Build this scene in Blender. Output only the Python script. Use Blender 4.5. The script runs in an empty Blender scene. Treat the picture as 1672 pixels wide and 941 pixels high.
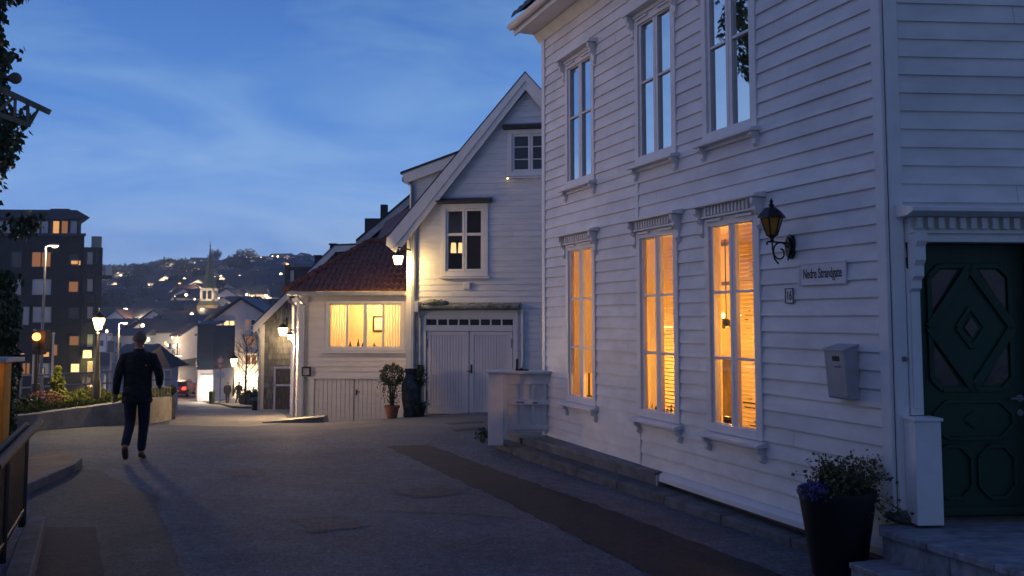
import bpy, bmesh, math, random
import numpy as np
from mathutils import Vector, Matrix, noise

random.seed(7)
V = Vector
R = math.radians
scene = bpy.context.scene
COL = scene.collection

# ------------------------------------------------------------------ camera
FPX, TT, HOR, CH = 1500.0, 0.075, 520.0, 1.925      # focal (px of a 1672 wide frame), tan(pitch), horizon row, eye height
TH = math.atan(TT)
CY = HOR - FPX * TT
_F = V((0, math.cos(TH), math.sin(TH)))
_U = V((0, -math.sin(TH), math.cos(TH)))
_R = V((1, 0, 0))
CAM = V((0, 0, CH))


def ray(px, py):
    return _F + _R * ((px - 836) / FPX) + _U * ((CY - py) / FPX)


def P(px, py, Y):
    """world point seen at a photo pixel, at distance Y in front of the camera"""
    d = ray(px, py)
    return CAM + d * (Y / d.y)


def PZ(px, py, z):
    d = ray(px, py)
    return CAM + d * ((z - CH) / d.z)


cd = bpy.data.cameras.new('camera')
cam = bpy.data.objects.new('camera', cd)
COL.objects.link(cam)
cam.location = CAM
cam.rotation_euler = (math.pi / 2 + TH, 0, 0)
cd.sensor_width = 36
cd.lens = 36 * FPX / 1672
cd.shift_y = (CY - 470.5) / 1672
cd.clip_start = 0.1
cd.clip_end = 6000
cd.dof.use_dof = True
cd.dof.focus_distance = 10.5
cd.dof.aperture_fstop = 4.5
scene.camera = cam


# ------------------------------------------------------------------ materials
def mat(name, col, rough=0.7, var=0.0, scale=3.0, stretch=(1, 1, 1), bump=0.0, bscale=30.0, metal=0.0,
        spec=0.4, island=0.0, emit=None, estr=0.0, col2=None, sharp=(0.35, 0.65), detail=5, bdist=0.01):
    m = bpy.data.materials.new(name)
    m.use_nodes = True
    nt = m.node_tree
    N, L = nt.nodes, nt.links
    b = N['Principled BSDF']
    b.inputs['Roughness'].default_value = rough
    b.inputs['Metallic'].default_value = metal
    b.inputs['Specular IOR Level'].default_value = spec
    b.inputs['Base Color'].default_value = (*col, 1)
    if emit:
        b.inputs['Emission Color'].default_value = (*emit, 1)
        b.inputs['Emission Strength'].default_value = estr
    tc = mp = None
    if var or bump or col2:
        tc = N.new('ShaderNodeTexCoord')
        mp = N.new('ShaderNodeMapping')
        mp.inputs['Scale'].default_value = stretch
        L.new(tc.outputs['Object'], mp.inputs['Vector'])
    if var or col2 or island:
        last = None
        if var or col2:
            nz = N.new('ShaderNodeTexNoise')
            nz.inputs['Scale'].default_value = scale
            nz.inputs['Detail'].default_value = detail
            nz.inputs['Roughness'].default_value = 0.65
            L.new(mp.outputs[0], nz.inputs['Vector'])
            rp = N.new('ShaderNodeValToRGB')
            rp.color_ramp.elements[0].position = sharp[0]
            rp.color_ramp.elements[1].position = sharp[1]
            c0 = col2 if col2 else tuple(c * (1 - var) for c in col)
            c1 = col if col2 else tuple(min(1, c * (1 + var)) for c in col)
            rp.color_ramp.elements[0].color = (*c0, 1)
            rp.color_ramp.elements[1].color = (*c1, 1)
            L.new(nz.outputs['Fac'], rp.inputs['Fac'])
            last = rp.outputs['Color']
        if island:
            g = N.new('ShaderNodeNewGeometry')
            mr = N.new('ShaderNodeMapRange')
            mr.inputs['To Min'].default_value = 1 - island
            mr.inputs['To Max'].default_value = 1 + island
            L.new(g.outputs['Random Per Island'], mr.inputs['Value'])
            mx = N.new('ShaderNodeMix')
            mx.data_type = 'RGBA'
            mx.blend_type = 'MULTIPLY'
            mx.inputs[0].default_value = 1
            if last:
                L.new(last, mx.inputs[6])
            else:
                mx.inputs[6].default_value = (*col, 1)
            L.new(mr.outputs[0], mx.inputs[7])
            last = mx.outputs[2]
        L.new(last, b.inputs['Base Color'])
    if bump:
        n2 = N.new('ShaderNodeTexNoise')
        n2.inputs['Scale'].default_value = bscale
        n2.inputs['Detail'].default_value = 4
        L.new(mp.outputs[0], n2.inputs['Vector'])
        bp = N.new('ShaderNodeBump')
        bp.inputs['Strength'].default_value = bump
        bp.inputs['Distance'].default_value = bdist
        L.new(n2.outputs['Fac'], bp.inputs['Height'])
        L.new(bp.outputs[0], b.inputs['Normal'])
    return m


def emat(name, col, s):
    m = bpy.data.materials.new(name)
    m.use_nodes = True
    N, L = m.node_tree.nodes, m.node_tree.links
    N.remove(N['Principled BSDF'])
    e = N.new('ShaderNodeEmission')
    e.inputs[0].default_value = (*col, 1)
    e.inputs[1].default_value = s
    L.new(e.outputs[0], N['Material Output'].inputs[0])
    return m


def glassmat(name, tint=(1, 1, 1), base=0.08, gain=1.0, wav=0.0):
    """thin pane: see-through with a fresnel reflection"""
    m = bpy.data.materials.new(name)
    m.use_nodes = True
    N, L = m.node_tree.nodes, m.node_tree.links
    N.remove(N['Principled BSDF'])
    t = N.new('ShaderNodeBsdfTransparent')
    t.inputs[0].default_value = (*tint, 1)
    g = N.new('ShaderNodeBsdfGlossy')
    g.inputs['Roughness'].default_value = 0.015
    lw = N.new('ShaderNodeLayerWeight')
    lw.inputs[0].default_value = 0.35
    mt = N.new('ShaderNodeMath')
    mt.operation = 'MULTIPLY_ADD'
    mt.use_clamp = True
    mt.inputs[1].default_value = gain
    mt.inputs[2].default_value = base
    L.new(lw.outputs['Fresnel'], mt.inputs[0])
    mx = N.new('ShaderNodeMixShader')
    L.new(mt.outputs[0], mx.inputs[0])
    L.new(t.outputs[0], mx.inputs[1])
    L.new(g.outputs[0], mx.inputs[2])
    if wav:
        tc = N.new('ShaderNodeTexCoord')
        nz = N.new('ShaderNodeTexNoise')
        nz.inputs['Scale'].default_value = 2.5
        L.new(tc.outputs['Object'], nz.inputs['Vector'])
        bp = N.new('ShaderNodeBump')
        bp.inputs['Strength'].default_value = wav
        bp.inputs['Distance'].default_value = 0.02
        L.new(nz.outputs['Fac'], bp.inputs['Height'])
        L.new(bp.outputs[0], g.inputs['Normal'])
    L.new(mx.outputs[0], N['Material Output'].inputs[0])
    return m


def clothmat(name, col, trans=0.5, rough=0.9):
    m = bpy.data.materials.new(name)
    m.use_nodes = True
    N, L = m.node_tree.nodes, m.node_tree.links
    N.remove(N['Principled BSDF'])
    d = N.new('ShaderNodeBsdfDiffuse')
    t = N.new('ShaderNodeBsdfTranslucent')
    tc = N.new('ShaderNodeTexCoord')
    mp = N.new('ShaderNodeMapping')
    mp.inputs['Scale'].default_value = (1, 1, 0.25)
    nz = N.new('ShaderNodeTexNoise')
    nz.inputs['Scale'].default_value = 14
    rp = N.new('ShaderNodeValToRGB')
    rp.color_ramp.elements[0].color = (*[c * 0.8 for c in col], 1)
    rp.color_ramp.elements[1].color = (*col, 1)
    L.new(tc.outputs['Object'], mp.inputs[0])
    L.new(mp.outputs[0], nz.inputs['Vector'])
    L.new(nz.outputs['Fac'], rp.inputs[0])
    L.new(rp.outputs[0], d.inputs[0])
    L.new(rp.outputs[0], t.inputs[0])
    mx = N.new('ShaderNodeMixShader')
    mx.inputs[0].default_value = trans
    L.new(d.outputs[0], mx.inputs[1])
    L.new(t.outputs[0], mx.inputs[2])
    L.new(mx.outputs[0], N['Material Output'].inputs[0])
    return m


M = {}
M['siding'] = mat('white_siding', (.74, .72, .71), .5, .11, 1.7, (1, 1, 2.2), .14, 60, island=.05, bdist=.004)
M['trim'] = mat('white_trim', (.76, .745, .74), .45, .06, 4, (1, 1, 1), .1, 50, bdist=.003)
M['sidingfar'] = mat('white_siding_far', (.70, .70, .72), .55, .09, 1.6, (1, 1, 5), .1, 50, island=.04, bdist=.004)
M['pink'] = mat('cream_siding', (.74, .68, .68), .55, .06, 2, (1, 1, 4), island=.03)
M['garage'] = mat('white_garage_boards', (.74, .69, .71), .5, .05, 3, (1, 1, .3))
M['asphalt'] = None
M['slate'] = mat('slate_stone', (.11, .125, .15), .5, .3, 5, (1, 1, 1), .4, 25, island=.18)
M['granite'] = mat('granite_step', (.24, .25, .28), .5, .35, 6, (1, 2, 1), .35, 40, island=.1)
M['concrete'] = mat('concrete_wall', (.30, .29, .27), .85, .3, 1.8, (1, 1, 1.5), .5, 18, col2=(.16, .16, .15))
M['kerbstone'] = mat('kerb_stone', (.115, .115, .122), .8, .35, 5, (1, 1, 1), .6, 30, island=.15)
M['black'] = mat('black_iron', (.012, .013, .016), .45, .2, 20, bump=.15, bscale=80)
M['blackplastic'] = mat('black_plastic_pot', (.008, .008, .011), .5, .25, 6)
M['green'] = mat('dark_green_paint', (.006, .036, .019), .5, .2, 5, (1, 1, .4), .1, 60, spec=.45)
M['darkglass'] = glassmat('window_glass_dark', (.75, .8, .85), .05, .55, .05)
M['skyglass'] = glassmat('window_glass_reflecting', (.55, .6, .65), .52, 1.3, .035)
M['litglass'] = glassmat('window_glass_lit', (.97, .96, .93), .008, .08, .05)
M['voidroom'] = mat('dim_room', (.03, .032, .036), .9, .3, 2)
M['room'] = mat('warm_plaster_room', (.75, .6, .42), .9, .12, 1.3)
M['curtain'] = clothmat('sheer_curtain', (.85, .74, .55), .55)
M['sheer'] = clothmat('pale_sheer_curtain', (.95, .90, .78), .7)
M['blind'] = clothmat('slatted_blind', (.85, .72, .5), .5)
M['rooftile'] = mat('red_clay_tile', (.085, .034, .03), .65, .35, 7, (1, 1, 1), .3, 30, island=.25)
M['darktile'] = mat('dark_roof_tile', (.03, .032, .04), .55, .35, 5, (1, 1, 1), .3, 30)
M['zinc'] = mat('zinc_gutter', (.38, .40, .43), .4, .15, 4, metal=.3)
M['steel'] = mat('galvanised_steel', (.22, .23, .25), .45, .2, 5, metal=.4)
M['shingle'] = mat('grey_wood_shingle', (.15, .15, .155), .85, .3, 6, (1, 1, .4), .3, 40, island=.28)
M['terracotta'] = mat('terracotta', (.36, .13, .06), .8, .2, 9, bump=.2, bscale=40)
M['palewood'] = mat('pale_weathered_wood', (.25, .20, .15), .8, .35, 8, (1, 1, .2), .3, 40)
M['wood'] = mat('weathered_wood', (.13, .10, .075), .8, .35, 8, (1, 1, .2), .4, 40)
M['leaf'] = mat('leaf_green', (.035, .06, .018), .6, island=.6)
M['ivy'] = mat('ivy_leaf', (.035, .062, .02), .6, island=.55)
M['leafolive'] = mat('leaf_olive', (.085, .09, .03), .65, island=.6)
M['garden'] = mat('garden_leaf', (.15, .17, .035), .65, island=.5)
M['flower'] = mat('lavender_flower', (.13, .11, .38), .7, island=.4)
M['pinkbush'] = mat('reddish_bush', (.22, .10, .09), .7, island=.5)
M['stem'] = mat('stem_bark', (.05, .042, .03), .85, .3, 20)
M['stone'] = mat('boulder_stone', (.10, .10, .095), .85, .4, 9, bump=.8, bscale=22, bdist=.02)
M['brickwalk'] = mat('red_brick_paving', (.13, .075, .062), .75, .3, 3, (1, 1, 1), .6, 24, island=.2)
M['grass'] = mat('lawn_grass', (.10, .12, .018), .9, island=.5)
M['soil'] = mat('lawn_soil', (.07, .085, .018), .95, .35, 2.5)
M['orange'] = mat('orange_paint', (.68, .24, .015), .5, .12, 4)
M['navy'] = mat('navy_cladding', (.022, .034, .065), .6, .25, 1.2, (1, 1, 3))
M['lavwall'] = mat('pale_render', (.55, .52, .56), .8, .12, .5)
M['brick'] = mat('dark_brick', (.015, .017, .022), .85, .35, 1.2, (1, 1, 3), island=.1)
M['brickpale'] = mat('grey_render_panel', (.04, .044, .055), .8, .25, 1)
M['redwall'] = mat('dark_red_timber', (.10, .03, .028), .8, .3, .4)
M['pane_blue'] = mat('blue_window_pane', (.30, .38, .46), .12, .3, .15, spec=.8)
M['pane_dark'] = mat('dark_window_pane', (.02, .022, .026), .12, .3, .2, spec=.6)
M['blindpane'] = mat('window_with_white_blind', (.42, .45, .5), .4, .1, .6)
M['lit1'] = emat('lit_room_orange', (1, .47, .15), .85)
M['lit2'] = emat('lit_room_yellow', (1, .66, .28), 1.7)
M['lit3'] = emat('lit_shop_white', (1, .84, .60), 1.7)
M['litdim'] = emat('lit_room_dim', (1, .42, .18), .28)
M['lamp'] = emat('lamp_glass_warm', (1, .70, .34), 10)
M['lampy'] = emat('lamp_glass_yellow', (1, .72, .28), 12)
M['lampfar'] = emat('far_lamp_glow', (1, .72, .42), 9)
M['signal'] = emat('signal_amber', (1, .22, .03), 14)
M['tail'] = emat('tail_light_red', (1, .03, .02), 7)
M['candle'] = emat('small_bulb', (1, .62, .25), 7)
M['amberglass'] = mat('amber_lantern_glass', (.30, .15, .02), .15, .3, 14, emit=(1, .5, .08), estr=.006)
M['spireroof'] = mat('green_copper_spire', (.085, .105, .075), .7, .25, .4)
M['towerstone'] = mat('tower_stone', (.24, .17, .10), .9, .35, .8)
M['townwhite'] = mat('town_house_wall', (.85, .86, .88), .8, .3, .08)
M['townblue'] = mat('town_house_grey_wall', (.26, .31, .40), .8, .3, .08)
M['townroof'] = mat('town_house_roof', (.028, .034, .048), .8, .3, .1)
M['townroofr'] = mat('town_house_red_roof', (.05, .034, .04), .8, .3, .1)
M['forest'] = mat('far_forest', (.016, .024, .022), .9, island=.5)
M['jacket'] = mat('black_jacket', (.009, .009, .011), .8, .3, 9, (1, 1, 1.6), bump=.9, bscale=9, bdist=.05)
M['jeans'] = mat('dark_jeans', (.010, .014, .032), .9, .3, 12, (1, 1, 1.5), bump=.8, bscale=12, bdist=.03)
M['skin'] = mat('skin', (.30, .17, .115), .6, .12, 12)
M['hair'] = mat('grey_brown_hair', (.17, .125, .10), .8, .3, 40)
M['shoe'] = mat('brown_shoe', (.10, .055, .025), .6, .3, 20)
M['sole'] = mat('shoe_sole', (.16, .13, .09), .7, .2, 20)
M['carred'] = mat('red_car_paint', (.10, .012, .014), .3, .1, 1)
M['rubber'] = mat('tyre_rubber', (.01, .01, .01), .8, .2, 10)
M['signwhite'] = mat('white_enamel', (.66, .64, .68), .35, .08, 6)
M['signblack'] = mat('black_lettering', (.012, .012, .015), .5, .1, 20)
M['signorange'] = mat('orange_road_sign', (.70, .25, .10), .4, .1, 6)
M['moss'] = mat('mossy_gutter', (.30, .31, .28), .85, .4, 8, (1, 1, 1), .6, 30, col2=(.06, .07, .045))
M['greypl'] = mat('grey_mailbox_paint', (.40, .40, .42), .4, .08, 6)
M['vase'] = mat('dark_glazed_clay', (.035, .04, .05), .25, .4, 7, spec=.6)
M['plate'] = mat('number_plate', (.6, .6, .6), .4, .1, 30)


# ------------------------------------------------------------------ mesh building
class Fr:
    """a wall frame: s along the wall, n outwards, z up"""
    def __init__(s, o, u, n=None, dep=None):
        s.o = V((o[0], o[1], 0))
        s.u = V((u[0], u[1], 0)).normalized()
        s.n = V((s.u.y, -s.u.x, 0)) if n is None else V((n[0], n[1], 0)).normalized()
        s.d = s.n if dep is None else V((dep[0], dep[1], 0)).normalized()

    def p(s, a, b, z):
        return s.o + s.u * a + (s.n if b >= 0 else s.d) * b + V((0, 0, z))

    def sz(s, px, py, off=0.0):
        d = ray(px, py)
        o = s.o + s.n * off
        t = (o - CAM).dot(s.n) / d.dot(s.n)
        q = CAM + d * t
        return (q - s.o).dot(s.u), q.z


class MB:
    def __init__(s):
        s.v, s.f = [], []

    def poly(s, pts):
        i = len(s.v)
        s.v += [V(p) for p in pts]
        s.f.append(list(range(i, i + len(pts))))
        return s

    def hexa(s, b, t):
        i = len(s.v)
        s.v += [V(p) for p in b] + [V(p) for p in t]
        s.f += [[i + 3, i + 2, i + 1, i], [i + 4, i + 5, i + 6, i + 7]]
        for k in range(4):
            j = (k + 1) % 4
            s.f.append([i + k, i + j, i + 4 + j, i + 4 + k])
        return s

    def fbox(s, fr, s0, s1, n0, n1, z0, z1):
        return s.hexa([fr.p(s0, n0, z0), fr.p(s1, n0, z0), fr.p(s1, n1, z0), fr.p(s0, n1, z0)],
                      [fr.p(s0, n0, z1), fr.p(s1, n0, z1), fr.p(s1, n1, z1), fr.p(s0, n1, z1)])

    def box(s, x0, x1, y0, y1, z0, z1):
        return s.hexa([(x0, y0, z0), (x1, y0, z0), (x1, y1, z0), (x0, y1, z0)],
                      [(x0, y0, z1), (x1, y0, z1), (x1, y1, z1), (x0, y1, z1)])

    def prism(s, pts, vec):
        vec = V(vec)
        i = len(s.v)
        n = len(pts)
        s.v += [V(p) for p in pts] + [V(p) + vec for p in pts]
        s.f += [list(range(i + n - 1, i - 1, -1)), list(range(i + n, i + 2 * n))]
        for k in range(n):
            j = (k + 1) % n
            s.f.append([i + k, i + j, i + n + j, i + n + k])
        return s

    def beam(s, a, b, w, h, up=(0, 0, 1)):
        a, b = V(a), V(b)
        d = (b - a).normalized()
        x = d.cross(V(up))
        if x.length < 1e-4:
            x = d.cross(V((1, 0, 0)))
        x.normalize()
        y = x.cross(d)
        c = lambda p: [p - x * w / 2 - y * h / 2, p + x * w / 2 - y * h / 2, p + x * w / 2 + y * h / 2, p - x * w / 2 + y * h / 2]
        return s.hexa(c(a), c(b))

    def tube(s, pts, r, n=8):
        pts = [V(p) for p in pts]
        rr = r if isinstance(r, (list, tuple)) else [r] * len(pts)
        i0 = len(s.v)
        prev = None
        for k, p in enumerate(pts):
            d = (pts[min(k + 1, len(pts) - 1)] - pts[max(k - 1, 0)]).normalized()
            x = d.cross(V((0, 0, 1))) if prev is None else prev - d * prev.dot(d)
            if x.length < 1e-4:
                x = d.cross(V((1, 0, 0)))
            x.normalize()
            prev = x
            y = d.cross(x)
            for q in range(n):
                a = 2 * math.pi * q / n
                s.v.append(p + (x * math.cos(a) + y * math.sin(a)) * rr[k])
        for k in range(len(pts) - 1):
            for q in range(n):
                q2 = (q + 1) % n
                s.f.append([i0 + k * n + q, i0 + k * n + q2, i0 + (k + 1) * n + q2, i0 + (k + 1) * n + q])
        s.f.append([i0 + q for q in range(n - 1, -1, -1)])
        e = i0 + (len(pts) - 1) * n
        s.f.append([e + q for q in range(n)])
        return s

    def lathe(s, prof, c, n=24, sx=1.0, sy=1.0):
        c = V(c)
        i0 = len(s.v)
        for r, z in prof:
            for q in range(n):
                a = 2 * math.pi * q / n
                s.v.append(c + V((r * math.cos(a) * sx, r * math.sin(a) * sy, z)))
        for k in range(len(prof) - 1):
            for q in range(n):
                q2 = (q + 1) % n
                s.f.append([i0 + k * n + q, i0 + k * n + q2, i0 + (k + 1) * n + q2, i0 + (k + 1) * n + q])
        s.f.append([i0 + q for q in range(n - 1, -1, -1)])
        e = i0 + (len(prof) - 1) * n
        s.f.append([e + q for q in range(n)])
        return s

    def ball(s, c, r, n=12, sz=1.0):
        prof = [(max(1e-4, r * math.sin(math.pi * k / (n // 2 + 1))), -r * sz * math.cos(math.pi * k / (n // 2 + 1))) for k in range(n // 2 + 2)]
        return s.lathe(prof, c, n)

    def leaf(s, c, size, d=None):
        a = V((random.gauss(0, 1), random.gauss(0, 1), random.gauss(0, 1))).normalized() if d is None else V(d).normalized()
        b = a.cross(V((random.gauss(0, 1), random.gauss(0, 1), random.gauss(0, 1)))).normalized()
        k = a.cross(b)
        w = size * random.uniform(.28, .4)
        c = V(c)
        i = len(s.v)
        s.v += [c, c + a * size * .45 + b * w + k * size * .08, c + a * size, c + a * size * .45 - b * w + k * size * .08]
        s.f += [[i, i + 1, i + 2], [i, i + 2, i + 3]]
        return s

    def build(s, name, m, parent=None, smooth=False, bevel=0.0, loc=None, fix=True):
        base = V((0, 0, 0))
        if parent is not None:
            q = parent
            while q is not None:
                base += q.location
                q = q.parent
        elif loc is not None:
            base = V(loc)
        else:
            lo = V([min(p[k] for p in s.v) for k in range(3)])
            hi = V([max(p[k] for p in s.v) for k in range(3)])
            base = V(((lo.x + hi.x) / 2, (lo.y + hi.y) / 2, lo.z))
        me = bpy.data.meshes.new(name)
        me.from_pydata([tuple(p - base) for p in s.v], [], s.f)
        if fix and len(s.f) < 60000:
            bm = bmesh.new()
            bm.from_mesh(me)
            bmesh.ops.recalc_face_normals(bm, faces=bm.faces)
            bm.to_mesh(me)
            bm.free()
        if smooth:
            for p in me.polygons:
                p.use_smooth = True
            if smooth != 'all':
                me.set_sharp_from_angle(angle=R(40))
        me.materials.append(m)
        o = bpy.data.objects.new(name, me)
        COL.objects.link(o)
        if parent is not None:
            o.parent = parent
        else:
            o.location = base
        if bevel:
            bv = o.modifiers.new('bevel', 'BEVEL')
            bv.width = bevel
            bv.segments = 2
            bv.limit_method = 'ANGLE'
        return o


def tag(o, label=None, cat=None, group=None, kind=None):
    if label:
        o['label'] = label
    if cat:
        o['category'] = cat
    if group:
        o['group'] = group
    if kind:
        o['kind'] = kind
    return o


def thing(name, loc, label, cat, group=None):
    o = bpy.data.objects.new(name, None)
    o.empty_display_size = .2
    COL.objects.link(o)
    o.location = V(loc)
    return tag(o, label, cat, group)


def copy_tree(o, parent=None):
    c = o.copy()
    COL.objects.link(c)
    c.parent = parent
    for ch in list(o.children):
        copy_tree(ch, c)
    return c


def light(loc, w, col, r=.06, name='lamp_light'):
    l = bpy.data.lights.new(name, 'POINT')
    l.energy = w
    l.color = col
    l.shadow_soft_size = r
    o = bpy.data.objects.new(name, l)
    COL.objects.link(o)
    o.location = V(loc)
    return o


def text(body, name, fr, s, n, z, size, xs, m, parent):
    c = bpy.data.curves.new(name, 'FONT')
    c.body = body
    c.size = size
    c.extrude = .0012
    c.align_x = 'CENTER'
    c.align_y = 'CENTER'
    c.offset = size * .012
    c.materials.append(m)
    o = bpy.data.objects.new(name, c)
    COL.objects.link(o)
    base = V((0, 0, 0))
    q = parent
    while q is not None:
        base += q.location
        q = q.parent
    x = fr.n.cross(V((0, 0, 1))) * -1
    # reading direction seen from outside
    x = V((0, 0, 1)).cross(fr.n)
    mtx = Matrix.Identity(4)
    y, zc = V((0, 0, 1)), fr.n
    for i in range(3):
        mtx[i][0], mtx[i][1], mtx[i][2] = x[i] * xs, y[i], zc[i]
        mtx[i][3] = (fr.p(s, n, z) - base)[i]
    bpy.context.view_layer.update()
    me = bpy.data.meshes.new_from_object(o.evaluated_get(bpy.context.evaluated_depsgraph_get()))
    bpy.data.objects.remove(o)
    me.transform(mtx)
    o = bpy.data.objects.new(name, me)
    COL.objects.link(o)
    o.parent = parent
    return o


def siding(fr, z0, z1, pitch, lo, hi, openings=(), out=.02, mb=None, blen=(2.2, 4.2)):
    """weatherboards as real overlapping boards, cut round the openings (s0,s1,z0,z1)"""
    mb = mb or MB()
    lof = lo if callable(lo) else (lambda z: lo)
    hif = hi if callable(hi) else (lambda z: hi)
    z = z0
    while z < z1 - 1e-4:
        zt = min(z + pitch, z1)
        cuts = sorted({z, zt} | {c for o in openings for c in (o[2], o[3]) if z < c < zt})
        joints = []
        x = min(lof(z), lof(zt)) + random.uniform(.4, blen[1])
        while x < max(hif(z), hif(zt)):
            joints.append((x, random.uniform(-.0018, .0018)))
            x += random.uniform(*blen)
        for za, zb in zip(cuts, cuts[1:]):
            zm = (za + zb) / 2
            segs = [(None, None)]
            blk = sorted([(o[0], o[1]) for o in openings if o[2] < zm < o[3]])
            spans = []
            cur = None
            for b0, b1 in blk:
                spans.append((cur, b0))
                cur = b1
            spans.append((cur, None))
            for a, b in spans:
                a0, a1 = (lof(za), lof(zb)) if a is None else (a, a)
                b0, b1 = (hif(za), hif(zb)) if b is None else (b, b)
                if b0 - a0 < .004 and b1 - a1 < .004:
                    continue
                js = [j for j in joints if max(a0, a1) + .1 < j[0] < min(b0, b1) - .1]
                pts = [(a0, a1)] + [(j[0], j[0]) for j in js] + [(b0, b1)]
                jit = [random.uniform(-.0015, .0015)] + [j[1] for j in js]
                for k in range(len(pts) - 1):
                    p0, p1 = pts[k], pts[k + 1]
                    g = .003 if k < len(pts) - 2 else 0
                    na = out * (1 - (za - z) / pitch * .75) + jit[k]
                    nb = out * (1 - (zb - z) / pitch * .75) + jit[k]
                    mb.poly([fr.p(p0[0], na, za), fr.p(p1[0] - g, na, za), fr.p(p1[1] - g, nb, zb), fr.p(p0[1], nb, zb)])
                    if za == z:
                        nl = len(mb.v)
                        mb.v += [fr.p(p0[0], .0, za), fr.p(p1[0] - g, .0, za)]
                        mb.f.append([nl - 4, nl, nl + 1, nl - 3])
        z = zt
    return mb


def frame_rect(mb, fr, s0, s1, z0, z1, w, n0, n1, wt=None, wb=None):
    wt = w if wt is None else wt
    wb = w if wb is None else wb
    mb.fbox(fr, s0, s0 + w, n0, n1, z0, z1)
    mb.fbox(fr, s1 - w, s1, n0, n1, z0, z1)
    mb.fbox(fr, s0 + w, s1 - w, n0, n1, z1 - wt, z1)
    mb.fbox(fr, s0 + w, s1 - w, n0, n1, z0, z0 + wb)
    return mb


# ------------------------------------------------------------------ terrain
CTRL = []


def cp(x, y, z):
    CTRL.append((x, y, z))


for yy in (-8, -2, 3, 7, 10, 13):
    for xx in (-12, -7, -3, 1, 4, 9):
        if not (yy == 13 and abs(xx) > 8):
            cp(xx, yy, 0.0)


def cpp(px, py, Y):
    q = P(px, py, Y)
    cp(q.x, q.y, q.z)


for a in ((60, 703, 17), (280, 686, 23.2), (400, 697, 20.0), (480, 690, 22), (545, 689, 22.0), (620, 683, 22.4), (690, 680, 22.8),
          (770, 673, 23), (890, 671, 22.4), (890, 700, 15.5), (350, 660, 75), (385, 660, 74), (440, 671, 36), (420, 672, 40), (400, 667, 52), (340, 668, 52), (300, 672, 44), (300, 643, 88), (380, 653, 82), (250, 672, 40), (330, 676, 36),
          (157, 661, 34), (57, 665, 30), (20, 690, 19), (370, 665.5, 58), (290, 665.5, 58), (440, 665.5, 58), (370, 662, 67), (300, 662, 67), (440, 662, 67), (370, 670, 44), (300, 671, 44), (150, 660, 60), (0, 655, 70)):
    cpp(*a)
for xx, yy, zz in ((-45, 95, -7.2), (-25, 110, -7.4), (0, 100, -7), (40, 60, -3), (40, 30, -1), (20, 110, -7), (-80, 60, -5), (-80, 110, -7.5),
                   (60, 110, -7), (-40, 30, -1.2), (-30, 15, -.2), (30, 10, 0), (-30, -8, 0), (30, -8, 0)):
    cp(xx, yy, zz)
_c = np.array(CTRL)


def _k(d2):
    return np.where(d2 > 1e-9, d2 * np.log(np.maximum(d2, 1e-9)) * .5, 0)


_n = len(_c)
_A = np.zeros((_n + 3, _n + 3))
_d2 = ((_c[:, None, :2] - _c[None, :, :2]) ** 2).sum(-1)
_A[:_n, :_n] = _k(_d2) + np.eye(_n) * .12
_A[:_n, _n] = 1
_A[:_n, _n + 1:] = _c[:, :2]
_A[_n, :_n] = 1
_A[_n + 1:, :_n] = _c[:, :2].T
_w = np.linalg.solve(_A, np.concatenate([_c[:, 2], [0, 0, 0]]))


def Hn(X, Y):
    X, Y = np.asarray(X, float), np.asarray(Y, float)
    d2 = (X[..., None] - _c[:, 0]) ** 2 + (Y[..., None] - _c[:, 1]) ** 2
    z = _k(d2) @ _w[:_n] + _w[_n] + _w[_n + 1] * X + _w[_n + 2] * Y
    t = np.clip((12.5 - Y) / 2.5, 0, 1)          # the near street is level
    z = z * (1 - t)
    # drive dipping to the basement garage of the cream house
    dip = np.clip(1 - np.abs(X + 4.35) / 1.5, 0, 1)
    dip = np.minimum(1, dip * 3) * np.clip((Y - 22.15) / 1.3, 0, 1) * np.clip((28 - Y) / 3, 0, 1)
    z = z - .95 * dip
    f = np.clip((Y - 112) / 45, 0, 1)
    return z * (1 - f) + (-10) * f


def H(x, y):
    return float(Hn(x, y))


def grid(name, xs, ys, hf, m, **kw):
    XX, YY = np.meshgrid(xs, ys)
    ZZ = hf(XX, YY)
    nx, ny = len(xs), len(ys)
    me = bpy.data.meshes.new(name)
    vs = np.stack([XX, YY, ZZ], -1).reshape(-1, 3)
    fs = [[j * nx + i, j * nx + i + 1, (j + 1) * nx + i + 1, (j + 1) * nx + i] for j in range(ny - 1) for i in range(nx - 1)]
    me.from_pydata(vs.tolist(), [], fs)
    for p in me.polygons:
        p.use_smooth = True
    me.materials.append(m)
    o = bpy.data.objects.new(name, me)
    COL.objects.link(o)
    return tag(o, kind='structure', **kw)


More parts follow.
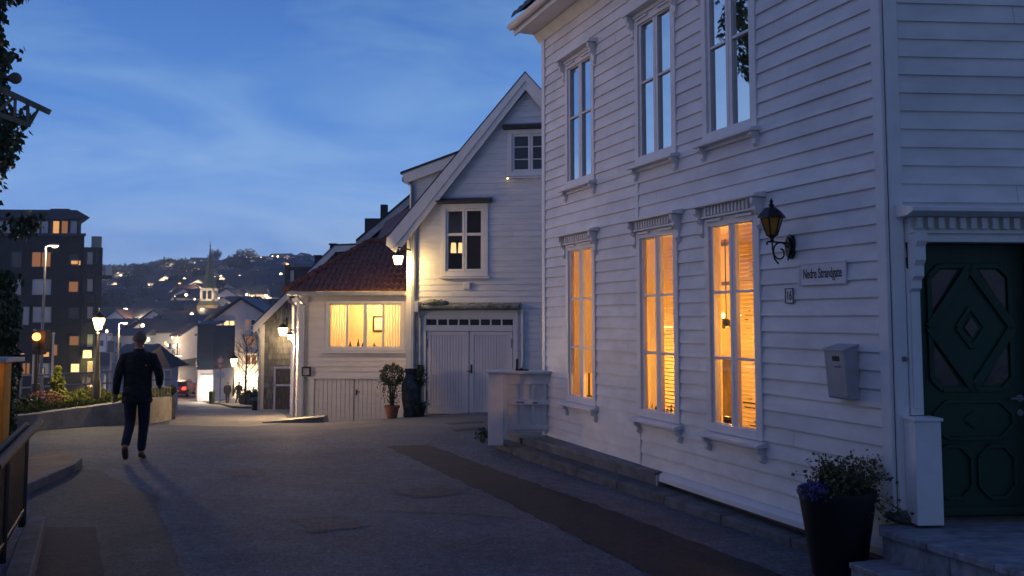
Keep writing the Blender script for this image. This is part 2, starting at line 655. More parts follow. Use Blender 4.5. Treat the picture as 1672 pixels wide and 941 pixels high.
def asphaltmat(name, base, speck=.5, warm=(1, .97, .93)):
    m = bpy.data.materials.new(name)
    m.use_nodes = True
    N, L = m.node_tree.nodes, m.node_tree.links
    b = N['Principled BSDF']
    b.inputs['Roughness'].default_value = .78
    b.inputs['Specular IOR Level'].default_value = .3
    g = N.new('ShaderNodeNewGeometry')
    n1 = N.new('ShaderNodeTexNoise')
    n1.inputs['Scale'].default_value = 95
    n1.inputs['Detail'].default_value = 2
    n2 = N.new('ShaderNodeTexNoise')
    n2.inputs['Scale'].default_value = .55
    n2.inputs['Detail'].default_value = 6
    n2.inputs['Roughness'].default_value = .7
    n3 = N.new('ShaderNodeTexVoronoi')
    n3.inputs['Scale'].default_value = 60
    for n in (n1, n2, n3):
        L.new(g.outputs['Position'], n.inputs['Vector'])
    def rng(sock, a, b0, c, d):
        r = N.new('ShaderNodeMapRange')
        r.inputs[1].default_value, r.inputs[2].default_value = a, b0
        r.inputs[3].default_value, r.inputs[4].default_value = c, d
        L.new(sock, r.inputs[0])
        return r.outputs[0]
    def mul(a, b0):
        r = N.new('ShaderNodeMath')
        r.operation = 'MULTIPLY'
        L.new(a, r.inputs[0])
        L.new(b0, r.inputs[1])
        return r.outputs[0]
    n4 = N.new('ShaderNodeTexNoise')
    n4.inputs['Scale'].default_value = 26
    n4.inputs['Detail'].default_value = 5
    n4.inputs['Roughness'].default_value = .8
    L.new(g.outputs['Position'], n4.inputs['Vector'])
    n5 = N.new('ShaderNodeTexNoise')
    n5.inputs['Scale'].default_value = 8
    n5.inputs['Detail'].default_value = 6
    n5.inputs['Roughness'].default_value = .78
    L.new(g.outputs['Position'], n5.inputs['Vector'])
    v = mul(rng(n5.outputs['Fac'], .36, .64, .74, 1.26), mul(rng(n4.outputs['Fac'], .36, .64, .55, 1.45), mul(mul(rng(n1.outputs['Fac'], .3, .7, 1 - speck, 1 + speck), rng(n2.outputs['Fac'], .3, .7, .66, 1.34)),
            rng(n3.outputs['Distance'], 0, .7, 1.25, .8))))
    vm = N.new('ShaderNodeVectorMath')
    vm.operation = 'SCALE'
    vm.inputs[0].default_value = [base * w for w in warm]
    L.new(v, vm.inputs['Scale'])
    L.new(vm.outputs[0], b.inputs['Base Color'])
    bp = N.new('ShaderNodeBump')
    bp.inputs['Strength'].default_value = .8
    bp.inputs['Distance'].default_value = .006
    L.new(n1.outputs['Fac'], bp.inputs['Height'])
    L.new(bp.outputs[0], b.inputs['Normal'])
    return m


M['asphalt'] = asphaltmat('worn_asphalt', .115, .5, (.78, .95, 1.2))
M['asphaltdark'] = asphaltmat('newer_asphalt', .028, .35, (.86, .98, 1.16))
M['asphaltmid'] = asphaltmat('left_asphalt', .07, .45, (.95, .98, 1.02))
M['asphaltstain'] = asphaltmat('stained_asphalt', .09, .5, (.92, .97, 1.06))
M['street'] = asphaltmat('street_surface', .22, .3, (1, .98, .94))


def span(a, b, s0, g):
    r = [a]
    st = s0
    while r[-1] + st < b:
        r.append(r[-1] + st)
        st *= g
    r.append(b)
    return r


xs = sorted(set([round(-t, 3) for t in span(0, 120, .4, 1.035)] + [round(t, 3) for t in span(0, 120, .4, 1.035)]))
ys = [-12, -8, -4, 0] + [float(t) for t in np.arange(2, 30, .35)] + span(30, 160, .7, 1.03)
grid('ground', xs, ys, Hn, M['asphalt'])


def drape(name, pts, m, dz, rough=0.0, step=.35, z=None, kind='structure'):
    """a thin sheet following the ground, outline in world xy"""
    q = []
    n = len(pts)
    for i in range(n):
        a, b = V((*pts[i], 0)), V((*pts[(i + 1) % n], 0))
        k = max(1, int((b - a).length / (.12 if rough else step)))
        nn = (b - a).normalized()
        nn = V((-nn.y, nn.x, 0))
        for j in range(k):
            t = a + (b - a) * j / k
            if rough and j:
                t = t + nn * rough * (noise.noise(t * 5.0) + .6 * noise.noise(t * 17.0))
            q.append(t)
    bm = bmesh.new()
    f = bm.faces.new([bm.verts.new(p) for p in q])
    lo = [min(p[k] for p in q) for k in (0, 1)]
    hi = [max(p[k] for p in q) for k in (0, 1)]
    for k in (0, 1):
        t = lo[k] + step
        while t < hi[k]:
            co = [0, 0, 0]
            no = [0, 0, 0]
            co[k], no[k] = t, 1
            bmesh.ops.bisect_plane(bm, geom=bm.verts[:] + bm.edges[:] + bm.faces[:], plane_co=co, plane_no=no)
            t += step
    bmesh.ops.triangulate(bm, faces=bm.faces)
    hz = Hn(np.array([v.co.x for v in bm.verts]), np.array([v.co.y for v in bm.verts]))
    for v, h in zip(bm.verts, hz):
        v.co.z = h + dz
    me = bpy.data.meshes.new(name)
    bm.normal_update()
    for f in bm.faces:
        if f.normal.z < 0:
            f.normal_flip()
    bm.to_mesh(me)
    bm.free()
    me.materials.append(m)
    o = bpy.data.objects.new(name, me)
    COL.objects.link(o)
    return tag(o, kind=kind)


def gz(px, py):
    q = PZ(px, py, 0)
    return (q.x, q.y)


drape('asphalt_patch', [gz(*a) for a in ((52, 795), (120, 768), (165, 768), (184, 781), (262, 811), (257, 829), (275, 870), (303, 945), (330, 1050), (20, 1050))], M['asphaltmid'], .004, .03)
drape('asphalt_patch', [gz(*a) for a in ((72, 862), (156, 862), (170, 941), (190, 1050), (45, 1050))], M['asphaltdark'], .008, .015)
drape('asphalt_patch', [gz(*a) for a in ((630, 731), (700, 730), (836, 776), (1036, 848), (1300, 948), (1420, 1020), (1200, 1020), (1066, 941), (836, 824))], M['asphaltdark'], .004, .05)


def seam(pts, w):
    a = [V((*p, 0)) for p in pts]
    L_, R_ = [], []
    for i, p in enumerate(a):
        d = (a[min(i + 1, len(a) - 1)] - a[max(i - 1, 0)]).normalized()
        k = V((-d.y, d.x, 0)) * w / 2
        L_.append((p + k)[:2])
        R_.append((p - k)[:2])
    drape('asphalt_seam', L_ + R_[::-1], M['signblack'], .0085, .012)


seam([gz(*a) for a in ((262, 811), (380, 817), (520, 827), (640, 834), (760, 840), (830, 846))], .022)
seam([gz(*a) for a in ((548, 706), (590, 716), (630, 731))], .03)
seam([gz(*a) for a in ((280, 737), (420, 728), (520, 722))], .025)
seam([gz(*a) for a in ((420, 775), (500, 770), (600, 781))], .012)
for cr_ in (((330, 900), (420, 872), (520, 866), (610, 850)), ((700, 905), (760, 880), (800, 872)), ((430, 748), (520, 752), (600, 744)), ((880, 905), (905, 930), (960, 960)), ((560, 812), (575, 790), (640, 770), (720, 760)), ((300, 868), (360, 880), (385, 905))):
    seam([gz(*a) for a in cr_], .009)
for sp_ in (((470, 850), (560, 842), (600, 858), (520, 872)), ((640, 800), (720, 796), (760, 806), (680, 815)), ((350, 770), (420, 764), (440, 774), (380, 782)), ((210, 900), (260, 895), (265, 915), (220, 920))):
    drape('road_stain', [gz(*a) for a in sp_], M['asphaltstain'], .0045, .10)
# flat iron cover near the garage and oil-dark stain marks
drape('road_stain', [gz(*a) for a in ((722, 690), (760, 687), (793, 688), (790, 694), (740, 695))], M['asphaltdark'], .004, .04)
drape('road_stain', [gz(*a) for a in ((735, 706), (790, 703), (792, 709), (745, 711))], M['asphaltdark'], .004, .04)
# street surface going down to the harbour
def gp(px, Y):
    return ((px - 836) / FPX * Y * 1.0, Y)
drape('road', [gp(282, 20.3), gp(410, 20.0), gp(476, 21.8), gp(470, 26), gp(440, 36), gp(425, 50), gp(404, 70), gp(395, 84), gp(330, 100), gp(240, 100), gp(240, 80), gp(300, 70), gp(330, 55), gp(300, 40), gp(278, 33), gp(284, 24)], M['street'], .006)
drape('pavement', [gp(395, 50), gp(424, 50), gp(404, 72), gp(404, 83), gp(330, 83), gp(330, 79), gp(360, 74)], M['kerbstone'], .1, step=1.0)
# ================================================================== white corner house
A0 = V((2.885, 7.0, 0))
f1 = Fr(A0, (-.34594, .93826), (-.93826, -.34594))       # street front, s runs away from the corner
f2 = Fr(A0, (.9972, .0748), (.0748, -.9972))             # entrance front, s runs right
LEN = 6.95
house = thing('white_house', A0 + V((0, 0, .1)), 'big white weatherboard corner house with tall lit windows and a dark green door', 'house')
WIN = [5.64, 3.565, 2.09]
ops = []
for sc in WIN:
    ops.append((sc - .44, sc + .44, .78, 3.04))
    ops.append((sc - .44, sc + .44, 3.70, 5.52))
mb = siding(f1, .245, 6.22, .142, .1, LEN - .09, ops, out=.027)
mb.build('street_wall', M['siding'], house)
siding(Fr(f1.p(0, -.03, 0), f1.u, f1.n), .2, 6.22, 7, 0, LEN, [(a + .05, b - .05, c + .03, d - .03) for a, b, c, d in ops], out=0).build('inner_wall', M['room'], house)
mb = siding(f2, .40, 7.2, .142, .1, 4.4, [(.12, 1.45, .3, 2.62)], out=.027)
mb.build('entrance_wall', M['siding'], house)
siding(Fr(f2.p(0, -.03, 0), f2.u, f2.n), .2, 7.2, 8, 0, 4.4, [(.15, 1.42, .2, 2.6)], out=0).build('inner_wall', M['voidroom'], house)
mb = MB()
mb.fbox(f1, 0.0, .10, .0, .034, .2, 6.2)
mb.fbox(f2, 0.002, .10, .0, .034, .2, 7.2)
mb.build('corner_board', M['trim'], house, bevel=.004)
mb = MB()
mb.fbox(f1, LEN - .09, LEN + .02, -.12, .036, .2, 6.2)
mb.build('corner_board', M['trim'], house, bevel=.004)
for z_ in ((.25, .72), (3.1, 3.66)):
    MB().fbox(f1, 3.985, 4.055, .0, .03, *z_).build('batten', M['trim'], house, bevel=.003)
# far end wall and back so the house is a solid
mb = MB()
fB = Fr(f1.p(LEN, 0, 0), (.93826, .34594), (-.34594, .93826))
siding(fB, .2, 6.22, .142, .05, 6.5, mb=mb)
mb.build('end_wall', M['siding'], house)
# sloping drip board (skirting) under the near half
mb = MB()
mb.prism([f1.p(-.0, .0, .25), f1.p(0, .10, .205), f1.p(0, .10, .15), f1.p(0, .0, .15)], f1.u * 4.0)
mb.build('skirting_board', M['trim'], house, bevel=.004)
MB().fbox(f1, 0, LEN, -.25, -.02, -.3, .25).fbox(f2, 0, 4.4, -.25, -.02, -.3, .41).build('foundation', M['kerbstone'], house)


def main_window(sc, z0, z1, bars, lit, label):
    """glass z0..z1; outer casing, two narrow casements, hood with dentils, sill on brackets"""
    hw = .35
    mb = MB()
    frame_rect(mb, f1, sc - hw - .12, sc + hw + .12, z0 - .085, z1 + .10, .085, -.06, .036)
    w = mb.build('window', M['trim'], house, bevel=.004)
    tag(w, label)
    # casing strip standing proud
    for sg in (-1, 1):
        mb = MB()
        for a in range(1):
            s0, s1 = (sc - hw - .035, sc - .004) if sg < 0 else (sc + .004, sc + hw + .035)
            frame_rect(mb, f1, s0, s1, z0 - .05, z1 + .05, .048, -.035, .012, .05, .06)
            for b in bars:
                mb.fbox(f1, s0 + .048, s1 - .048, -.03, .006, b - .013, b + .013)
            # hinges
            e = s0 if sg < 0 else s1
            for hz in (z0 + .12, (z0 + z1) / 2, z1 - .12):
                mb.tube([f1.p(e, .016, hz), f1.p(e, .016, hz + .06)], .007, 6)
        mb.build('sash', M['trim'], w, bevel=.0025)
    mb = MB()
    for s0, s1 in ((sc - hw + .01, sc - .05), (sc + .05, sc + hw - .01)):
        zz = [z0] + list(bars) + [z1]
        for a, b in zip(zz, zz[1:]):
            t = [random.uniform(-.0012, .0012) for _ in range(2)]
            mb.poly([f1.p(s0, -.02 + t[0], a), f1.p(s1, -.02 - t[0], a), f1.p(s1, -.02 - t[0] + t[1], b), f1.p(s0, -.02 + t[0] + t[1], b)])
    mb.build('pane', M['litglass'] if lit else M['skyglass'], w, fix=False)
    # hood
    mb = MB()
    zt = z1 + (.245 if lit else .18)
    mb.fbox(f1, sc - .50, sc + .50, .0, .06, z1 + .10, zt - .035)
    mb.prism([f1.p(sc - .575, 0, zt + .03), f1.p(sc - .575, .15, zt - .005), f1.p(sc - .575, .15, zt - .03), f1.p(sc - .575, 0, zt - .035)], f1.u * 1.15)
    if lit:
        for k in range(13):
            q = sc - .36 + k * .06
            mb.fbox(f1, q - .016, q + .016, .06, .088, z1 + .125, zt - .036)
        mb.fbox(f1, sc - .45, sc + .45, .06, .082, z1 + .10, z1 + .12)
    mb.fbox(f1, sc - .40, sc - .12, .036, .062, z1 + .06, z1 + .085)
    mb.fbox(f1, sc + .12, sc + .40, .036, .062, z1 + .06, z1 + .085)
    for sg in (-1, 1):
        q = sc + sg * .495
        zb = zt - .035
        pr = [(0, zb), (.13, zb), (.13, zb - .05), (.10, zb - .08), (.10, zb - .12), (.05, zb - .17), (.05, zb - .24), (.07, zb - .26), (.03, zb - .30), (0, zb - .30)]
        mb.prism([f1.p(q - .025, a, b) for a, b in pr], f1.u * .05)
    mb.build('hood', M['trim'], w, bevel=.003)
    # sill
    mb = MB()
    zs = z0 - .085
    mb.prism([f1.p(sc - .515, 0.0, zs), f1.p(sc - .515, .13, zs - .025), f1.p(sc - .515, .13, zs - .055), f1.p(sc - .515, 0.0, zs - .05)], f1.u * 1.03)
    mb.fbox(f1, sc - .44, sc + .44, 0, .045, zs - .09, zs - .05)
    for sg in (-1, 1):
        q = sc + sg * .455
        pr = [(0, zs - .05), (.10, zs - .053), (.10, zs - .09), (.06, zs - .12), (.06, zs - .17), (.03, zs - .2), (0, zs - .2)]
        mb.prism([f1.p(q - .028, a, b) for a, b in pr], f1.u * .056)
    mb.build('sill', M['trim'], w, bevel=.003)
    return w


LO0, LO1, UP0, UP1 = .884, 2.835, 3.815, 5.38
names = ['farthest', 'middle', 'nearest']
for sc, nm in zip(WIN, names):
    t = (LO1 - LO0) / 3
    main_window(sc, LO0, LO1, [LO0 + t, LO0 + 2 * t], True, None)
    main_window(sc, UP0, UP1, [UP1 - .44 * (UP1 - UP0)], False, None)

# the rooms behind
mb = MB()
def roombox(fr, s0, s1, n0, n1, z0, z1, m, name):
    mb = MB()
    mb.poly([fr.p(s0, n0, z0), fr.p(s1, n0, z0), fr.p(s1, n0, z1), fr.p(s0, n0, z1)])
    mb.poly([fr.p(s0, n0, z0), fr.p(s0, n1, z0), fr.p(s0, n1, z1), fr.p(s0, n0, z1)])
    mb.poly([fr.p(s1, n0, z0), fr.p(s1, n1, z0), fr.p(s1, n1, z1), fr.p(s1, n0, z1)])
    mb.poly([fr.p(s0, n0, z0), fr.p(s1, n0, z0), fr.p(s1, n1, z0), fr.p(s0, n1, z0)])
    mb.poly([fr.p(s0, n0, z1), fr.p(s1, n0, z1), fr.p(s1, n1, z1), fr.p(s0, n1, z1)])
    return mb
roombox(f1, 1.25, 6.8, -2.1, -.05, .45, 3.1, None, '').build('room', M['room'], house)
for sc in WIN:
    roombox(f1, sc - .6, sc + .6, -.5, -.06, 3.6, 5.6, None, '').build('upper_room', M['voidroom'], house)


def drape_cloth(fr, s0, s1, n, z0, z1, folds, amp, pinch=0.0):
    mb = MB()
    nx, nz = 64, 8
    ph = random.uniform(0, 6)
    g = []
    for j in range(nz + 1):
        row = []
        zt = j / nz
        for i in range(nx + 1):
            t = i / nx
            s = s0 + (s1 - s0) * t * (1 - pinch * (1 - zt))
            q = n + amp * (math.sin(t * folds * 6.28 + ph) + .5 * math.sin(t * folds * 13.1 + ph * 2 + zt)) * (1 - .3 * zt)
            row.append(len(mb.v))
            mb.v.append(fr.p(s, q, z0 + (z1 - z0) * zt))
        g.append(row)
    for j in range(nz):
        for i in range(nx):
            mb.f.append([g[j][i], g[j][i + 1], g[j + 1][i + 1], g[j + 1][i]])
    return mb


def slats(fr, s0, s1, n, z0, z1, pitch, tilt):
    mb = MB()
    z = z0
    while z < z1:
        c = pitch * .50
        mb.poly([fr.p(s0, n - c * math.cos(tilt), z - c * math.sin(tilt)), fr.p(s1, n - c * math.cos(tilt), z - c * math.sin(tilt)),
                 fr.p(s1, n + c * math.cos(tilt), z + c * math.sin(tilt)), fr.p(s0, n + c * math.cos(tilt), z + c * math.sin(tilt))])
        z += pitch
    for q in (s0 + .06, s1 - .06):
        mb.fbox(fr, q - .003, q + .003, n - .004, n + .004, z0, z1)
    return mb


G = 'curtains in the lit ground floor windows of the white house'
lab = {0: 'narrow curtain in the left half of the lit window nearest the house\'s far corner',
       1: 'bright pleated curtain in the left half of the middle lit ground floor window',
       2: 'narrow drawn-back curtain in the lit ground floor window beside the wall lantern'}
for i, sc in enumerate(WIN):
    # s grows to the left as seen from the street
    if i == 1:
        o = drape_cloth(f1, sc + .56, sc + .13, -.085, .60, 2.95, 7, .013, .15).build('curtain', M['curtain'], smooth='all', fix=False)
    elif i == 0:
        o = drape_cloth(f1, sc + .56, sc + .15, -.085, .60, 2.95, 5, .016, .1).build('curtain', M['curtain'], smooth='all', fix=False)
    else:
        o = drape_cloth(f1, sc + .56, sc + .36, -.085, .60, 2.95, 4, .016, .1).build('curtain', M['curtain'], smooth='all', fix=False)
    tag(o, lab[i], 'curtain', G)
o = drape_cloth(f1, WIN[0] + .14, WIN[0] - .24, -.09, 1.2, 2.95, 5, .014, -.05).build('curtain', M['curtain'], smooth='all', fix=False)
tag(o, 'short sheer curtain in the right half of the lit window nearest the house\'s far corner', 'curtain', G)
tag(slats(f1, WIN[1] - .33, WIN[1] + .19, -.085, .80, 2.95, .042, 1.05).build('window_blind', M['blind'], fix=False),
    'bright slatted blind in the right half of the middle lit ground floor window', 'blind')
tag(slats(f1, WIN[2] - .33, WIN[2] + .19, -.085, .80, 2.95, .042, .95).build('window_blind', M['blind'], fix=False),
    'tall slatted blind in the lit window next to the wall lantern', 'blind')
# room lamps (lit rooms)
AMB = (1, .50, .10)
for s, n, z, w in ((5.9, -1.2, 2.0, 34), (4.4, -.95, 1.35, 60), (3.3, -.75, 1.45, 80), (2.2, -1.1, 1.6, 32), (1.75, -.6, 1.9, 24)):
    light(f1.p(s, n, z), w * 1.0, AMB, .12, 'room_lamp_light')
# things on the sills and in the rooms
def chandelier(s, n, z, label, k=5, r=.16):
    t = thing('chandelier', f1.p(s, n, z), label, 'chandelier')
    mb = MB()
    c = f1.p(s, n, z)
    mb.tube([c + V((0, 0, .05)), c + V((0, 0, .9))], .006, 6)
    mb.ball(c, .045)
    for i in range(k):
        a = 6.28 * i / k + .3
        d = V((math.cos(a), math.sin(a), 0))
        mb.tube([c, c + d * r * .5 - V((0, 0, .06)), c + d * r, c + d * r + V((0, 0, .05))], .008, 6)
        MB().ball(c + d * r + V((0, 0, .075)), .022, 8, 1.4).build('bulb', M['candle'], t, smooth=True)
    mb.build('arm_frame', M['black'], t)
q_ = f1.sz(1186, 527, -.45)
chandelier(q_[0], -.45, q_[1], 'dark chandelier with small lit bulbs seen through the lit window beside the wall lantern')
q_ = f1.sz(1089, 545, -.15)
chandelier(q_[0], -.15, q_[1], 'small bright star-like bulb cluster in front of the blind of the middle lit window', 6, .05)
q_ = f1.sz(962, 640, -.35)
t = thing('table_lamp', f1.p(q_[0], -.35, .82), 'glowing branched lamp at the foot of the lit window nearest the far corner', 'lamp')
c = f1.p(q_[0], -.35, .82)
mb = MB()
mb.lathe([(.09, 0), (.08, .02), (.015, .04), (.012, .5)], c, 12)
for k in range(7):
    a = k * .9
    mb.tube([c + V((0, 0, .4)), c + V((math.cos(a) * .07, math.sin(a) * .07, .6)), c + V((math.cos(a) * .12, math.sin(a) * .12, .72))], .008, 5)
mb.build('stand', M['black'], t)
mb = MB()
for k in range(7):
    a = k * .9
    for q in range(3):
        MB().ball(c + V((math.cos(a) * (.06 + .035 * q), math.sin(a) * (.06 + .035 * q), .52 + .09 * q)), .012, 6).build('bulb', M['candle'], t)
for i, (s, z, lb) in enumerate(((5.80, .86, 'small black box on the sill of the lit window nearest the far corner'),
                               (2.36, .86, 'small black box on the sill of the lit window beside the wall lantern'))):
    mb = MB()
    mb.fbox(f1, s - .035, s + .035, -.10, -.06, z - .03, z + .09).fbox(f1, s - .02, s + .02, -.06, -.055, z + .02, z + .06)
    tag(mb.build('sill_box', M['black'], bevel=.004), lb, 'box')
t = thing('sill_ornament', f1.p(3.6, -.09, .82), 'row of dark little figures and dishes on the sill of the middle lit window', 'ornament')
mb = MB()
for k in range(8):
    s = 3.30 + k * .085
    mb.lathe([(.02, 0), (.03, .03), (.012, .06), (.018, .09), (.004, .11 + .03 * (k % 3))], f1.p(s, -.09, .82), 8)
mb.build('figures', M['stem'], t, smooth=True)
MB().fbox(f1, 3.25, 3.95, -.12, -.05, .80, .82).build('tray', M['wood'], t)
# furniture at the back of the room
for px, py, w_, h_, lb in ((1190, 430, .5, .6, 'dark framed picture on the back wall behind the lit window beside the wall lantern'), (1062, 470, .45, .55, 'framed picture on the back wall behind the middle lit window')):
    q_ = f1.sz(px, py, -2.05)
    t = thing('framed_picture', f1.p(q_[0], -2.06, q_[1] - h_ / 2), lb, 'picture')
    mb = MB()
    frame_rect(mb, f1, q_[0] - w_, q_[0] + w_, q_[1] - h_ / 2, q_[1] + h_ / 2, .05, -2.095, -2.06)
    mb.build('frame', M['wood'], t)
    MB().fbox(f1, q_[0] - w_ + .04, q_[0] + w_ - .04, -2.095, -2.075, q_[1] - h_ / 2 + .04, q_[1] + h_ / 2 - .04).build('canvas', M['room'], t)
t = thing('cabinet', f1.p(6.0, -1.9, .46), 'low dark wooden cabinet inside the lit room behind the nearest windows', 'cabinet')
MB().fbox(f1, 5.2, 6.75, -2.09, -1.65, .5, 1.35).build('body', M['wood'], t, bevel=.01)
MB().fbox(f1, 5.15, 6.78, -2.09, -1.6, 1.35, 1.39).build('top', M['wood'], t, bevel=.006)
for k in range(3):
    MB().fbox(f1, 5.24 + k * .51, 5.72 + k * .51, -1.648, -1.63, .56, 1.3).build('door', M['wood'], t, bevel=.004)
t = thing('house_plant', f1.p(2.5, -.5, .45), 'tall dark indoor plant standing behind the lit window beside the wall lantern', 'plant')
mb = MB()
for k in range(90):
    z = random.uniform(.7, 2.2)
    mb.leaf(f1.p(2.28 + random.gauss(0, .08), -.5 + random.gauss(0, .1), z), .14)
mb.build('foliage', M['ivy'], t)
MB().tube([f1.p(2.28, -.5, .45), f1.p(2.3, -.5, 2.1)], .015, 6).lathe([(.1, 0), (.14, .25)], f1.p(2.28, -.5, .45), 12).build('stem', M['stem'], t)

# ---- roof edge
mb = MB()
ex = LEN + .14
mb.fbox(f1, -1.2, ex, .02, .42, 6.2, 6.235)                   # soffit
mb.build('soffit', M['trim'], house)
mb = MB()
mb.fbox(f1, -1.2, ex + .02, .39, .425, 6.16, 6.34)
mb.prism([f1.p(-1.2, .02, 6.06), f1.p(-1.2, .12, 6.19), f1.p(-1.2, .02, 6.195)], f1.u * (ex + 1.2))
mb.build('fascia', M['trim'], house, bevel=.004)
mb = MB()
pth = [f1.p(-1.2, .485, 6.30), f1.p(ex, .485, 6.285)]
prof = [(math.cos(a) * .062, math.sin(a) * .062) for a in [math.pi + math.pi * k / 8 for k in range(9)]]
prof = prof + [(x * .9, y * .9) for x, y in prof[::-1]]
mb.prism([pth[0] + f1.n * a + V((0, 0, b)) for a, b in prof], pth[1] - pth[0])
mb.build('gutter', M['trim'], house)
mb = MB()
# tiled slope: rows of curved tiles
n_in, z_in = -3.2, 9.0
ncol = int((ex + 1.2) / .22)
for r in range(16):
    t0, t1 = r / 16, (r + 1) / 16 + .008
    na, nb = .52 + (n_in - .52) * t0, .52 + (n_in - .52) * t1
    za, zb = 6.37 + (z_in - 6.37) * t0 + .03, 6.37 + (z_in - 6.37) * t1
    for c in range(ncol):
        s0 = -1.2 + c * .2205
        q = [(0, .0), (.05, .035), (.11, .045), (.17, .03), (.22, 0)]
        for (a, ha), (b, hb) in zip(q, q[1:]):
            mb.poly([f1.p(s0 + a, na, za + ha), f1.p(s0 + b, na, za + hb), f1.p(s0 + b, nb, zb + hb), f1.p(s0 + a, nb, zb + ha)])
            mb.poly([f1.p(s0 + a, na, za + ha), f1.p(s0 + b, na, za + hb), f1.p(s0 + b, na, za - .03), f1.p(s0 + a, na, za - .03)])
mb.poly([f1.p(-1.2, .47, 6.345), f1.p(ex, .47, 6.345), f1.p(ex, n_in, z_in - .05), f1.p(-1.2, n_in, z_in - .05)])
mb.build('roof', M['darktile'], house)
mb = MB()
mb.prism([f1.p(ex, .42, 6.2), f1.p(ex, .48, 6.36), f1.p(ex, n_in, z_in), f1.p(ex, n_in, z_in - .25)], f1.u * .03)
mb.build('bargeboard', M['trim'], house)

# ---- green door
dz0, dz1 = .42, 2.50
D0, D1 = .235, 1.115
mb = MB()
mb.fbox(f2, D0, D1, -.13, -.085, dz0, dz1)
door = mb.build('door', M['green'], house, bevel=.004)
cx = (D0 + D1) / 2 - .01
mb = MB()
def octo(s0, s1, z0, z1, c):
    return [(s0 + c, z0), (s1 - c, z0), (s1, z0 + c), (s1, z1 - c), (s1 - c, z1), (s0 + c, z1), (s0, z1 - c), (s0, z0 + c)]
def moulding(mb, pts, w=.03, n0=-.085, n1=-.06):
    k = len(pts)
    for i in range(k):
        a, b = pts[i], pts[(i + 1) % k]
        mb.beam(f2.p(a[0], (n0 + n1) / 2, a[1]), f2.p(b[0], (n0 + n1) / 2, b[1]), w, n1 - n0, up=tuple(f2.n))
UZ0, UZ1 = 1.38, 2.33
sL, sR = cx - .325, cx + .325
zc = (UZ0 + UZ1) / 2
moulding(mb, octo(sL, sR, UZ0, UZ1, .085), .04)
dia = [(cx, UZ0 + .01), (sR + .01, zc), (cx, UZ1 - .01), (sL - .01, zc)]
moulding(mb, dia, .07, -.085, -.05)
for k in (.34,):
    moulding(mb, [(cx + (a - cx) * k, zc + (b - zc) * k) for a, b in dia], .035, -.085, -.055)
mb.prism([f2.p(a, -.088, b) for a, b in dia], f2.n * .014)
moulding(mb, octo(sL + .01, sR - .01, 1.01, 1.29, .10), .03)
mb.prism([f2.p(a, -.088, b) for a, b in [(cx, 1.08), (cx + .085, 1.15), (cx, 1.22), (cx - .085, 1.15)]], f2.n * .02)
moulding(mb, octo(sL + .01, cx - .03, .56, .95, .085), .03)
moulding(mb, octo(cx + .03, sR - .01, .56, .95, .085), .03)
mb.fbox(f2, D0 + .02, D1 - .02, -.085, -.065, dz0 + .01, dz0 + .075)
mb.build('moulding', M['green'], door, bevel=.004)
mb = MB()
for sx in (-1, 1):
    for sy in (-1, 1):
        ex_, ez = (sR if sx > 0 else sL), (UZ1 if sy > 0 else UZ0)
        pts = [(ex_ - sx * .03, zc + sy * .12), (ex_ - sx * .03, ez - sy * .10), (ex_ - sx * .10, ez - sy * .03), (cx + sx * .09, ez - sy * .03)]
        mb.poly([f2.p(a, -.081, b) for a, b in pts])
d2 = .075
mb.poly([f2.p(a, -.058, b) for a, b in [(cx, zc - d2), (cx + d2 * .75, zc), (cx, zc + d2), (cx - d2 * .75, zc)]])
M['doorglass'] = mat('leaded_door_glass', (.035, .022, .03), .22, .4, 9, spec=.5, bump=.25, bscale=14)
mb.build('glass', M['doorglass'], door, fix=False)
mb = MB()
hs = D1 - .075
mb.tube([f2.p(hs, -.085, 1.31), f2.p(hs, -.035, 1.31), f2.p(hs - .10, -.03, 1.31)], .011, 8)
mb.lathe([(.028, 0), (.028, .008)], f2.p(hs, -.085, 1.306), 12)
c = f2.p(hs, -.085, 1.20)
MB().tube([c, c + f2.n * .012], .026, 14).build('keyhole', M['steel'], door, smooth=True)
mb.tube([f2.p(hs, -.085, 1.31), f2.p(hs, -.07, 1.31)], .028, 14)
mb.build('handle', M['steel'], door, smooth=True)
mb = MB()
mb.fbox(f2, D0 - .04, D0, -.14, .005, dz0, dz1 + .04).fbox(f2, D1, D1 + .04, -.14, .005, dz0, dz1 + .04).fbox(f2, D0, D1, -.14, .004, dz1, dz1 + .04)
mb.build('door_frame', M['green'], house)
MB().fbox(f2, D0, D1, -.14, .03, dz0 - .03, dz0).build('threshold', M['wood'], house)
# casing with pedestal, bracket, entablature
for sg, q0, q1 in ((-1, .105, .205), (1, D1 + .03, D1 + .16)):
    mb = MB()
    mb.fbox(f2, q0, q1, .0, .05, 1.2, 2.30)
    mb.fbox(f2, q0 + .02, q1 - .02, .05, .062, 1.25, 2.2)
    mb.build('door_casing', M['trim'], house, bevel=.004)
    mb = MB()
    a, b = (.05, .25) if sg < 0 else (D1 + .005, D1 + .20)
    mb.fbox(f2, a, b, .034, .20, .42, 1.17)
    mb.fbox(f2, a - .01, b + .012, .034, .215, 1.17, 1.195)
    mb.build('pedestal', M['trim'], house, bevel=.006)
    mb = MB()
    q = (q0 + q1) / 2
    pr = [(0.05, 2.56), (.2, 2.56), (.2, 2.50), (.17, 2.46), (.17, 2.36), (.14, 2.32), (.14, 2.24), (.10, 2.21), (.10, 2.15), (.05, 2.12)]
    mb.prism([f2.p(q - .04, x, z) for x, z in pr], f2.u * .08)
    mb.build('bracket', M['trim'], house, bevel=.004)
mb = MB()
E0, E1 = .06, D1 + .22
mb.fbox(f2, E0 + .05, E1 - .05, 0, .09, 2.50, 2.73)
mb.fbox(f2, E0 + .05, E1 - .05, .09, .12, 2.50, 2.54)
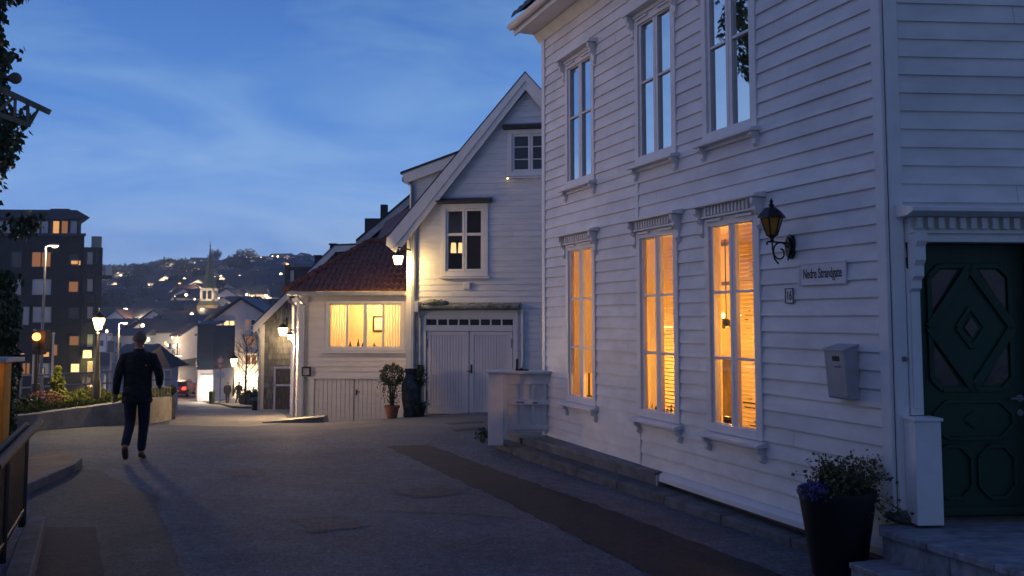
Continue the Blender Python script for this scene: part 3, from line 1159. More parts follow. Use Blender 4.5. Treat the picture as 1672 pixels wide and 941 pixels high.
mb.fbox(f2, E0 + .05, E1 - .05, .09, .125, 2.565, 2.585)
k = E0 + .09
while k < E1 - .1:
    mb.fbox(f2, k, k + .045, .09, .14, 2.60, 2.685)
    k += .085
mb.prism([f2.p(E0 - .02, 0, 2.80), f2.p(E0 - .02, .29, 2.745), f2.p(E0 - .02, .29, 2.715), f2.p(E0 - .02, .2, 2.69), f2.p(E0 - .02, 0, 2.69)], f2.u * (E1 - E0 + .04))
mb.build('entablature', M['trim'], house, bevel=.004)
# old hook on the casing
MB().fbox(f2, .055, .085, .034, .045, 1.60, 1.64).tube([f2.p(.07, .045, 1.62), f2.p(.07, .07, 1.61), f2.p(.08, .075, 1.63)], .005, 6).build('hook', M['steel'], house)

# ---- lantern on the wall
t = thing('wall_lantern', f1.p(1.16, 0.02, 2.5), 'unlit black wall lantern with amber glass on a scrolled bracket above the street name sign', 'lantern')
ls, ln, lz = 1.12, .25, 2.62
mb = MB()
mb.prism([f1.p(1.16 + a * .062, .015, 2.555 + b * .11) for a, b in [(math.cos(k * .5236) , math.sin(k * .5236)) for k in range(12)]], f1.n * .03)
mb.prism([f1.p(1.16 + a * .04, .045, 2.555 + b * .08) for a, b in [(math.cos(k * .5236) , math.sin(k * .5236)) for k in range(12)]], f1.n * .02)
mb.build('wall_plate', M['black'], t, bevel=.004)
mb = MB()
def lerp(a, b, t_):
    return a + (b - a) * t_
def lp(q, z):       # along the arm direction: q 0 at plate, 1 under lantern
    return f1.p(lerp(1.16, ls, q), lerp(.06, ln, q), z)
mb.tube([lp(0, 2.585), lp(.5, 2.588), lp(1.28, 2.588), lp(1.33, 2.575), lp(1.33, 2.56)], .0085, 6)
sp = []
for k in range(26):
    a = -1.2 + k * .33
    r = .125 * (1 - k / 36)
    sp.append(lp(.50 + (r * math.cos(-a + 2.6)) / .19 * .95, 2.50 + r * .85 * math.sin(-a + 2.6)))
mb.tube(sp, .0075, 6)
mb.tube([lp(1, 2.585), lp(.98, 2.52), lp(.86, 2.44), lp(.62, 2.40)], .0075, 6)
mb.build('bracket', M['black'], t, smooth=True)
c = f1.p(ls, ln, 0)
mb = MB()
hexa = lambda r, z, o=0: [c + V((math.cos(a + o) * r, math.sin(a + o) * r, z)) for a in [k * math.pi / 3 for k in range(6)]]
b0, b1 = hexa(.045, 2.645), hexa(.095, 2.80)
for k in range(6):
    mb.beam(b0[k], b1[k], .012, .012)
    mb.beam(b0[k], b0[(k + 1) % 6], .012, .012)
    mb.beam(b1[k], b1[(k + 1) % 6], .012, .014)
mb.lathe([(.008, 2.585), (.02, 2.60), (.012, 2.615), (.03, 2.63), (.05, 2.648)], c, 12)
mb.lathe([(.125, 2.795), (.122, 2.808), (.085, 2.855), (.045, 2.885), (.02, 2.895), (.022, 2.905), (.03, 2.91), (.012, 2.925), (.018, 2.94), (.006, 2.965), (.001, 2.975)], c, 6)
mb.build('cage', M['black'], t, bevel=.001)
mb = MB()
for k in range(6):
    j = (k + 1) % 6
    mb.poly([b0[k], b0[j], b1[j], b1[k]])
mb.build('glass', M['amberglass'], t)

# ---- signs, number, mailbox
t = thing('street_sign', f1.p(.745, .022, 2.21), 'white enamel street name sign reading Nedre Strandgate on the house wall', 'sign')
MB().fbox(f1, .45, 1.04, .022, .034, 2.205, 2.395).build('plate', M['signwhite'], t, bevel=.003)
mb = MB()
frame_rect(mb, f1, .45, 1.04, 2.205, 2.395, .010, .030, .039)
mb.build('rim', M['signwhite'], t, bevel=.002)
text('Nedre Strandgate', 'lettering', f1, .745, .0355, 2.30, .118, .58, M['signblack'], t)
t = thing('house_number_sign', f1.p(1.19, .022, 2.06), 'small white number plate 16 with black border below the lantern', 'sign')
MB().fbox(f1, 1.135, 1.25, .020, .03, 2.055, 2.19).build('plate', M['signwhite'], t, bevel=.002)
mb = MB()
frame_rect(mb, f1, 1.135, 1.25, 2.055, 2.19, .008, .026, .034)
mb.build('border', M['signblack'], t)
text('16', 'lettering', f1, 1.192, .0315, 2.122, .115, .68, M['signblack'], t)
t = thing('mailbox', f1.p(.45, .02, 1.28), 'pale grey metal mailbox with a dark slot on the wall beside the door corner', 'mailbox')
mb = MB()
pr = [(.02, 1.285), (.125, 1.285), (.135, 1.30), (.17, 1.66), (.17, 1.675), (.02, 1.715)]
mb.prism([f1.p(.345, a, b) for a, b in pr], f1.u * .235)
mb.build('body', M['greypl'], t, bevel=.006)
mb = MB()
mb.prism([f1.p(.338, .018, 1.722), f1.p(.338, .178, 1.681), f1.p(.338, .178, 1.665), f1.p(.338, .018, 1.712)], f1.u * .249)
mb.build('lid', M['greypl'], t, bevel=.003)
nn = lambda z: .17 - (1.66 - z) / .36 * .035
mb = MB()
mb.prism([f1.p(.40, nn(z) + .001, z) for z in (1.585, 1.625)] + [f1.p(.40, nn(1.625) - .01, 1.625), f1.p(.40, nn(1.585) - .01, 1.585)], f1.u * .085)
for k, w in enumerate((.018, .012, .016, .008)):
    s_ = .465 - k * .02
    mb.prism([f1.p(s_ - w, nn(z) + .0008, z) for z in (1.535, 1.545 + (.012 if k == 3 else 0))] + [f1.p(s_ - w, nn(1.545) - .01, 1.545), f1.p(s_ - w, nn(1.535) - .01, 1.535)], f1.u * w)
mb.build('slot', M['signblack'], t)

# ---- ledge, kerb, entrance steps, porch wall
def nk(s):
    return .18 + .0706 * (s * 1.143 - .77)
def nl(s):
    return (.08 + .0767 * (s * 1.143 - 3.97))
nk2 = lambda s: (.18 + .0706 * (s / .875 - .77)) * .875
nl2 = lambda s: (.08 + .0767 * (s / .875 - 3.97)) * .875 + .03
t = thing('stone_ledge', f1.p(5.3, .1, .0), 'dark slate ledge along the foot of the white house by the porch', 'ledge')
sg = [3.48 + k * .42 for k in range(8)] + [6.95]
for a, b in zip(sg, sg[1:]):
    MB().hexa([f1.p(a, -.02, .04), f1.p(b - .006, -.02, .04), f1.p(b - .006, nl2(b), .04), f1.p(a, nl2(a), .04)],
              [f1.p(a, -.02, .205), f1.p(b - .006, -.02, .205), f1.p(b - .006, nl2(b), .205), f1.p(a, nl2(a), .205)]).build('riser_block', M['slate'], t, bevel=.004)
mb = MB()
for a, b in zip(sg[::2], sg[2::2] + [6.95]):
    mb.hexa([f1.p(a, -.02, .206), f1.p(b - .004, -.02, .206), f1.p(b - .004, nl2(b) + .02, .206), f1.p(a, nl2(a) + .02, .206)],
            [f1.p(a, -.02, .24), f1.p(b - .004, -.02, .24), f1.p(b - .004, nl2(b) + .02, .24), f1.p(a, nl2(a) + .02, .24)])
# part of the ledge that runs on under the porch wall, in front of the house corner
mb.hexa([f1.p(6.954, -1.4, .10), f1.p(7.75, -1.4, .10), f1.p(7.75, nl2(7.6) + .02, .10), f1.p(6.954, nl2(6.9) + .02, .10)],
        [f1.p(6.954, -1.4, .24), f1.p(7.75, -1.4, .24), f1.p(7.75, nl2(7.6) + .02, .24), f1.p(6.954, nl2(6.9) + .02, .24)])
mb.build('top_slab', M['slate'], t, bevel=.006)
mb = MB()
mb.fbox(f1, 3.44, 3.474, -.02, .115, .03, .215)
mb.build('end_trim', M['zinc'], t)
mb = MB()
ks = [.1 + k * .95 for k in range(7)] + [6.75, 7.65]
for a, b in zip(ks, ks[1:]):
    za, zb = .065 + .055 * a / 6.75, .065 + .055 * b / 6.75
    mb.hexa([f1.p(a, -.05, -.2), f1.p(b - .008, -.05, -.2), f1.p(b - .008, nk2(b), -.2), f1.p(a, nk2(a), -.2)],
            [f1.p(a, -.05, za + .01), f1.p(b - .008, -.05, zb + .01), f1.p(b - .008, nk2(b), zb), f1.p(a, nk2(a), za)])
tag(mb.build('kerb', M['kerbstone'], bevel=.012), kind='structure')

t = thing('entrance_steps', (2.9, 6.6, 0), 'worn grey stone steps leading up to the green door', 'steps')
um = -f1.u          # towards the camera
pm = V((um.y * -1, um.x, 0))      # to the right
if pm.x < 0:
    pm = -pm
p0 = V((2.66, 6.80, 0))
def slab(p, l, w, z0, z1, joints, name, m, back=None):
    mb = MB()
    cuts = [0] + joints + [l]
    for a, b in zip(cuts, cuts[1:]):
        q = [p + um * a, p + um * (b - .006), p + um * (b - .006) + pm * w, p + um * a + pm * w]
        mb.hexa([x + V((0, 0, z0)) for x in q], [x + V((0, 0, z1)) for x in q])
    return mb
mb = slab(p0, 2.4, 2.6, .35, .40, [.45, 1.0, 1.7], 'x', None)
mb.prism([(2.72, 6.95, .35), (2.66, 6.79, .35), (5.2, 6.85, .35), (5.2, 7.16, .35), (3.0, 7.0, .35)], (0, 0, .0495))
mb.build('top_tread', M['granite'], t, bevel=.008)
mb = slab(p0 + pm * .03 + um * .0, 2.4, 2.5, -.1, .349, [.62, 1.3], 'x', None)
mb.build('top_riser', M['granite'], t, bevel=.006)
mb = slab(p0 + V((-.26, -.10, 0)) , 2.2, .60, .15, .19, [.5, 1.25], 'x', None)
mb.build('lower_tread', M['granite'], t, bevel=.008)
mb = slab(p0 + V((-.245, -.10, 0)) , 2.2, .55, -.1, .149, [.28, .8, 1.4], 'x', None)
mb.build('lower_riser', M['granite'], t, bevel=.006)
# flat boulder
bm = bmesh.new()
bmesh.ops.create_icosphere(bm, subdivisions=4, radius=1)
for v in bm.verts:
    k = 1 + .22 * noise.noise(v.co * 1.6 + V((3, 1, 7))) + .06 * noise.noise(v.co * 5)
    v.co = V((v.co.x * .185 * k, v.co.y * .12 * k, max(-.045, v.co.z * .062 * k)))
me = bpy.data.meshes.new('boulder')
bm.to_mesh(me)
bm.free()
for p in me.polygons:
    p.use_smooth = True
me.materials.append(M['stone'])
o = bpy.data.objects.new('boulder', me)
COL.objects.link(o)
q = PZ(1494, 856, .40)
o.location = (q.x, q.y + .06, .445)
o.rotation_euler = (0, 0, -.1)
tag(o, 'flat grey natural stone lying on the entrance step by the door casing', 'stone')

# ---- porch wall (white)
PY = 13.3
t = thing('porch_wall', (-.1, PY, .1), 'low white timber porch wall with capped post beside the far corner of the white house', 'porch wall')
fp = Fr((0, PY), (1, 0), (0, -1))
xl = fp.sz(797, 650)[0]
x2, x3 = fp.sz(822, 650)[0], fp.sz(829, 650)[0]
xr = .62
MB().fbox(fp, xl, x2, -.16, .05, .12, 1.12).build('post', M['trim'], t, bevel=.005)
MB().fbox(fp, x2 + .004, x3, -.13, .03, .2, 1.12).build('post', M['trim'], t, bevel=.004)
MB().fbox(fp, xl - .03, xr, -.22, .08, 1.145, 1.172).fbox(fp, xl, xr, -.19, .05, 1.122, 1.144).build('cap', M['trim'], t, bevel=.004)
mb = MB()
mb.fbox(fp, x3, xr, -.10, -.07, .30, 1.12)
mb.build('panel', M['trim'], t)
mb = MB()
mb.fbox(fp, x3, xr, -.069, -.03, .98, 1.115).fbox(fp, x3, xr, -.069, -.045, .33, .40)
w = (xr - x3) / 4
for k in range(5):
    q = x3 + k * w
    mb.fbox(fp, q, q + .045, -.069, -.045, .41, .978)
mb.build('frame_rail', M['trim'], t, bevel=.003)
MB().fbox(fp, x3 + .01, xr, -.044, .0, .69, .76).build('ledge_rail', M['trim'], t, bevel=.003)
mb = MB()
mb.fbox(fp, x3 + .12, x3 + .23, .002, .014, .715, .735).fbox(fp, x3 + .36, x3 + .43, .002, .014, .71, .73)
mb.build('latch', M['steel'], t)
q = fp.sz(848, 602)[0]
t = thing('black_fitting', (q, PY + .1, 1.173), 'small black upright fitting with a flat foot standing on the porch wall cap', 'fitting')
fq = Fr((q, PY + .08), (1, 0), (0, -1))
MB().fbox(fq, -.06, .135, -.05, .05, 1.173, 1.19).build('foot', M['black'], t, bevel=.004)
mb = MB()
mb.prism([fq.p(-.05, -.04, 1.19), fq.p(-.015, -.04, 1.19), fq.p(-.015, -.04, 1.34), fq.p(-.03, -.04, 1.345), fq.p(-.05, -.04, 1.33)], fq.n * .08)
mb.prism([fq.p(-.008, -.05, 1.19), fq.p(.05, -.05, 1.19), fq.p(.05, -.05, 1.32), fq.p(.035, -.05, 1.19), fq.p(.0, -.05, 1.19)], fq.n * .10)
mb.build('upright', M['black'], t, bevel=.006)

# ---- big black planter with plants
pc = V((2.455, 7.06, 0))
t = thing('planter', pc, 'tall black tapered planter at the foot of the entrance steps', 'planter')
MB().lathe([(.18, 0), (.19, .01), (.275, .56), (.285, .60), (.285, .64), (.27, .64), (.265, .60), (.24, .56)], pc, 40).build('pot', M['blackplastic'], t, smooth=True)
MB().lathe([(.0, .575), (.24, .575), (.262, .58)], pc, 24).build('soil', M['stem'], t)
t = thing('potted_shrub', pc + V((.05, 0, .57)), 'straggly shrub with small dark leaves overflowing the black planter', 'plant')
st, lf = MB(), MB()
for k in range(125):
    a = random.uniform(0, 6.28)
    r = random.uniform(0, .17)
    b = pc + V((.05 + math.cos(a) * r, math.sin(a) * r, .57))
    out = V((math.cos(a) * random.uniform(.05, .30) + .07, math.sin(a) * random.uniform(.03, .2), random.uniform(.10, .34)))
    if k % 7 == 0:
        out = V((random.choice((-.1, .32, .36)), -.2, random.uniform(-.15, .05)))
    mid = b + out * .5 + V((0, 0, .07))
    e = b + out
    st.tube([b, mid, e], [.003, .0022, .001], 4)
    for q in range(15):
        u_ = random.uniform(.25, 1)
        pnt = b.lerp(mid, u_ * 2) if u_ < .5 else mid.lerp(e, u_ * 2 - 1)
        lf.leaf(pnt + V((random.gauss(0, .018), random.gauss(0, .018), random.gauss(0, .018))), random.uniform(.02, .042))
st.build('stem', M['stem'], t, fix=False)
lf.build('foliage', M['leafolive'], t, fix=False)
t = thing('lavender_flowers', pc + V((-.2, -.06, .58)), 'clump of small violet flowers at the left rim of the black planter', 'flowers')
lf, st = MB(), MB()
for k in range(110):
    b = pc + V((-.19 + random.gauss(0, .04), -.08 + random.gauss(0, .05), .58))
    e = b + V((random.gauss(-.01, .03), random.gauss(0, .03), random.uniform(.04, .13)))
    st.tube([b, e], .0015, 3)
    for q in range(6):
        lf.leaf(e + V((random.gauss(0, .006), random.gauss(0, .006), -.008 * q)), .016)
lf.build('blossom', M['flower'], t, fix=False)
st.build('stem', M['leaf'], t, fix=False)
# ================================================================== gabled house with the garage
fg = Fr((-2.63, 23.0), (.9848, -.1736))
gs = lambda px, py: fg.sz(px, py)
gable = thing('gabled_house', fg.p(3, -2, -.6), 'white gabled weatherboard house with white double garage doors', 'house')
ap = gs(860, 149)                     # underside apex
el_ = gs(657, 392)
slope = (ap[1] - el_[1]) / (ap[0] - el_[0])
S0, S1 = .12, 2 * ap[0] - .12
zwall = el_[1] + slope * (S0 - el_[0])
def glo(z):
    return S0 if z < zwall else min(ap[0], S0 + (z - zwall) / slope)
def ghi(z):
    return 2 * ap[0] - glo(z)
def rect(fr, a, b, off=0.0):
    s0, z1 = fr.sz(a[0], a[1], off)
    s1, z0 = fr.sz(b[0], b[1], off)
    return s0, s1, z0, z1
lw = rect(fg, (721, 334), (797, 451))
uw = rect(fg, (829, 213), (893, 287))
uw = (uw[0], uw[0] + 1.15, uw[2], uw[3])
gd = rect(fg, (689, 508), (846, 674))
gd = (gd[0], gd[1], fg.sz(690, 676)[1] - .02, gd[3])
mb = siding(fg, gd[2] - .05, ap[1] - .02, .148, glo, ghi, [(lw[0] + .05, lw[1] - .05, lw[2] + .05, lw[3] - .05), (uw[0] + .05, uw[1] - .05, uw[2] + .05, uw[3] - .05), (gd[0] + .04, gd[1] - .04, gd[2] - 1, gd[3] - .03)])
mb.build('front_wall', M['sidingfar'], gable)
MB().fbox(fg, 0, .13, -.1, .035, -.7, zwall + .1).build('corner_board', M['trim'], gable)
mb = MB()
fgl = Fr(fg.p(0, 0, 0), (-fg.n.x, -fg.n.y), (-fg.u.x, -fg.u.y))
siding(fgl, -.7, zwall, .15, .1, 7, mb=mb)
mb.build('side_wall', M['sidingfar'], gable)
mb = MB()
mb.poly([fg.p(S1, 0, -.7), fg.p(S1, -7, -.7), fg.p(S1, -7, zwall), fg.p(S1, 0, zwall)])
mb.poly([fg.p(S0, -7, -.7), fg.p(S1, -7, -.7), fg.p(S1, -7, zwall), fg.p(ap[0], -7, ap[1]), fg.p(S0, -7, zwall)])
mb.build('rear_wall', M['sidingfar'], gable)
# bargeboards: two stepped boards either side of the apex
outer_ap = gs(858, 122)
bb = .43
def barge(sgn, n0, n1, t0, t1, m, name):
    f_ = lambda s: ap[0] + sgn * (s - ap[0])
    nx, nz = -slope / math.hypot(1, slope), 1 / math.hypot(1, slope)
    q = [(ap[0], ap[1] + t0 * math.hypot(1, slope)), (ap[0], ap[1] + t1 * math.hypot(1, slope))]
    e = -.24
    ze = ap[1] + slope * (e - ap[0])
    lo0 = (e + nx * t0, ze + nz * t0 - .10)
    lo1 = (e + nx * t1 - .02, ze + nz * t1 + .02)
    pts = [q[0], q[1], lo1, (lo1[0] - .02, lo1[1] - .22), (lo0[0] + .02, lo0[1] - .12)]
    mb = MB()
    mb.prism([fg.p(f_(a), n0, b) for a, b in pts], fg.n * (n1 - n0))
    return mb.build(name, m, gable, bevel=.004)
for sg in (1, -1):
    barge(sg, .16, .20, -.01, .125, M['trim'], 'bargeboard')
    barge(sg, .16, .235, .13, .27, M['trim'], 'bargeboard')
    # roof plane behind
    f_ = lambda s: ap[0] + sg * (s - ap[0])
    k = math.hypot(1, slope)
    e = -.45
    mb = MB()
    za, zb = ap[1] + .29 * k, ap[1] + slope * (e - ap[0]) + .29 * k
    mb.hexa([fg.p(ap[0], .20, za - .12), fg.p(f_(e), .20, zb - .12), fg.p(f_(e), -7.2, zb - .12), fg.p(ap[0], -7.2, za - .12)],
            [fg.p(ap[0], .25, za), fg.p(f_(e), .25, zb), fg.p(f_(e), -7.2, zb), fg.p(ap[0], -7.2, za)])
    mb.build('roof', M['darktile'], gable)
# dormer to the left
dy = -.8
dq = [fg.sz(px, py, dy) for px, py in ((672, 345), (672, 291), (762, 258), (762, 345))]
mb = MB()
zt = lambda s: dq[1][1] + (dq[2][1] - dq[1][1]) * (s - dq[1][0]) / (dq[2][0] - dq[1][0])
fd = Fr(fg.p(0, dy, 0), fg.u)
z = dq[0][1]
siding(fd, dq[0][1] - .6, dq[2][1], .148, lambda z: dq[0][0] if z < dq[1][1] else dq[0][0] + (z - dq[1][1]) * (dq[2][0] - dq[1][0]) / (dq[2][1] - dq[1][1]), lambda z: dq[2][0], mb=mb)
mb.poly([fd.p(dq[0][0], 0, dq[0][1] - .6), fd.p(dq[0][0], -4, dq[0][1] - .6), fd.p(dq[0][0], -4, dq[1][1]), fd.p(dq[0][0], 0, dq[1][1])])
dorm = mb.build('dormer', M['sidingfar'], gable)
mb = MB()
a, b = fd.sz(659, 284), fd.sz(768, 243)
c, d = fd.sz(663, 301), fd.sz(768, 262)
mb.prism([fd.p(a[0], .06, a[1] - .02), fd.p(b[0], .06, b[1] - .02), fd.p(d[0], .06, d[1]), fd.p(c[0], .06, c[1])], fd.n * .06)
mb.build('fascia', M['trim'], dorm)
mb = MB()
mb.prism([fd.p(a[0] - .05, .14, a[1] + .03), fd.p(b[0], .14, b[1] + .03), fd.p(b[0], .14, b[1] - .03), fd.p(a[0] - .05, .14, a[1] - .03)], fd.n * -4)
mb.build('roof', M['darktile'], dorm)
mb = MB()
mb.fbox(fd, dq[0][0] - .24, dq[0][0] - .10, -3, .1, dq[1][1] - .10, dq[1][1] + .02)
mb.build('gutter', M['zinc'], dorm)
MB().tube([fd.p(dq[0][0] - .14, .05, dq[1][1] - .08), fd.p(dq[0][0] + .01, .06, dq[1][1] - .22), fd.p(dq[0][0] + .01, .06, dq[0][1] - .5)], .045, 8).build('downpipe', M['zinc'], dorm)
# garage doors
mb = MB()
dl = rect(fg, (697, 541), (837, 672))
dl = (dl[0], dl[1], gd[2] + .03, dl[3])
frame_rect(mb, fg, gd[0], gd[1], gd[2], gd[3], dl[0] - gd[0] - .01, -.05, .05, gd[3] - fg.sz(700, 520)[1], .001)
tz1, tz0 = fg.sz(768, 521)[1], fg.sz(768, 532)[1]
mb.fbox(fg, dl[0] - .008, dl[1] + .008, -.045, .045, dl[3] + .008, tz0)
gf = mb.build('garage_door_frame', M['trim'], gable, bevel=.004)
mid = (dl[0] + dl[1]) / 2
for a, b, hd in ((dl[0], mid - .008, 1), (mid + .008, dl[1], -1)):
    mb = MB()
    mb.fbox(fg, a, b, -.04, -.005, dl[2], dl[3])
    frame_rect(mb, fg, a + .004, b - .004, dl[2] + .003, dl[3] - .003, .11, -.004, .02, .09, .16)
    k = a + .125
    while k < b - .13:
        mb.fbox(fg, k, k + .062, -.004, .012, dl[2] + .17, dl[3] - .10)
        k += .070
    g = mb.build('garage_door', M['garage'], gable, bevel=.004)
    e = a + .012 if hd > 0 else b - .012
    for zz in (dl[2] + .35, dl[3] - .4):
        MB().fbox(fg, e - .02, e + .02, .021, .03, zz, zz + .22).build('hinge', M['steel'], g)
    if hd < 0:
        mb = MB()
        zz = fg.sz(768, 606)[1]
        mb.tube([fg.p(a + .05, .02, zz), fg.p(a + .05, .06, zz), fg.p(a - .05, .065, zz)], .014, 8)
        mb.fbox(fg, a + .03, a + .07, .02, .028, zz - .05, zz + .16)
        mb.build('handle', M['black'], g)
mb = MB()
n8 = 8
tw = (dl[1] - dl[0]) / n8
for k in range(1, n8):
    mb.fbox(fg, dl[0] + k * tw - .018, dl[0] + k * tw + .018, -.03, .02, tz0, tz1)
mb.fbox(fg, dl[0], dl[1], -.03, .03, tz0 - .02, tz0 + .012).fbox(fg, dl[0], dl[1], -.03, .025, tz1 - .012, tz1 + .012)
tr = mb.build('transom_window', M['trim'], gable)
mb = MB()
mb.poly([fg.p(dl[0], -.01, tz0), fg.p(dl[1], -.01, tz0), fg.p(dl[1], -.01, tz1), fg.p(dl[0], -.01, tz1)])
mb.poly([fg.p(dl[0], -.2, tz0), fg.p(dl[1], -.2, tz0), fg.p(dl[1], -.2, tz1), fg.p(dl[0], -.2, tz1)])
mb.build('pane', M['pane_dark'], tr)
# mossy canopy gutter over the garage
cz = fg.sz(768, 503)[1]
mb = MB()
c0, c1 = fg.sz(686, 500)[0] - .02, fg.sz(850, 500)[0]
mb.prism([fg.p(c0, .0, cz + .14), fg.p(c0, .28, cz + .05), fg.p(c0, .28, cz - .02), fg.p(c0, .0, cz - .05)], fg.u * (c1 - c0))
mb.build('canopy', M['moss'], gable, bevel=.01)
mb = MB()
e0, e1 = fg.sz(692, 490)[0], fg.sz(736, 490)[0]
bm = bmesh.new()
bmesh.ops.create_icosphere(bm, subdivisions=4, radius=1)
c = fg.p((e0 + e1) / 2, .2, cz + .12)
vs_ = [c + fg.u * (v.co.x * (e1 - e0) / 2) + fg.n * v.co.y * .09 + V((0, 0, v.co.z * .09)) + v.co * .035 * noise.noise(v.co * 6) for v in bm.verts]
fs_ = [[v.index for v in f.verts] for f in bm.faces]
bm.free()
mb.v, mb.f = vs_, fs_
mb.build('moss_clump', M['moss'], gable, smooth='all')
MB().fbox(fg, c0 - .04, c0 + .06, 0, .31, cz - .1, cz + .16).build('canopy_end', M['trim'], gable, bevel=.01)
MB().tube([fg.p(c0 + .02, .2, cz), fg.p(c0 + .05, .06, cz - .25), fg.p(c0 + .07, .06, gd[2])], .035, 8).build('downpipe', M['zinc'], gable)
MB().tube([fg.p(.2, .07, zwall - .05), fg.p(.2, .07, -.6)], .05, 8).build('downpipe', M['zinc'], gable)
MB().tube([fg.p(c1 + .06, .05, cz), fg.p(c1 + .06, .05, gd[2])], .03, 8).build('downpipe', M['trim'], gable)
q = fg.sz(763, 467)
MB().fbox(fg, q[0] - .09, q[0] + .09, .01, .05, q[1] - .09, q[1] + .09).fbox(fg, q[0] - .07, q[0] + .07, .05, .06, q[1] - .07, q[1] + .07).build('vent', M['trim'], gable, bevel=.006)
MB().fbox(fg, S0, S1, -.3, -.01, -1.5, gd[2] + .05).build('foundation', M['concrete'], gable)


def house_window(fr, r, parent, cas, rows, glass, mid=True, hood=True, room=None, lintel=None):
    s0, s1, z0, z1 = r
    mb = MB()
    frame_rect(mb, fr, s0, s1, z0, z1, cas, -.05, .045)
    w = mb.build('window', M['trim'], parent, bevel=.004)
    a, b, c, d = s0 + cas, s1 - cas, z0 + cas, z1 - cas
    m_ = (a + b) / 2
    mb = MB()
    for p, q in ((a + .006, m_ - .004), (m_ + .004, b - .006)) if mid else ((a, b),):
        frame_rect(mb, fr, p, q, c + .005, d - .005, .055, -.04, .02)
        for t, th in rows:
            zz = c + (d - c) * t
            mb.fbox(fr, p + .055, q - .055, -.035, .016, zz - th, zz + th)
    mb.build('sash', M['trim'], w, bevel=.003)
    MB().poly([fr.p(a, -.02, c), fr.p(b, -.02, c), fr.p(b, -.02, d), fr.p(a, -.02, d)]).build('pane', glass, w, fix=False)
    MB().prism([fr.p(s0 - .05, 0, z0), fr.p(s0 - .05, .12, z0 - .03), fr.p(s0 - .05, .12, z0 - .06), fr.p(s0 - .05, 0, z0 - .06)], fr.u * (s1 - s0 + .1)).build('sill', M['trim'], w, bevel=.003)
    if hood:
        mb = MB()
        mb.prism([fr.p(s0 - .1, 0, z1 + .16), fr.p(s0 - .1, .22, z1 + .07), fr.p(s0 - .1, .22, z1 + .04), fr.p(s0 - .1, 0, z1 + .002)], fr.u * (s1 - s0 + .2))
        mb.build('hood', M['darktile'], w)
        MB().prism([fr.p(s0 - .11, 0, z1 + .18), fr.p(s0 - .11, .05, z1 + .16), fr.p(s0 - .11, .05, z1 + .10), fr.p(s0 - .11, 0, z1 + .10)], fr.u * (s1 - s0 + .22)).build('flashing', M['zinc'], w)
    return w


house_window(fg, lw, gable, .12, [(.59, .035)], M['darkglass'])
house_window(fg, uw, gable, .11, [(.33, .012), (.66, .012)], M['darkglass'])
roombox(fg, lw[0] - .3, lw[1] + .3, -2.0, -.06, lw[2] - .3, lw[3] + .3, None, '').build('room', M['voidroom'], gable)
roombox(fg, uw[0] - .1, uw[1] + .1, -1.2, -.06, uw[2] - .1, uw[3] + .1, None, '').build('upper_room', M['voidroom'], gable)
for px, lb in ((740.5, 'left of two small glowing stand-ins for lit windows mirrored in the dark gabled house window'), (752.5, 'right of two small glowing stand-ins for lit windows mirrored in the dark gabled house window')):
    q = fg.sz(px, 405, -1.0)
    t = thing('mirrored_glow', fg.p(q[0], -1.0, q[1]), lb, 'lamp', 'glowing stand-ins for reflections in the gabled house window')  # emissive body added in place of a lit window's reflection in the glass
    MB().lathe([(.075, -.13), (.06, .13)], fg.p(q[0], -1, q[1]), 12).build('glow_body', M['lit2'], t)
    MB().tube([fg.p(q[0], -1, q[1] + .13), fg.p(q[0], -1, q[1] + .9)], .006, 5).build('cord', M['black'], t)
# small bulbs on the facade
for px, py, lb in ((829, 292, 'tiny lit spot lamp under the upper window of the gabled house'), (719, 328, 'tiny lit spot lamp at the hood of the lower gabled house window')):
    q = fg.sz(px, py, .12)
    t = thing('spot_lamp', fg.p(q[0], .05, q[1]), lb, 'lamp')
    MB().ball(fg.p(q[0], .14, q[1]), .02, 8).build('bulb', M['candle'], t, smooth=True)
    MB().tube([fg.p(q[0], .0, q[1] + .03), fg.p(q[0], .12, q[1] + .03), fg.p(q[0], .14, q[1] + .015)], .012, 6).build('holder', M['steel'], t)


def wall_lamp(fr, px, py, off, size, label, emi, watts, col, arm=True, s_wall=None):
    q = fr.sz(px, py, off)
    c = fr.p(q[0], off, q[1])
    t = thing('wall_lamp', c, label, 'lamp')
    mb = MB()
    mb.lathe([(.10 * size, -.15 * size), (.16 * size, .08 * size), (.15 * size, .11 * size)], c, 16)
    mb.build('lamp_glass', emi, t, smooth=True)
    mb = MB()
    mb.lathe([(.19 * size, .112 * size), (.17 * size, .14 * size), (.08 * size, .22 * size), (.03 * size, .25 * size), (.02 * size, .32 * size)], c, 16)
    sw = q[0] if s_wall is None else s_wall
    mb.tube([c + V((0, 0, .30 * size)), c + V((0, 0, .38 * size)), fr.p(sw, .02, q[1] + .32 * size)], .018, 6)
    mb.fbox(fr, sw - .05, sw + .05, 0.0, .03, q[1] + .15 * size, q[1] + .45 * size)
    mb.build('bracket', M['black'], t)
    light(c + fr.n * .02 - V((0, 0, .18 * size + .08)), watts, col, .10 * size)
    return t


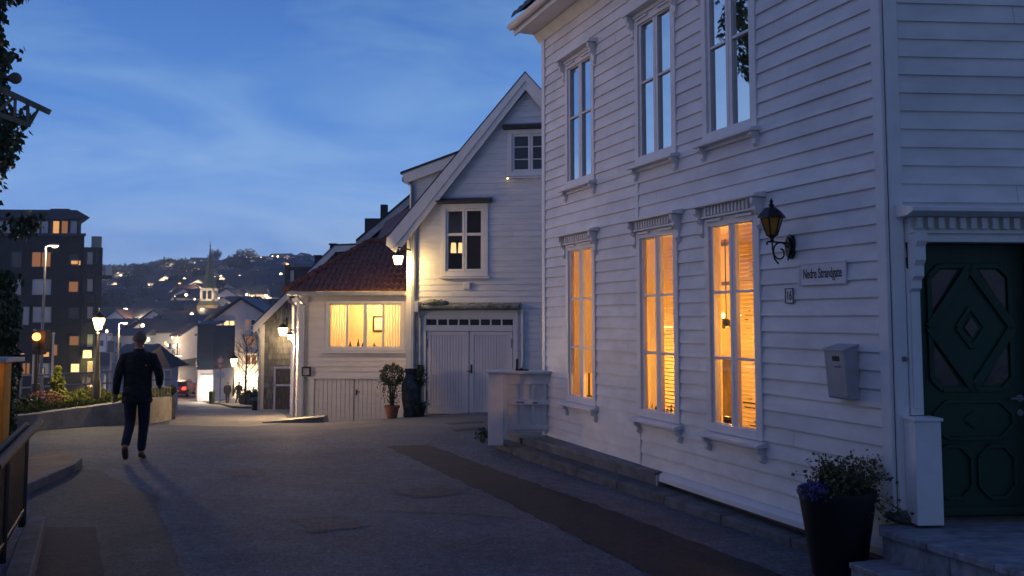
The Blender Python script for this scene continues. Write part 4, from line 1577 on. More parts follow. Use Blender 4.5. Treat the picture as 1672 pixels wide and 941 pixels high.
# ================================================================== cream house with the tiled roof
fk = Fr((-5.42, 24.2), (1, 0), (0, -1))
cream = thing('cream_house', fk.p(1.5, -1.5, -1.4), 'small cream house with red tiled roof and a wide lit window over a garage', 'house')
wr = rect(fk, (533, 491), (660, 573))
KE = fk.sz(663, 484)[1]
KR = fk.sz(663, 600)[0]
ks0 = fk.sz(487, 600)[0]
kg = rect(fk, (513, 618), (640, 690))
kz = fk.sz(560, 615)[1]
mb = siding(fk, kz, KE, .13, ks0 + .1, KR, [(wr[0] + .04, wr[1] - .04, wr[2] + .04, wr[3] - .04)])
siding(fk, -1.6, kz - .005, .13, ks0 + .1, kg[0], mb=mb)
mb.build('front_wall', M['pink'], cream)
MB().fbox(fk, ks0, ks0 + .12, -.1, .035, -1.6, KE).build('corner_board', M['trim'], cream)
MB().fbox(fk, ks0, KR, .0, .03, kz - .06, kz + .03).build('belt_board', M['trim'], cream)
mb = MB()
mb.fbox(fk, kg[0], KR, -.08, -.03, -1.6, kz - .05)
k = kg[0] + .02
while k < KR - .12:
    mb.fbox(fk, k, k + .10, -.03, -.012, -1.5, kz - .07)
    k += .115
g = mb.build('garage_door', M['pink'], cream)
q = fk.sz(582, 640)
MB().tube([fk.p(q[0], -.02, q[1]), fk.p(q[0], .04, q[1]), fk.p(q[0] + .09, .045, q[1])], .014, 6).fbox(fk, q[0] - .02, q[0] + .02, -.012, -.0, q[1] - .08, q[1] + .06).build('handle', M['black'], g)
MB().fbox(fk, q[0] - .075, q[0] - .055, -.012, -.004, -1.5, kz - .07).build('gap_strip', M['stem'], g)
MB().fbox(fk, kg[0] - .1, kg[0], -.06, .03, -1.6, kz - .06).build('door_frame', M['trim'], cream)
# lit four-light window
s0, s1, z0, z1 = wr
mb = MB()
frame_rect(mb, fk, s0, s1, z0, z1, .085, -.06, .05)
W = mb.build('window', M['trim'], cream, bevel=.004)
mb = MB()
pw = (s1 - s0 - .17) / 4
for k in range(1, 4):
    t_ = .045 if k == 2 else .026
    mb.fbox(fk, s0 + .085 + k * pw - t_, s0 + .085 + k * pw + t_, -.05, .02, z0 + .085, z1 - .085)
frame_rect(mb, fk, s0 + .085, s1 - .085, z0 + .085, z1 - .085, .03, -.045, .012)
mb.build('sash', M['trim'], W)
MB().poly([fk.p(s0 + .08, -.02, z0 + .08), fk.p(s1 - .08, -.02, z0 + .08), fk.p(s1 - .08, -.02, z1 - .08), fk.p(s0 + .08, -.02, z1 - .08)]).build('pane', M['litglass'], W, fix=False)
MB().fbox(fk, s0 - .05, s1 + .05, 0, .10, z0 - .06, z0 - .01).build('sill', M['trim'], W)
roombox(fk, s0 - .3, s1 + .2, -1.9, -.07, z0 - .4, z1 + .25, None, '').build('room', M['room'], cream)
light(fk.p((s0 + s1) / 2 + .2, -1.1, z1 - .1), 105, (1, .62, .25), .15, 'room_lamp_light')
light(fk.p(s0 + .4, -.8, z1 - .3), 26, (1, .58, .2), .12, 'room_lamp_light')
Gk = 'curtains of the wide lit window of the cream house'
tag(drape_cloth(fk, s0 + .09, s0 + .09 + pw * .9, -.15, z0 + .05, z1 - .03, 6, .014, .05).build('curtain', M['sheer'], smooth='all', fix=False), 'sheer curtain at the left end of the wide lit cream house window', 'curtain', Gk)
tag(drape_cloth(fk, s1 - .09, s1 - .09 - pw * .95, -.15, z0 + .05, z1 - .03, 6, .014, .05).build('curtain', M['sheer'], smooth='all', fix=False), 'sheer curtain at the right end of the wide lit cream house window', 'curtain', Gk)
q = fk.sz(618, 529, -1.85)
t = thing('framed_picture', fk.p(q[0], -1.85, q[1] - .2), 'small framed picture on the back wall of the lit cream house room', 'picture')
mb = MB()
frame_rect(mb, fk, q[0] - .16, q[0] + .16, q[1] - .22, q[1] + .22, .03, -1.89, -1.86)
mb.build('frame', M['black'], t)
MB().fbox(fk, q[0] - .12, q[0] + .12, -1.89, -1.875, q[1] - .17, q[1] + .17).build('canvas', M['signwhite'], t)
for k, (px, h_, lb) in enumerate(((572, .16, 'slim pale candlestick on the sill of the lit cream house window'), (585, .22, 'tall bottle on the sill of the lit cream house window'), (592, .12, 'squat dark jug on the sill of the lit cream house window'), (611, .13, 'small round figurine on the sill of the lit cream house window'))):
    q = fk.sz(px, 560, -.12)
    tag(MB().lathe([(.02, 0), (.035, h_ * .2), (.03, h_ * .55), (.012, h_ * .75), (.018, h_)], fk.p(q[0], -.12, z0 + .08), 10).build('sill_ornament', M['wood'], smooth=True), lb, 'ornament', 'ornaments on the cream house sill')
# return wall along the street
fs = Fr(fk.p(ks0, 0, 0), (.29, -.957), (-.957, -.29))
mb = siding(fs, -1.8, KE, .13, -3.1, -.05, [(-2.2, -1.2, KE - 1.1, KE - .2)])
mb.build('street_wall', M['pink'], cream)
W = house_window(fs, (-2.25, -1.15, KE - 1.15, KE - .15), cream, .1, [(.5, .015)], M['litglass'], hood=False)
roombox(fs, -2.5, -1.0, -.9, -.06, KE - 1.3, KE - .05, None, '').build('street_room', M['room'], cream)
light(fs.p(-1.7, -.5, KE - .35), 5, (1, .55, .2), .1, 'room_lamp_light')
mb = MB()
mb.poly([fk.p(KR, 0, -1.6), fk.p(KR, -6, -1.6), fk.p(KR, -6, KE), fk.p(KR, 0, KE)])
mb.poly([fk.p(ks0 - .9, -3, -1.8), fk.p(KR, -6, -1.8), fk.p(KR, -6, KE), fk.p(ks0 - .9, -3, KE)])
mb.build('rear_wall', M['pink'], cream)
# eaves board, gutter, downpipe
MB().fbox(fk, ks0 - .15, KR, .0, .28, KE - .0, KE + .03).build('soffit', M['pink'], cream)
mb = MB()
mb.fbox(fk, ks0 - .25, KR - .02, .27, .36, KE + .02, KE + .115)
mb.build('gutter', M['zinc'], cream, bevel=.01)
MB().tube([fk.p(ks0 - .02, .30, KE + .02), fk.p(ks0 + .08, .24, KE - .12), fk.p(ks0 + .16, .07, KE - .22), fk.p(ks0 + .16, .07, -1.4)], .04, 8).build('downpipe', M['zinc'], cream)
MB().tube([fs.p(-.1, .30, KE + .02), fs.p(-.3, .24, KE - .12), fs.p(-.4, .07, KE - .25), fs.p(-.4, .07, -1.5)], .04, 8).build('downpipe', M['zinc'], cream)
# pantiles: rows of curved tiles up the hipped slope
e0 = fk.p(ks0 - .30, .36, KE + .12)
e1 = fk.p(KR - .01, .36, KE + .12)
rl = P(604, 396, 27.3)
rr = V((e1.x, rl.y, rl.z))
mb = MB()
rows, cols = 10, 20
for r in range(rows):
    t0, t1 = r / rows, (r + 1) / rows + .012
    xl0, xl1 = lerp(e0.x, rl.x, t0), lerp(e0.x, rl.x, t1)
    y0_, y1_ = lerp(e0.y, rl.y, t0), lerp(e0.y, rl.y, t1)
    za, zb = lerp(e0.z, rl.z, t0) + .03, lerp(e0.z, rl.z, t1)
    tw_ = (e1.x - e0.x) / cols
    for c in range(cols):
        b0 = e1.x - (c + 1) * tw_
        if b0 + tw_ * .6 < xl0:
            continue
        jz = random.uniform(-.006, .006)
        q = [(0, .0), (.22, .04), (.45, .052), (.7, .03), (1, 0)]
        for (a, ha), (b, hb) in zip(q, q[1:]):
            xa, xb = b0 + a * tw_, b0 + b * tw_
            if xb < xl0 - .05:
                continue
            mb.poly([(xa, y0_, za + ha + jz), (xb, y0_, za + hb + jz), (max(xb, xl1), y1_, zb + hb), (max(xa, xl1), y1_, zb + ha)])
            mb.poly([(xa, y0_, za + ha + jz), (xb, y0_, za + hb + jz), (xb, y0_, za - .03), (xa, y0_, za - .03)])
mb.poly([e0, e1, rr, rl])
lb_ = V((e0.x - 1.0, e0.y + 3.6, e0.z))
mb.poly([e0, rl, lb_])
mb.poly([rl, rr, rr + V((0, 3.2, -1.6)), lb_ + V((.5, 2.5, 0))])
rf = mb.build('roof', M['rooftile'], cream)
mb = MB()
for k in range(13):
    a, b = e0.lerp(rl, k / 13), e0.lerp(rl, (k + 1.1) / 13)
    mb.tube([a + V((0, 0, .05)), b + V((0, 0, .035))], [.10, .08], 8)
for k in range(9):
    a, b = rl.lerp(rr, k / 9), rl.lerp(rr, (k + 1.1) / 9)
    mb.tube([a + V((0, 0, .05)), b + V((0, 0, .035))], [.10, .08], 8)
mb.build('ridge_tiles', M['rooftile'], rf, smooth=True)
# little black box lantern on the corner
q = fk.sz(500, 607, .1)
t = thing('meter_box', fk.p(q[0], .0, q[1] - .1), 'small black framed box on the lower corner of the cream house', 'box')
mb = MB()
frame_rect(mb, fk, q[0] - .11, q[0] + .11, q[1] - .11, q[1] + .12, .025, .03, .14)
mb.build('frame', M['black'], t)
MB().fbox(fk, q[0] - .085, q[0] + .085, .03, .12, q[1] - .085, q[1] + .095).build('cover', M['greypl'], t)
wall_lamp(fg, 650, 424, .42, .8, 'glowing yellow lantern on the corner of the gabled house above the tiled roof', M['lampy'], 85, (1, .64, .22), s_wall=.10)
wall_lamp(fs, 473.5, 550, .20, .5, 'glowing lamp on the street wall of the cream house under its small window', M['lamp'], 430, (1, .64, .30))
# low wall ends at the top of the drive
for nm, px0, px1, py, Y, lb in (('low_wall', 606, 640, 681, 22.6, 'low dark stub wall at the top of the drive beside the terracotta pot'), ('ramp_wall', 470, 536, 690, 21.7, 'low sloping grey kerb wall at the foot of the cream house corner')):
    a, b = P(px0, py, Y), P(px1, py, Y)
    mb = MB()
    if nm == 'low_wall':
        za = H(a.x, Y - .2)
        mb.hexa([(a.x, Y, za - .6), (b.x + .2, Y, za - .6), (b.x + .2, Y + .25, za - .6), (a.x, Y + .25, za - .6)], [(a.x, Y, za + .10), (b.x + .2, Y, za + .06), (b.x + .2, Y + .25, za + .06), (a.x, Y + .25, za + .10)])
    else:
        z0_, z1_ = H(a.x, Y), H(b.x, Y)
        mb.hexa([(a.x - .6, Y, z0_ - .4), (b.x, Y, z1_ - .4), (b.x, Y + .5, z1_ - .4), (a.x - .6, Y + .5, z0_ - .4)], [(a.x - .6, Y, z0_ + .02), (b.x - .12, Y, z1_ + .13), (b.x - .12, Y + .5, z1_ + .13), (a.x - .6, Y + .5, z0_ + .02)])
    tag(mb.build(nm, M['slate'], bevel=.01), lb, 'low wall')


# potted plants by the garage
def onground(px, py, Y):
    q = P(px, py, Y)
    return V((q.x, Y, H(q.x, Y)))
pc = onground(640, 681, 22.2)
t = thing('terracotta_pot', pc, 'terracotta pot below the round topiary beside the dark urn', 'pot')
MB().lathe([(.115, 0), (.165, .24), (.185, .24), (.19, .30), (.165, .30), (.15, .25), (.0, .25)], pc, 24).build('pot', M['terracotta'], t, smooth=True)
t = thing('topiary_shrub', pc + V((0, 0, .25)), 'round-headed leafy topiary shrub growing in the terracotta pot', 'plant')
st, lf = MB(), MB()
for k in range(9):
    a = k * .7
    st.tube([pc + V((math.cos(a) * .03, math.sin(a) * .03, .25)), pc + V((math.cos(a) * .07, math.sin(a) * .07, .7)), pc + V((math.cos(a) * .2, math.sin(a) * .2, 1.05))], [.014, .01, .005], 5)
for k in range(2300):
    z = random.random()
    d = V((random.gauss(0, 1), random.gauss(0, 1), random.gauss(0, 1))).normalized()
    if k < 1500:
        rr_ = random.uniform(.55, 1) ** .5
        p_ = pc + V((0, 0, 1.02)) + V((d.x * .30, d.y * .30, d.z * .27)) * rr_ * (1 + .15 * noise.noise(d * 3))
    else:
        zz = random.uniform(.36, .9)
        r_ = .06 + .26 * (zz - .3)
        p_ = pc + V((random.gauss(0, r_), random.gauss(0, r_), zz))
        if random.random() < .55:
            continue
    lf.leaf(p_, random.uniform(.035, .06))
st.build('stem', M['stem'], t, fix=False)
lf.build('foliage', M['leafolive'], t, fix=False)
pc = onground(670, 681, 22.35)
t = thing('garden_urn', pc, 'big dark glazed clay urn standing between the topiary and the climber by the garage', 'urn')
MB().lathe([(0.160, 0), (0.172, .05), (0.160, .14), (0.168, .18), (0.216, .42), (0.220, .56), (0.216, .60), (0.228, .62), (0.224, .75), (0.184, .90), (0.136, .97), (0.124, 1.04), (0.148, 1.10), (0.152, 1.16), (0.120, 1.16), (0.104, 1.05)], pc, 32).build('body', M['vase'], t, smooth=True)
pc = onground(685, 679, 22.3)
t = thing('black_flower_pot', pc, 'small black plastic flower pot under the climber left of the garage', 'pot')
MB().lathe([(.11, 0), (.15, .22), (.165, .22), (.165, .27), (.14, .27), (.0, .22)], pc, 20).build('pot', M['blackplastic'], t, smooth=True)
t = thing('climbing_plant', pc + V((0, 0, .22)), 'thin dark climber on a stake in the small black pot left of the garage', 'plant')
MB().tube([pc + V((0, 0, .2)), pc + V((.01, .02, 1.2))], .035, 7).build('stem', M['stem'], t)
lf = MB()
for k in range(800):
    zz = random.uniform(.72, 1.22)
    r_ = .085 * (1 - .5 * abs(zz - .95) / .3)
    lf.leaf(pc + V((random.gauss(0, r_), random.gauss(0, r_), zz)), .05)
for k in range(140):
    lf.leaf(pc + V((random.gauss(0, .08), random.gauss(0, .08), random.uniform(.27, .36))), .06)
lf.build('foliage', M['leaf'], t, fix=False)
# weeds at the porch corner
lf = MB()
for k in range(160):
    q = PZ(790 + random.gauss(0, 7), 718 + random.gauss(0, 5), .0)
    lf.leaf((q.x, q.y, random.uniform(0, .02)), random.uniform(.05, .11), (random.gauss(0, .4), random.gauss(0, .4), 1))
tag(lf.build('grass_tuft', M['leaf'], fix=False), kind='stuff')

# ================================================================== shingled house down the street
fh = Fr((P(420, 600, 36).x, 36), (1, 0), (0, -1))
sh = thing('shingled_house', fh.p(2, -2, -1.9), 'grey wood-shingled house with white verge boards behind the cream house', 'house')
hp = [fh.sz(*a) for a in ((424, 690), (640, 690), (640, 410), (591, 412), (548, 412), (424, 530))]
top = lambda s: min(hp[4][1], hp[5][1] + (hp[4][1] - hp[5][1]) * (s - hp[5][0]) / (hp[4][0] - hp[5][0]))
mb = MB()
rnd = random.Random(3)
z = hp[0][1]
while z < hp[4][1]:
    s = hp[0][0] - rnd.random() * .1
    while s < hp[1][0]:
        w_ = rnd.uniform(.13, .24)
        a, b = max(s, hp[0][0]), s + w_ - .012
        zt_ = z + .25
        if b > a and top((a + b) / 2) > z:
            zt_ = min(zt_, top((a + b) / 2))
            dz_ = rnd.uniform(-.012, .012)
            mb.poly([fh.p(a, .028, z + dz_), fh.p(b, .028, z + dz_), fh.p(b, .006, zt_), fh.p(a, .006, zt_)])
            mb.poly([fh.p(a, .028, z + dz_), fh.p(b, .028, z + dz_), fh.p(b, 0, z + dz_), fh.p(a, 0, z + dz_)])
        s += w_
    z += .22
mb.build('shingle_wall', M['shingle'], sh)
mb = MB()
mb.poly([fh.p(*a) for a in [(hp[k][0], -.005, hp[k][1]) for k in range(6)]])
fsl = Fr(fh.p(hp[0][0], 0, 0), (-.2, .98), (-.98, -.2))
mb.poly([fsl.p(0, 0, hp[0][1]), fsl.p(7, 0, hp[0][1] - .5), fsl.p(7, 0, hp[5][1]), fsl.p(0, 0, hp[5][1])])
mb.build('wall', M['lavwall'], sh)
mb = MB()
mb.fbox(fh, hp[0][0] - .06, hp[0][0] + .13, -.05, .05, hp[0][1], hp[5][1])
mb.fbox(fh, hp[0][0], hp[1][0], .03, .05, hp[0][1] + .35, hp[0][1] + .50)
mb.build('corner_board', M['trim'], sh)
v0, v1, v2 = fh.sz(416, 531), fh.sz(548, 402), fh.sz(592, 398)
mb = MB()
def board(fr, a, b, h, n0, n1):
    mb.prism([fr.p(a[0], n0, a[1]), fr.p(b[0], n0, b[1]), fr.p(b[0], n0, b[1] - h), fr.p(a[0], n0, a[1] - h)], fr.n * (n1 - n0))
board(fh, v0, v1, .30, .12, .2)
board(fh, v1, (v2[0] + 1.5, v2[1]), .24, .12, .2)
mb.build('verge_board', M['trim'], sh)
mb = MB()
k3 = lambda a, dz, n: fh.p(a[0], n, a[1] + dz)
mb.hexa([k3(v0, .0, .22), k3(v1, .0, .22), k3(v1, .0, -7), k3(v0, 0, -7)], [k3(v0, .06, .22), k3(v1, .06, .22), k3(v1, .06, -7), k3(v0, .06, -7)])
v3 = (v2[0] + 1.5, v2[1])
mb.hexa([k3(v1, .0, .22), k3(v3, .0, .22), k3(v3, .0, -7), k3(v1, 0, -7)], [k3(v1, .06, .22), k3(v3, .06, .22), k3(v3, .06, -7), k3(v1, .06, -7)])
mb.build('roof', M['darktile'], sh)
MB().tube([fh.p(v0[0] + .1, .1, v0[1] - .2), fh.p(hp[0][0] - .02, .1, v0[1] - .55), fh.p(hp[0][0] - .02, .1, hp[0][1])], .05, 8).build('downpipe', M['zinc'], sh)
# small chimney pots and roof hatches above the verge
for px, lb in ((519, 424), (544, 405)):
    q = fh.sz(px, lb, -2)
    MB().fbox(fh, q[0] - .12, q[0] + .12, -2.2, -1.9, q[1] - .5, q[1] + .12).fbox(fh, q[0] - .16, q[0] + .16, -2.24, -1.86, q[1] + .12, q[1] + .18).build('chimney', M['brickpale'], sh)
# yard gate
gt = thing('yard_gate', fh.p(.9, .5, -1.9), 'pale framed lattice gate against the shingled house', 'gate')
fy = Fr((0, 35.3), (1, 0), (0, -1))
g0 = rect(fy, (448, 599), (479, 672))
mb = MB()
frame_rect(mb, fy, g0[0], g0[1], g0[2], g0[3], .07, 0, .06)
zz = fy.sz(460, 629)[1]
mb.fbox(fy, g0[0], g0[1], 0, .06, zz - .035, zz + .035)
mb.build('frame', M['trim'], gt)
mb = MB()
k = g0[0] + .07
while k < g0[1] - .07:
    mb.fbox(fy, k, k + .035, .005, .025, g0[2] + .05, g0[3] - .05)
    k += .055
mb.build('slat_panel', M['wood'], gt)
wall_lamp(fh, 462, 541, .6, 1.15, 'glowing lantern on a bracket against the grey shingled wall', M['lamp'], 55, (1, .68, .30))
fl2 = Fr((0, 40), (1, 0), (0, -1))
# ---- dark roofed house up behind
fr_ = Fr((0, 33), (1, 0), (0, -1))
bk = thing('dark_roofed_house', fr_.p(-4, -2, 0), 'tall house with steep dark roof and grey verge behind the tiled roof', 'house')
pts = [fr_.sz(*a) for a in ((590, 392), (672, 322), (760, 250), (760, 560), (590, 560))]
mb = MB()
mb.prism([fr_.p(a, -.3, b - .2) for a, b in pts], fr_.n * -5)
mb.build('wall', M['navy'], bk)
a, b = fr_.sz(582, 396), fr_.sz(760, 246)
mb = MB()
board(fr_, a, b, .28, 0, .1)
mb.build('verge_board', M['zinc'], bk)
mb = MB()
mb.hexa([k_ for k_ in (fr_.p(a[0], .12, a[1]), fr_.p(b[0], .12, b[1]), fr_.p(b[0], -6, b[1]), fr_.p(a[0], -6, a[1]))], [k_ for k_ in (fr_.p(a[0], .12, a[1] + .1), fr_.p(b[0], .12, b[1] + .1), fr_.p(b[0], -6, b[1] + .1), fr_.p(a[0], -6, a[1] + .1))])
mb.build('roof', M['darktile'], bk)
q = fr_.sz(627, 349, -3)
MB().fbox(fr_, q[0] - .13, q[0] + .13, -3.2, -2.9, q[1] - .8, q[1] + .35).build('chimney', M['brickpale'], bk)
q = fr_.sz(612, 360, -3)
MB().fbox(fr_, q[0] - .35, q[0] + .35, -3.3, -2.7, q[1] - .6, q[1] + .05).build('roof_hatch', M['darktile'], bk)
# second verge, a little nearer, with red tiles below it
fr2 = Fr((0, 30), (1, 0), (0, -1))
rb = thing('red_roofed_annex', fr2.p(-3, -1, 0), 'sliver of a red tiled annex roof between the tiled roof and the gabled house', 'house')
pp = [fr2.sz(*k_) for k_ in ((622, 398), (664, 366), (700, 366), (700, 560), (622, 560))]
mb = MB()
mb.prism([fr2.p(a, 0, b - .1) for a, b in pp], fr2.n * -2)
mb.build('wall', M['navy'], rb)
mb = MB()
mb.hexa([fr2.p(pp[0][0] - .2, .1, pp[0][1] - .1), fr2.p(pp[1][0], .1, pp[1][1]), fr2.p(pp[1][0], -2.5, pp[1][1] + .9), fr2.p(pp[0][0] - .2, -2.5, pp[0][1] + .9)],
        [fr2.p(pp[0][0] - .2, .1, pp[0][1]), fr2.p(pp[1][0], .1, pp[1][1] + .1), fr2.p(pp[1][0], -2.5, pp[1][1] + 1), fr2.p(pp[0][0] - .2, -2.5, pp[0][1] + 1)])
mb.build('roof', M['rooftile'], rb)
# dark gable further down, left of the shingled roof
f4 = Fr((0, 52), (1, 0), (0, -1))
dg = thing('dark_gabled_house', f4.p(-12, -2, -3), 'dark roof end of a house rising left of the shingled roof', 'house')
q = rect(f4, (470, 436), (540, 600))
MB().fbox(f4, q[0], q[1] + 2, -4, 0, q[2] - 3, q[3] - .15).build('wall', M['navy'], dg)
MB().fbox(f4, q[0] - .1, q[1] + 2, -4.2, .1, q[3] - .15, q[3]).fbox(f4, q[0] - .12, q[0] + .12, -.2, .14, q[2], q[3] + .12).build('roof', M['darktile'], dg)
MB().fbox(f4, q[0] + .14, q[0] + .35, .0, .05, q[2], q[3] - .2).build('corner_board', M['lavwall'], dg)
# ================================================================== left foreground: fence, kerb, island
kb = [PZ(75, 843, .15), PZ(50, 941, .15), PZ(50, 1100, .15), PZ(-60, 1100, .15), PZ(5, 941, .15), PZ(28, 880, .15), PZ(50, 838, .15)]
o = MB().prism([(p.x, p.y, -.1) for p in kb], (0, 0, .25)).build('kerb', M['kerbstone'], bevel=.015)
tag(o, kind='structure')
isl = [PZ(*a, .10) for a in ((30, 752), (52, 744), (85, 735), (112, 737), (128, 746), (118, 755), (50, 784), (20, 800))]
o = MB().prism([(p.x, p.y, -.1) for p in isl], (0, 0, .19)).build('pavement', M['brickwalk'], bevel=.01)
tag(o, kind='structure')
i2 = [PZ(*a, .10) for a in ((130, 746), (119, 755), (50, 786), (20, 802), (20, 806), (48, 791), (122, 759), (135, 748))]
tag(MB().prism([(p.x, p.y, -.1) for p in i2], (0, 0, .21)).build('kerb', M['kerbstone'], bevel=.012), kind='structure')

M['fencedark'] = mat('dark_fence_mesh', (.006, .006, .007), .95, .3, 12, spec=.1)
fa, fbk = V((-4.30, 8.22, 0)), V((-3.30, 5.75, 0))
t = thing('iron_fence', fa, 'dark iron fence with tube rails at the left edge of the street', 'fence')
dirf = (fbk - fa).normalized()
nf = V((dirf.y, -dirf.x, 0))
up = lambda z: V((0, 0, z))
M['fencerail'] = mat('dark_weathered_rail', (.028, .026, .03), .7, .3, 14)
MB().tube([fa + up(.985), fbk + up(.985)], .026, 10).build('rail', M['fencerail'], t, smooth=True)
MB().tube([fa - nf * .10 - dirf * .05 + up(1.0), fbk - nf * .10 + up(1.0)], .035, 10).build('rail', M['fencerail'], t, smooth=True)
MB().tube([fa + up(.25), fbk + up(.25)], .015, 8).build('rail', M['black'], t)
for k in range(3):
    q = fa + dirf * 1.3 * k
    MB().beam(q + up(.1), q + up(.985), .045, .045, up=(0, 1, 0)).build('post', M['black'], t)
k = .08
bars = 0
while k < (fbk - fa).length:
    q = fa + dirf * k
    MB().beam(q + up(.2), q + up(.97), .03, .014, up=tuple(nf)).build('bar', M['black'], t)
    k += .07
sh_ = MB()
q = fa - nf * .05
sh_.hexa([q + up(.16), q + dirf * 2.7 + up(.16), q + dirf * 2.7 - nf * .012 + up(.16), q - nf * .012 + up(.16)],
         [q + up(.90), q + dirf * 2.7 + up(.90), q + dirf * 2.7 - nf * .012 + up(.90), q - nf * .012 + up(.90)])


# orange shed
KX, KY = P(15, 640, 12.6).x, 12.6
t = thing('orange_shed', (KX - .8, KY + .6, 0), 'small bright orange painted shelter with pale flat roof at the left edge of the picture', 'shelter')
zr = P(20, 592, KY).z
for x, y in ((KX - .19, KY), (KX - .24, KY + .14), (KX - 1.7, KY), (KX - 1.7, KY + .14)):
    MB().box(x, x + .12, y, y + .12, 0, zr).build('post', M['orange'], t, bevel=.006)
MB().box(KX - 1.6, KX - .17, KY + .02, KY + .10, zr - .14, zr).box(KX - 1.6, KX - .17, KY + .02, KY + .10, .05, .14).build('beam', M['orange'], t, bevel=.005)
MB().box(KX - 1.6, KX - .2, KY + .27, KY + .31, .0, zr).build('back_panel', M['orange'], t)
MB().box(KX - .30, KX - .165, KY + .02, KY + .08, .1, zr).build('door_jamb', M['orange'], t)
MB().box(KX - 1.6, KX - .32, KY + .05, KY + .09, .15, zr - .15).build('door', M['wood'], t)
MB().box(KX - .62, KX - .31, KY + .0, KY + .045, .55, .62).build('rail', M['orange'], t)
light((KX - .45, KY - .10, zr - .12), 3.2, (1, .62, .2), .04)
MB().hexa([(KX - 1.8, KY - .15, zr), (KX + .02, KY - .15, zr), (KX + .02, KY + .34, zr), (KX - 1.8, KY + .34, zr)],
          [(KX - 1.8, KY - .15, zr + .10), (KX + .02, KY - .15, zr + .06), (KX + .02, KY + .34, zr + .06), (KX - 1.8, KY + .34, zr + .10)]).build('roof', M['zinc'], t, bevel=.008)

# ================================================================== ivy tree, hedge
def leafcloud(mb, fn, n, size, dr=None):
    for k in range(n):
        p = fn()
        if p is not None:
            mb.leaf(p, random.uniform(.7, 1.2) * size, dr() if dr else None)
droop = lambda: (random.gauss(0, .5), random.gauss(0, .5), -random.uniform(.3, 1.2))
TX, TY = -9.62, 16.3
t = thing('ivy_tree', (TX, TY, -.05), 'tall ivy-covered tree trunk at the left edge rising out of the picture', 'tree')
st = MB()
st.tube([(TX, TY, -.1), (TX + .05, TY, 3), (TX - .05, TY + .1, 6), (TX, TY, 11.5)], [.30, .25, .2, .08], 10)
edge = {}
def redge(z):
    # silhouette reach to the right, metres from the trunk axis
    k = [(0, .6), (2.2, .6), (3.0, .40), (3.9, .34), (4.6, .44), (5.2, .66), (5.6, .64), (6.0, .5), (7.0, .36), (7.7, .34), (8.1, .9), (9.5, 1.2), (11.5, .6)]
    for (a, ra), (b, rb) in zip(k, k[1:]):
        if a <= z <= b:
            return ra + (rb - ra) * (z - a) / (b - a)
    return .2
def ivyp():
    z = random.uniform(1.0, 11.3)
    a = random.uniform(0, 6.28)
    r = redge(z) * (1 + .30 * noise.noise(V((math.cos(a) * 2, math.sin(a) * 2, z * 1.7)))) * random.uniform(.55, 1.0)
    return V((TX + math.cos(a) * r, TY + math.sin(a) * r, z))
lf = MB()
leafcloud(lf, ivyp, 9000, .15, droop)
# sprays reaching out
for z0, dx, n in ((3.55, 1.25, 150), (5.45, .98, 70), (5.05, .85, 60), (6.6, .7, 40), (4.7, .8, 50)):
    b = V((TX + .3, TY, z0 - .1))
    e = V((TX + dx - .05, TY - .1, z0 + .12))
    st.tube([b, b.lerp(e, .5) + V((0, 0, .08)), e], [.02, .012, .004], 5)
    for k in range(n):
        u_ = random.uniform(.45, 1.05)
        lf.leaf(b.lerp(e, u_) + V((random.gauss(0, .07), random.gauss(0, .09), random.gauss(0, .10))), .14, droop())
st.build('trunk', M['stem'], t, smooth=True)
lf.build('crown', M['ivy'], t, fix=False)
t = thing('hedge', (-9.0, 15.2, -.05), 'dark leafy hedge behind the orange shelter below the ivy tree', 'hedge')
lf = MB()
HX = -8.34
def hedgep():
    f = random.random()
    z = random.uniform(-.05, 2.75)
    x = random.uniform(-10.4, HX)
    y = random.uniform(14.6, 15.6)
    if f < .45:
        y = 14.6 + abs(random.gauss(0, .08))
    elif f < .75:
        x = HX - abs(random.gauss(0, .08))
    elif f < .85:
        z = 2.7 - abs(random.gauss(0, .1))
    b = .16 * noise.noise(V((x * 1.3, y * 1.3, z * 1.3))) + (.10 if z < 2.2 else -.12 * (z - 2.2) * 3)
    if f >= .45 and f < .75:
        x += b
    return V((x, y - b, z))
leafcloud(lf, hedgep, 9000, .11, droop)
lf.build('foliage', M['ivy'], t, fix=False)
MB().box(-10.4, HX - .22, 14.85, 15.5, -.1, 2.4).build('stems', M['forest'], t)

# house added out of view on the left, blocking sun on the near facade
fL = Fr((-5.35, 8.7), (0, -1), (1, 0))
t = thing('shading_house', (-7, 0, 0), 'white weatherboard house added out of view on the left to shadow the street, carrying the timber lattice bracket', 'house')
siding(fL, .0, 6.4, .15, .0, 17, []).build('front_wall', M['siding'], t)
siding(Fr((-12, 8.7), (1, 0), (0, 1)), .0, 6.4, .15, .0, 6.65, []).build('end_wall', M['siding'], t)
MB().fbox(fL, -.4, 17.4, -7.2, .5, 6.4, 6.55).prism([fL.p(-.4, .5, 6.55), fL.p(-.4, -7.2, 6.55), fL.p(-.4, -3.3, 8.6)], fL.u * 17.8).build('roof', M['darktile'], t)
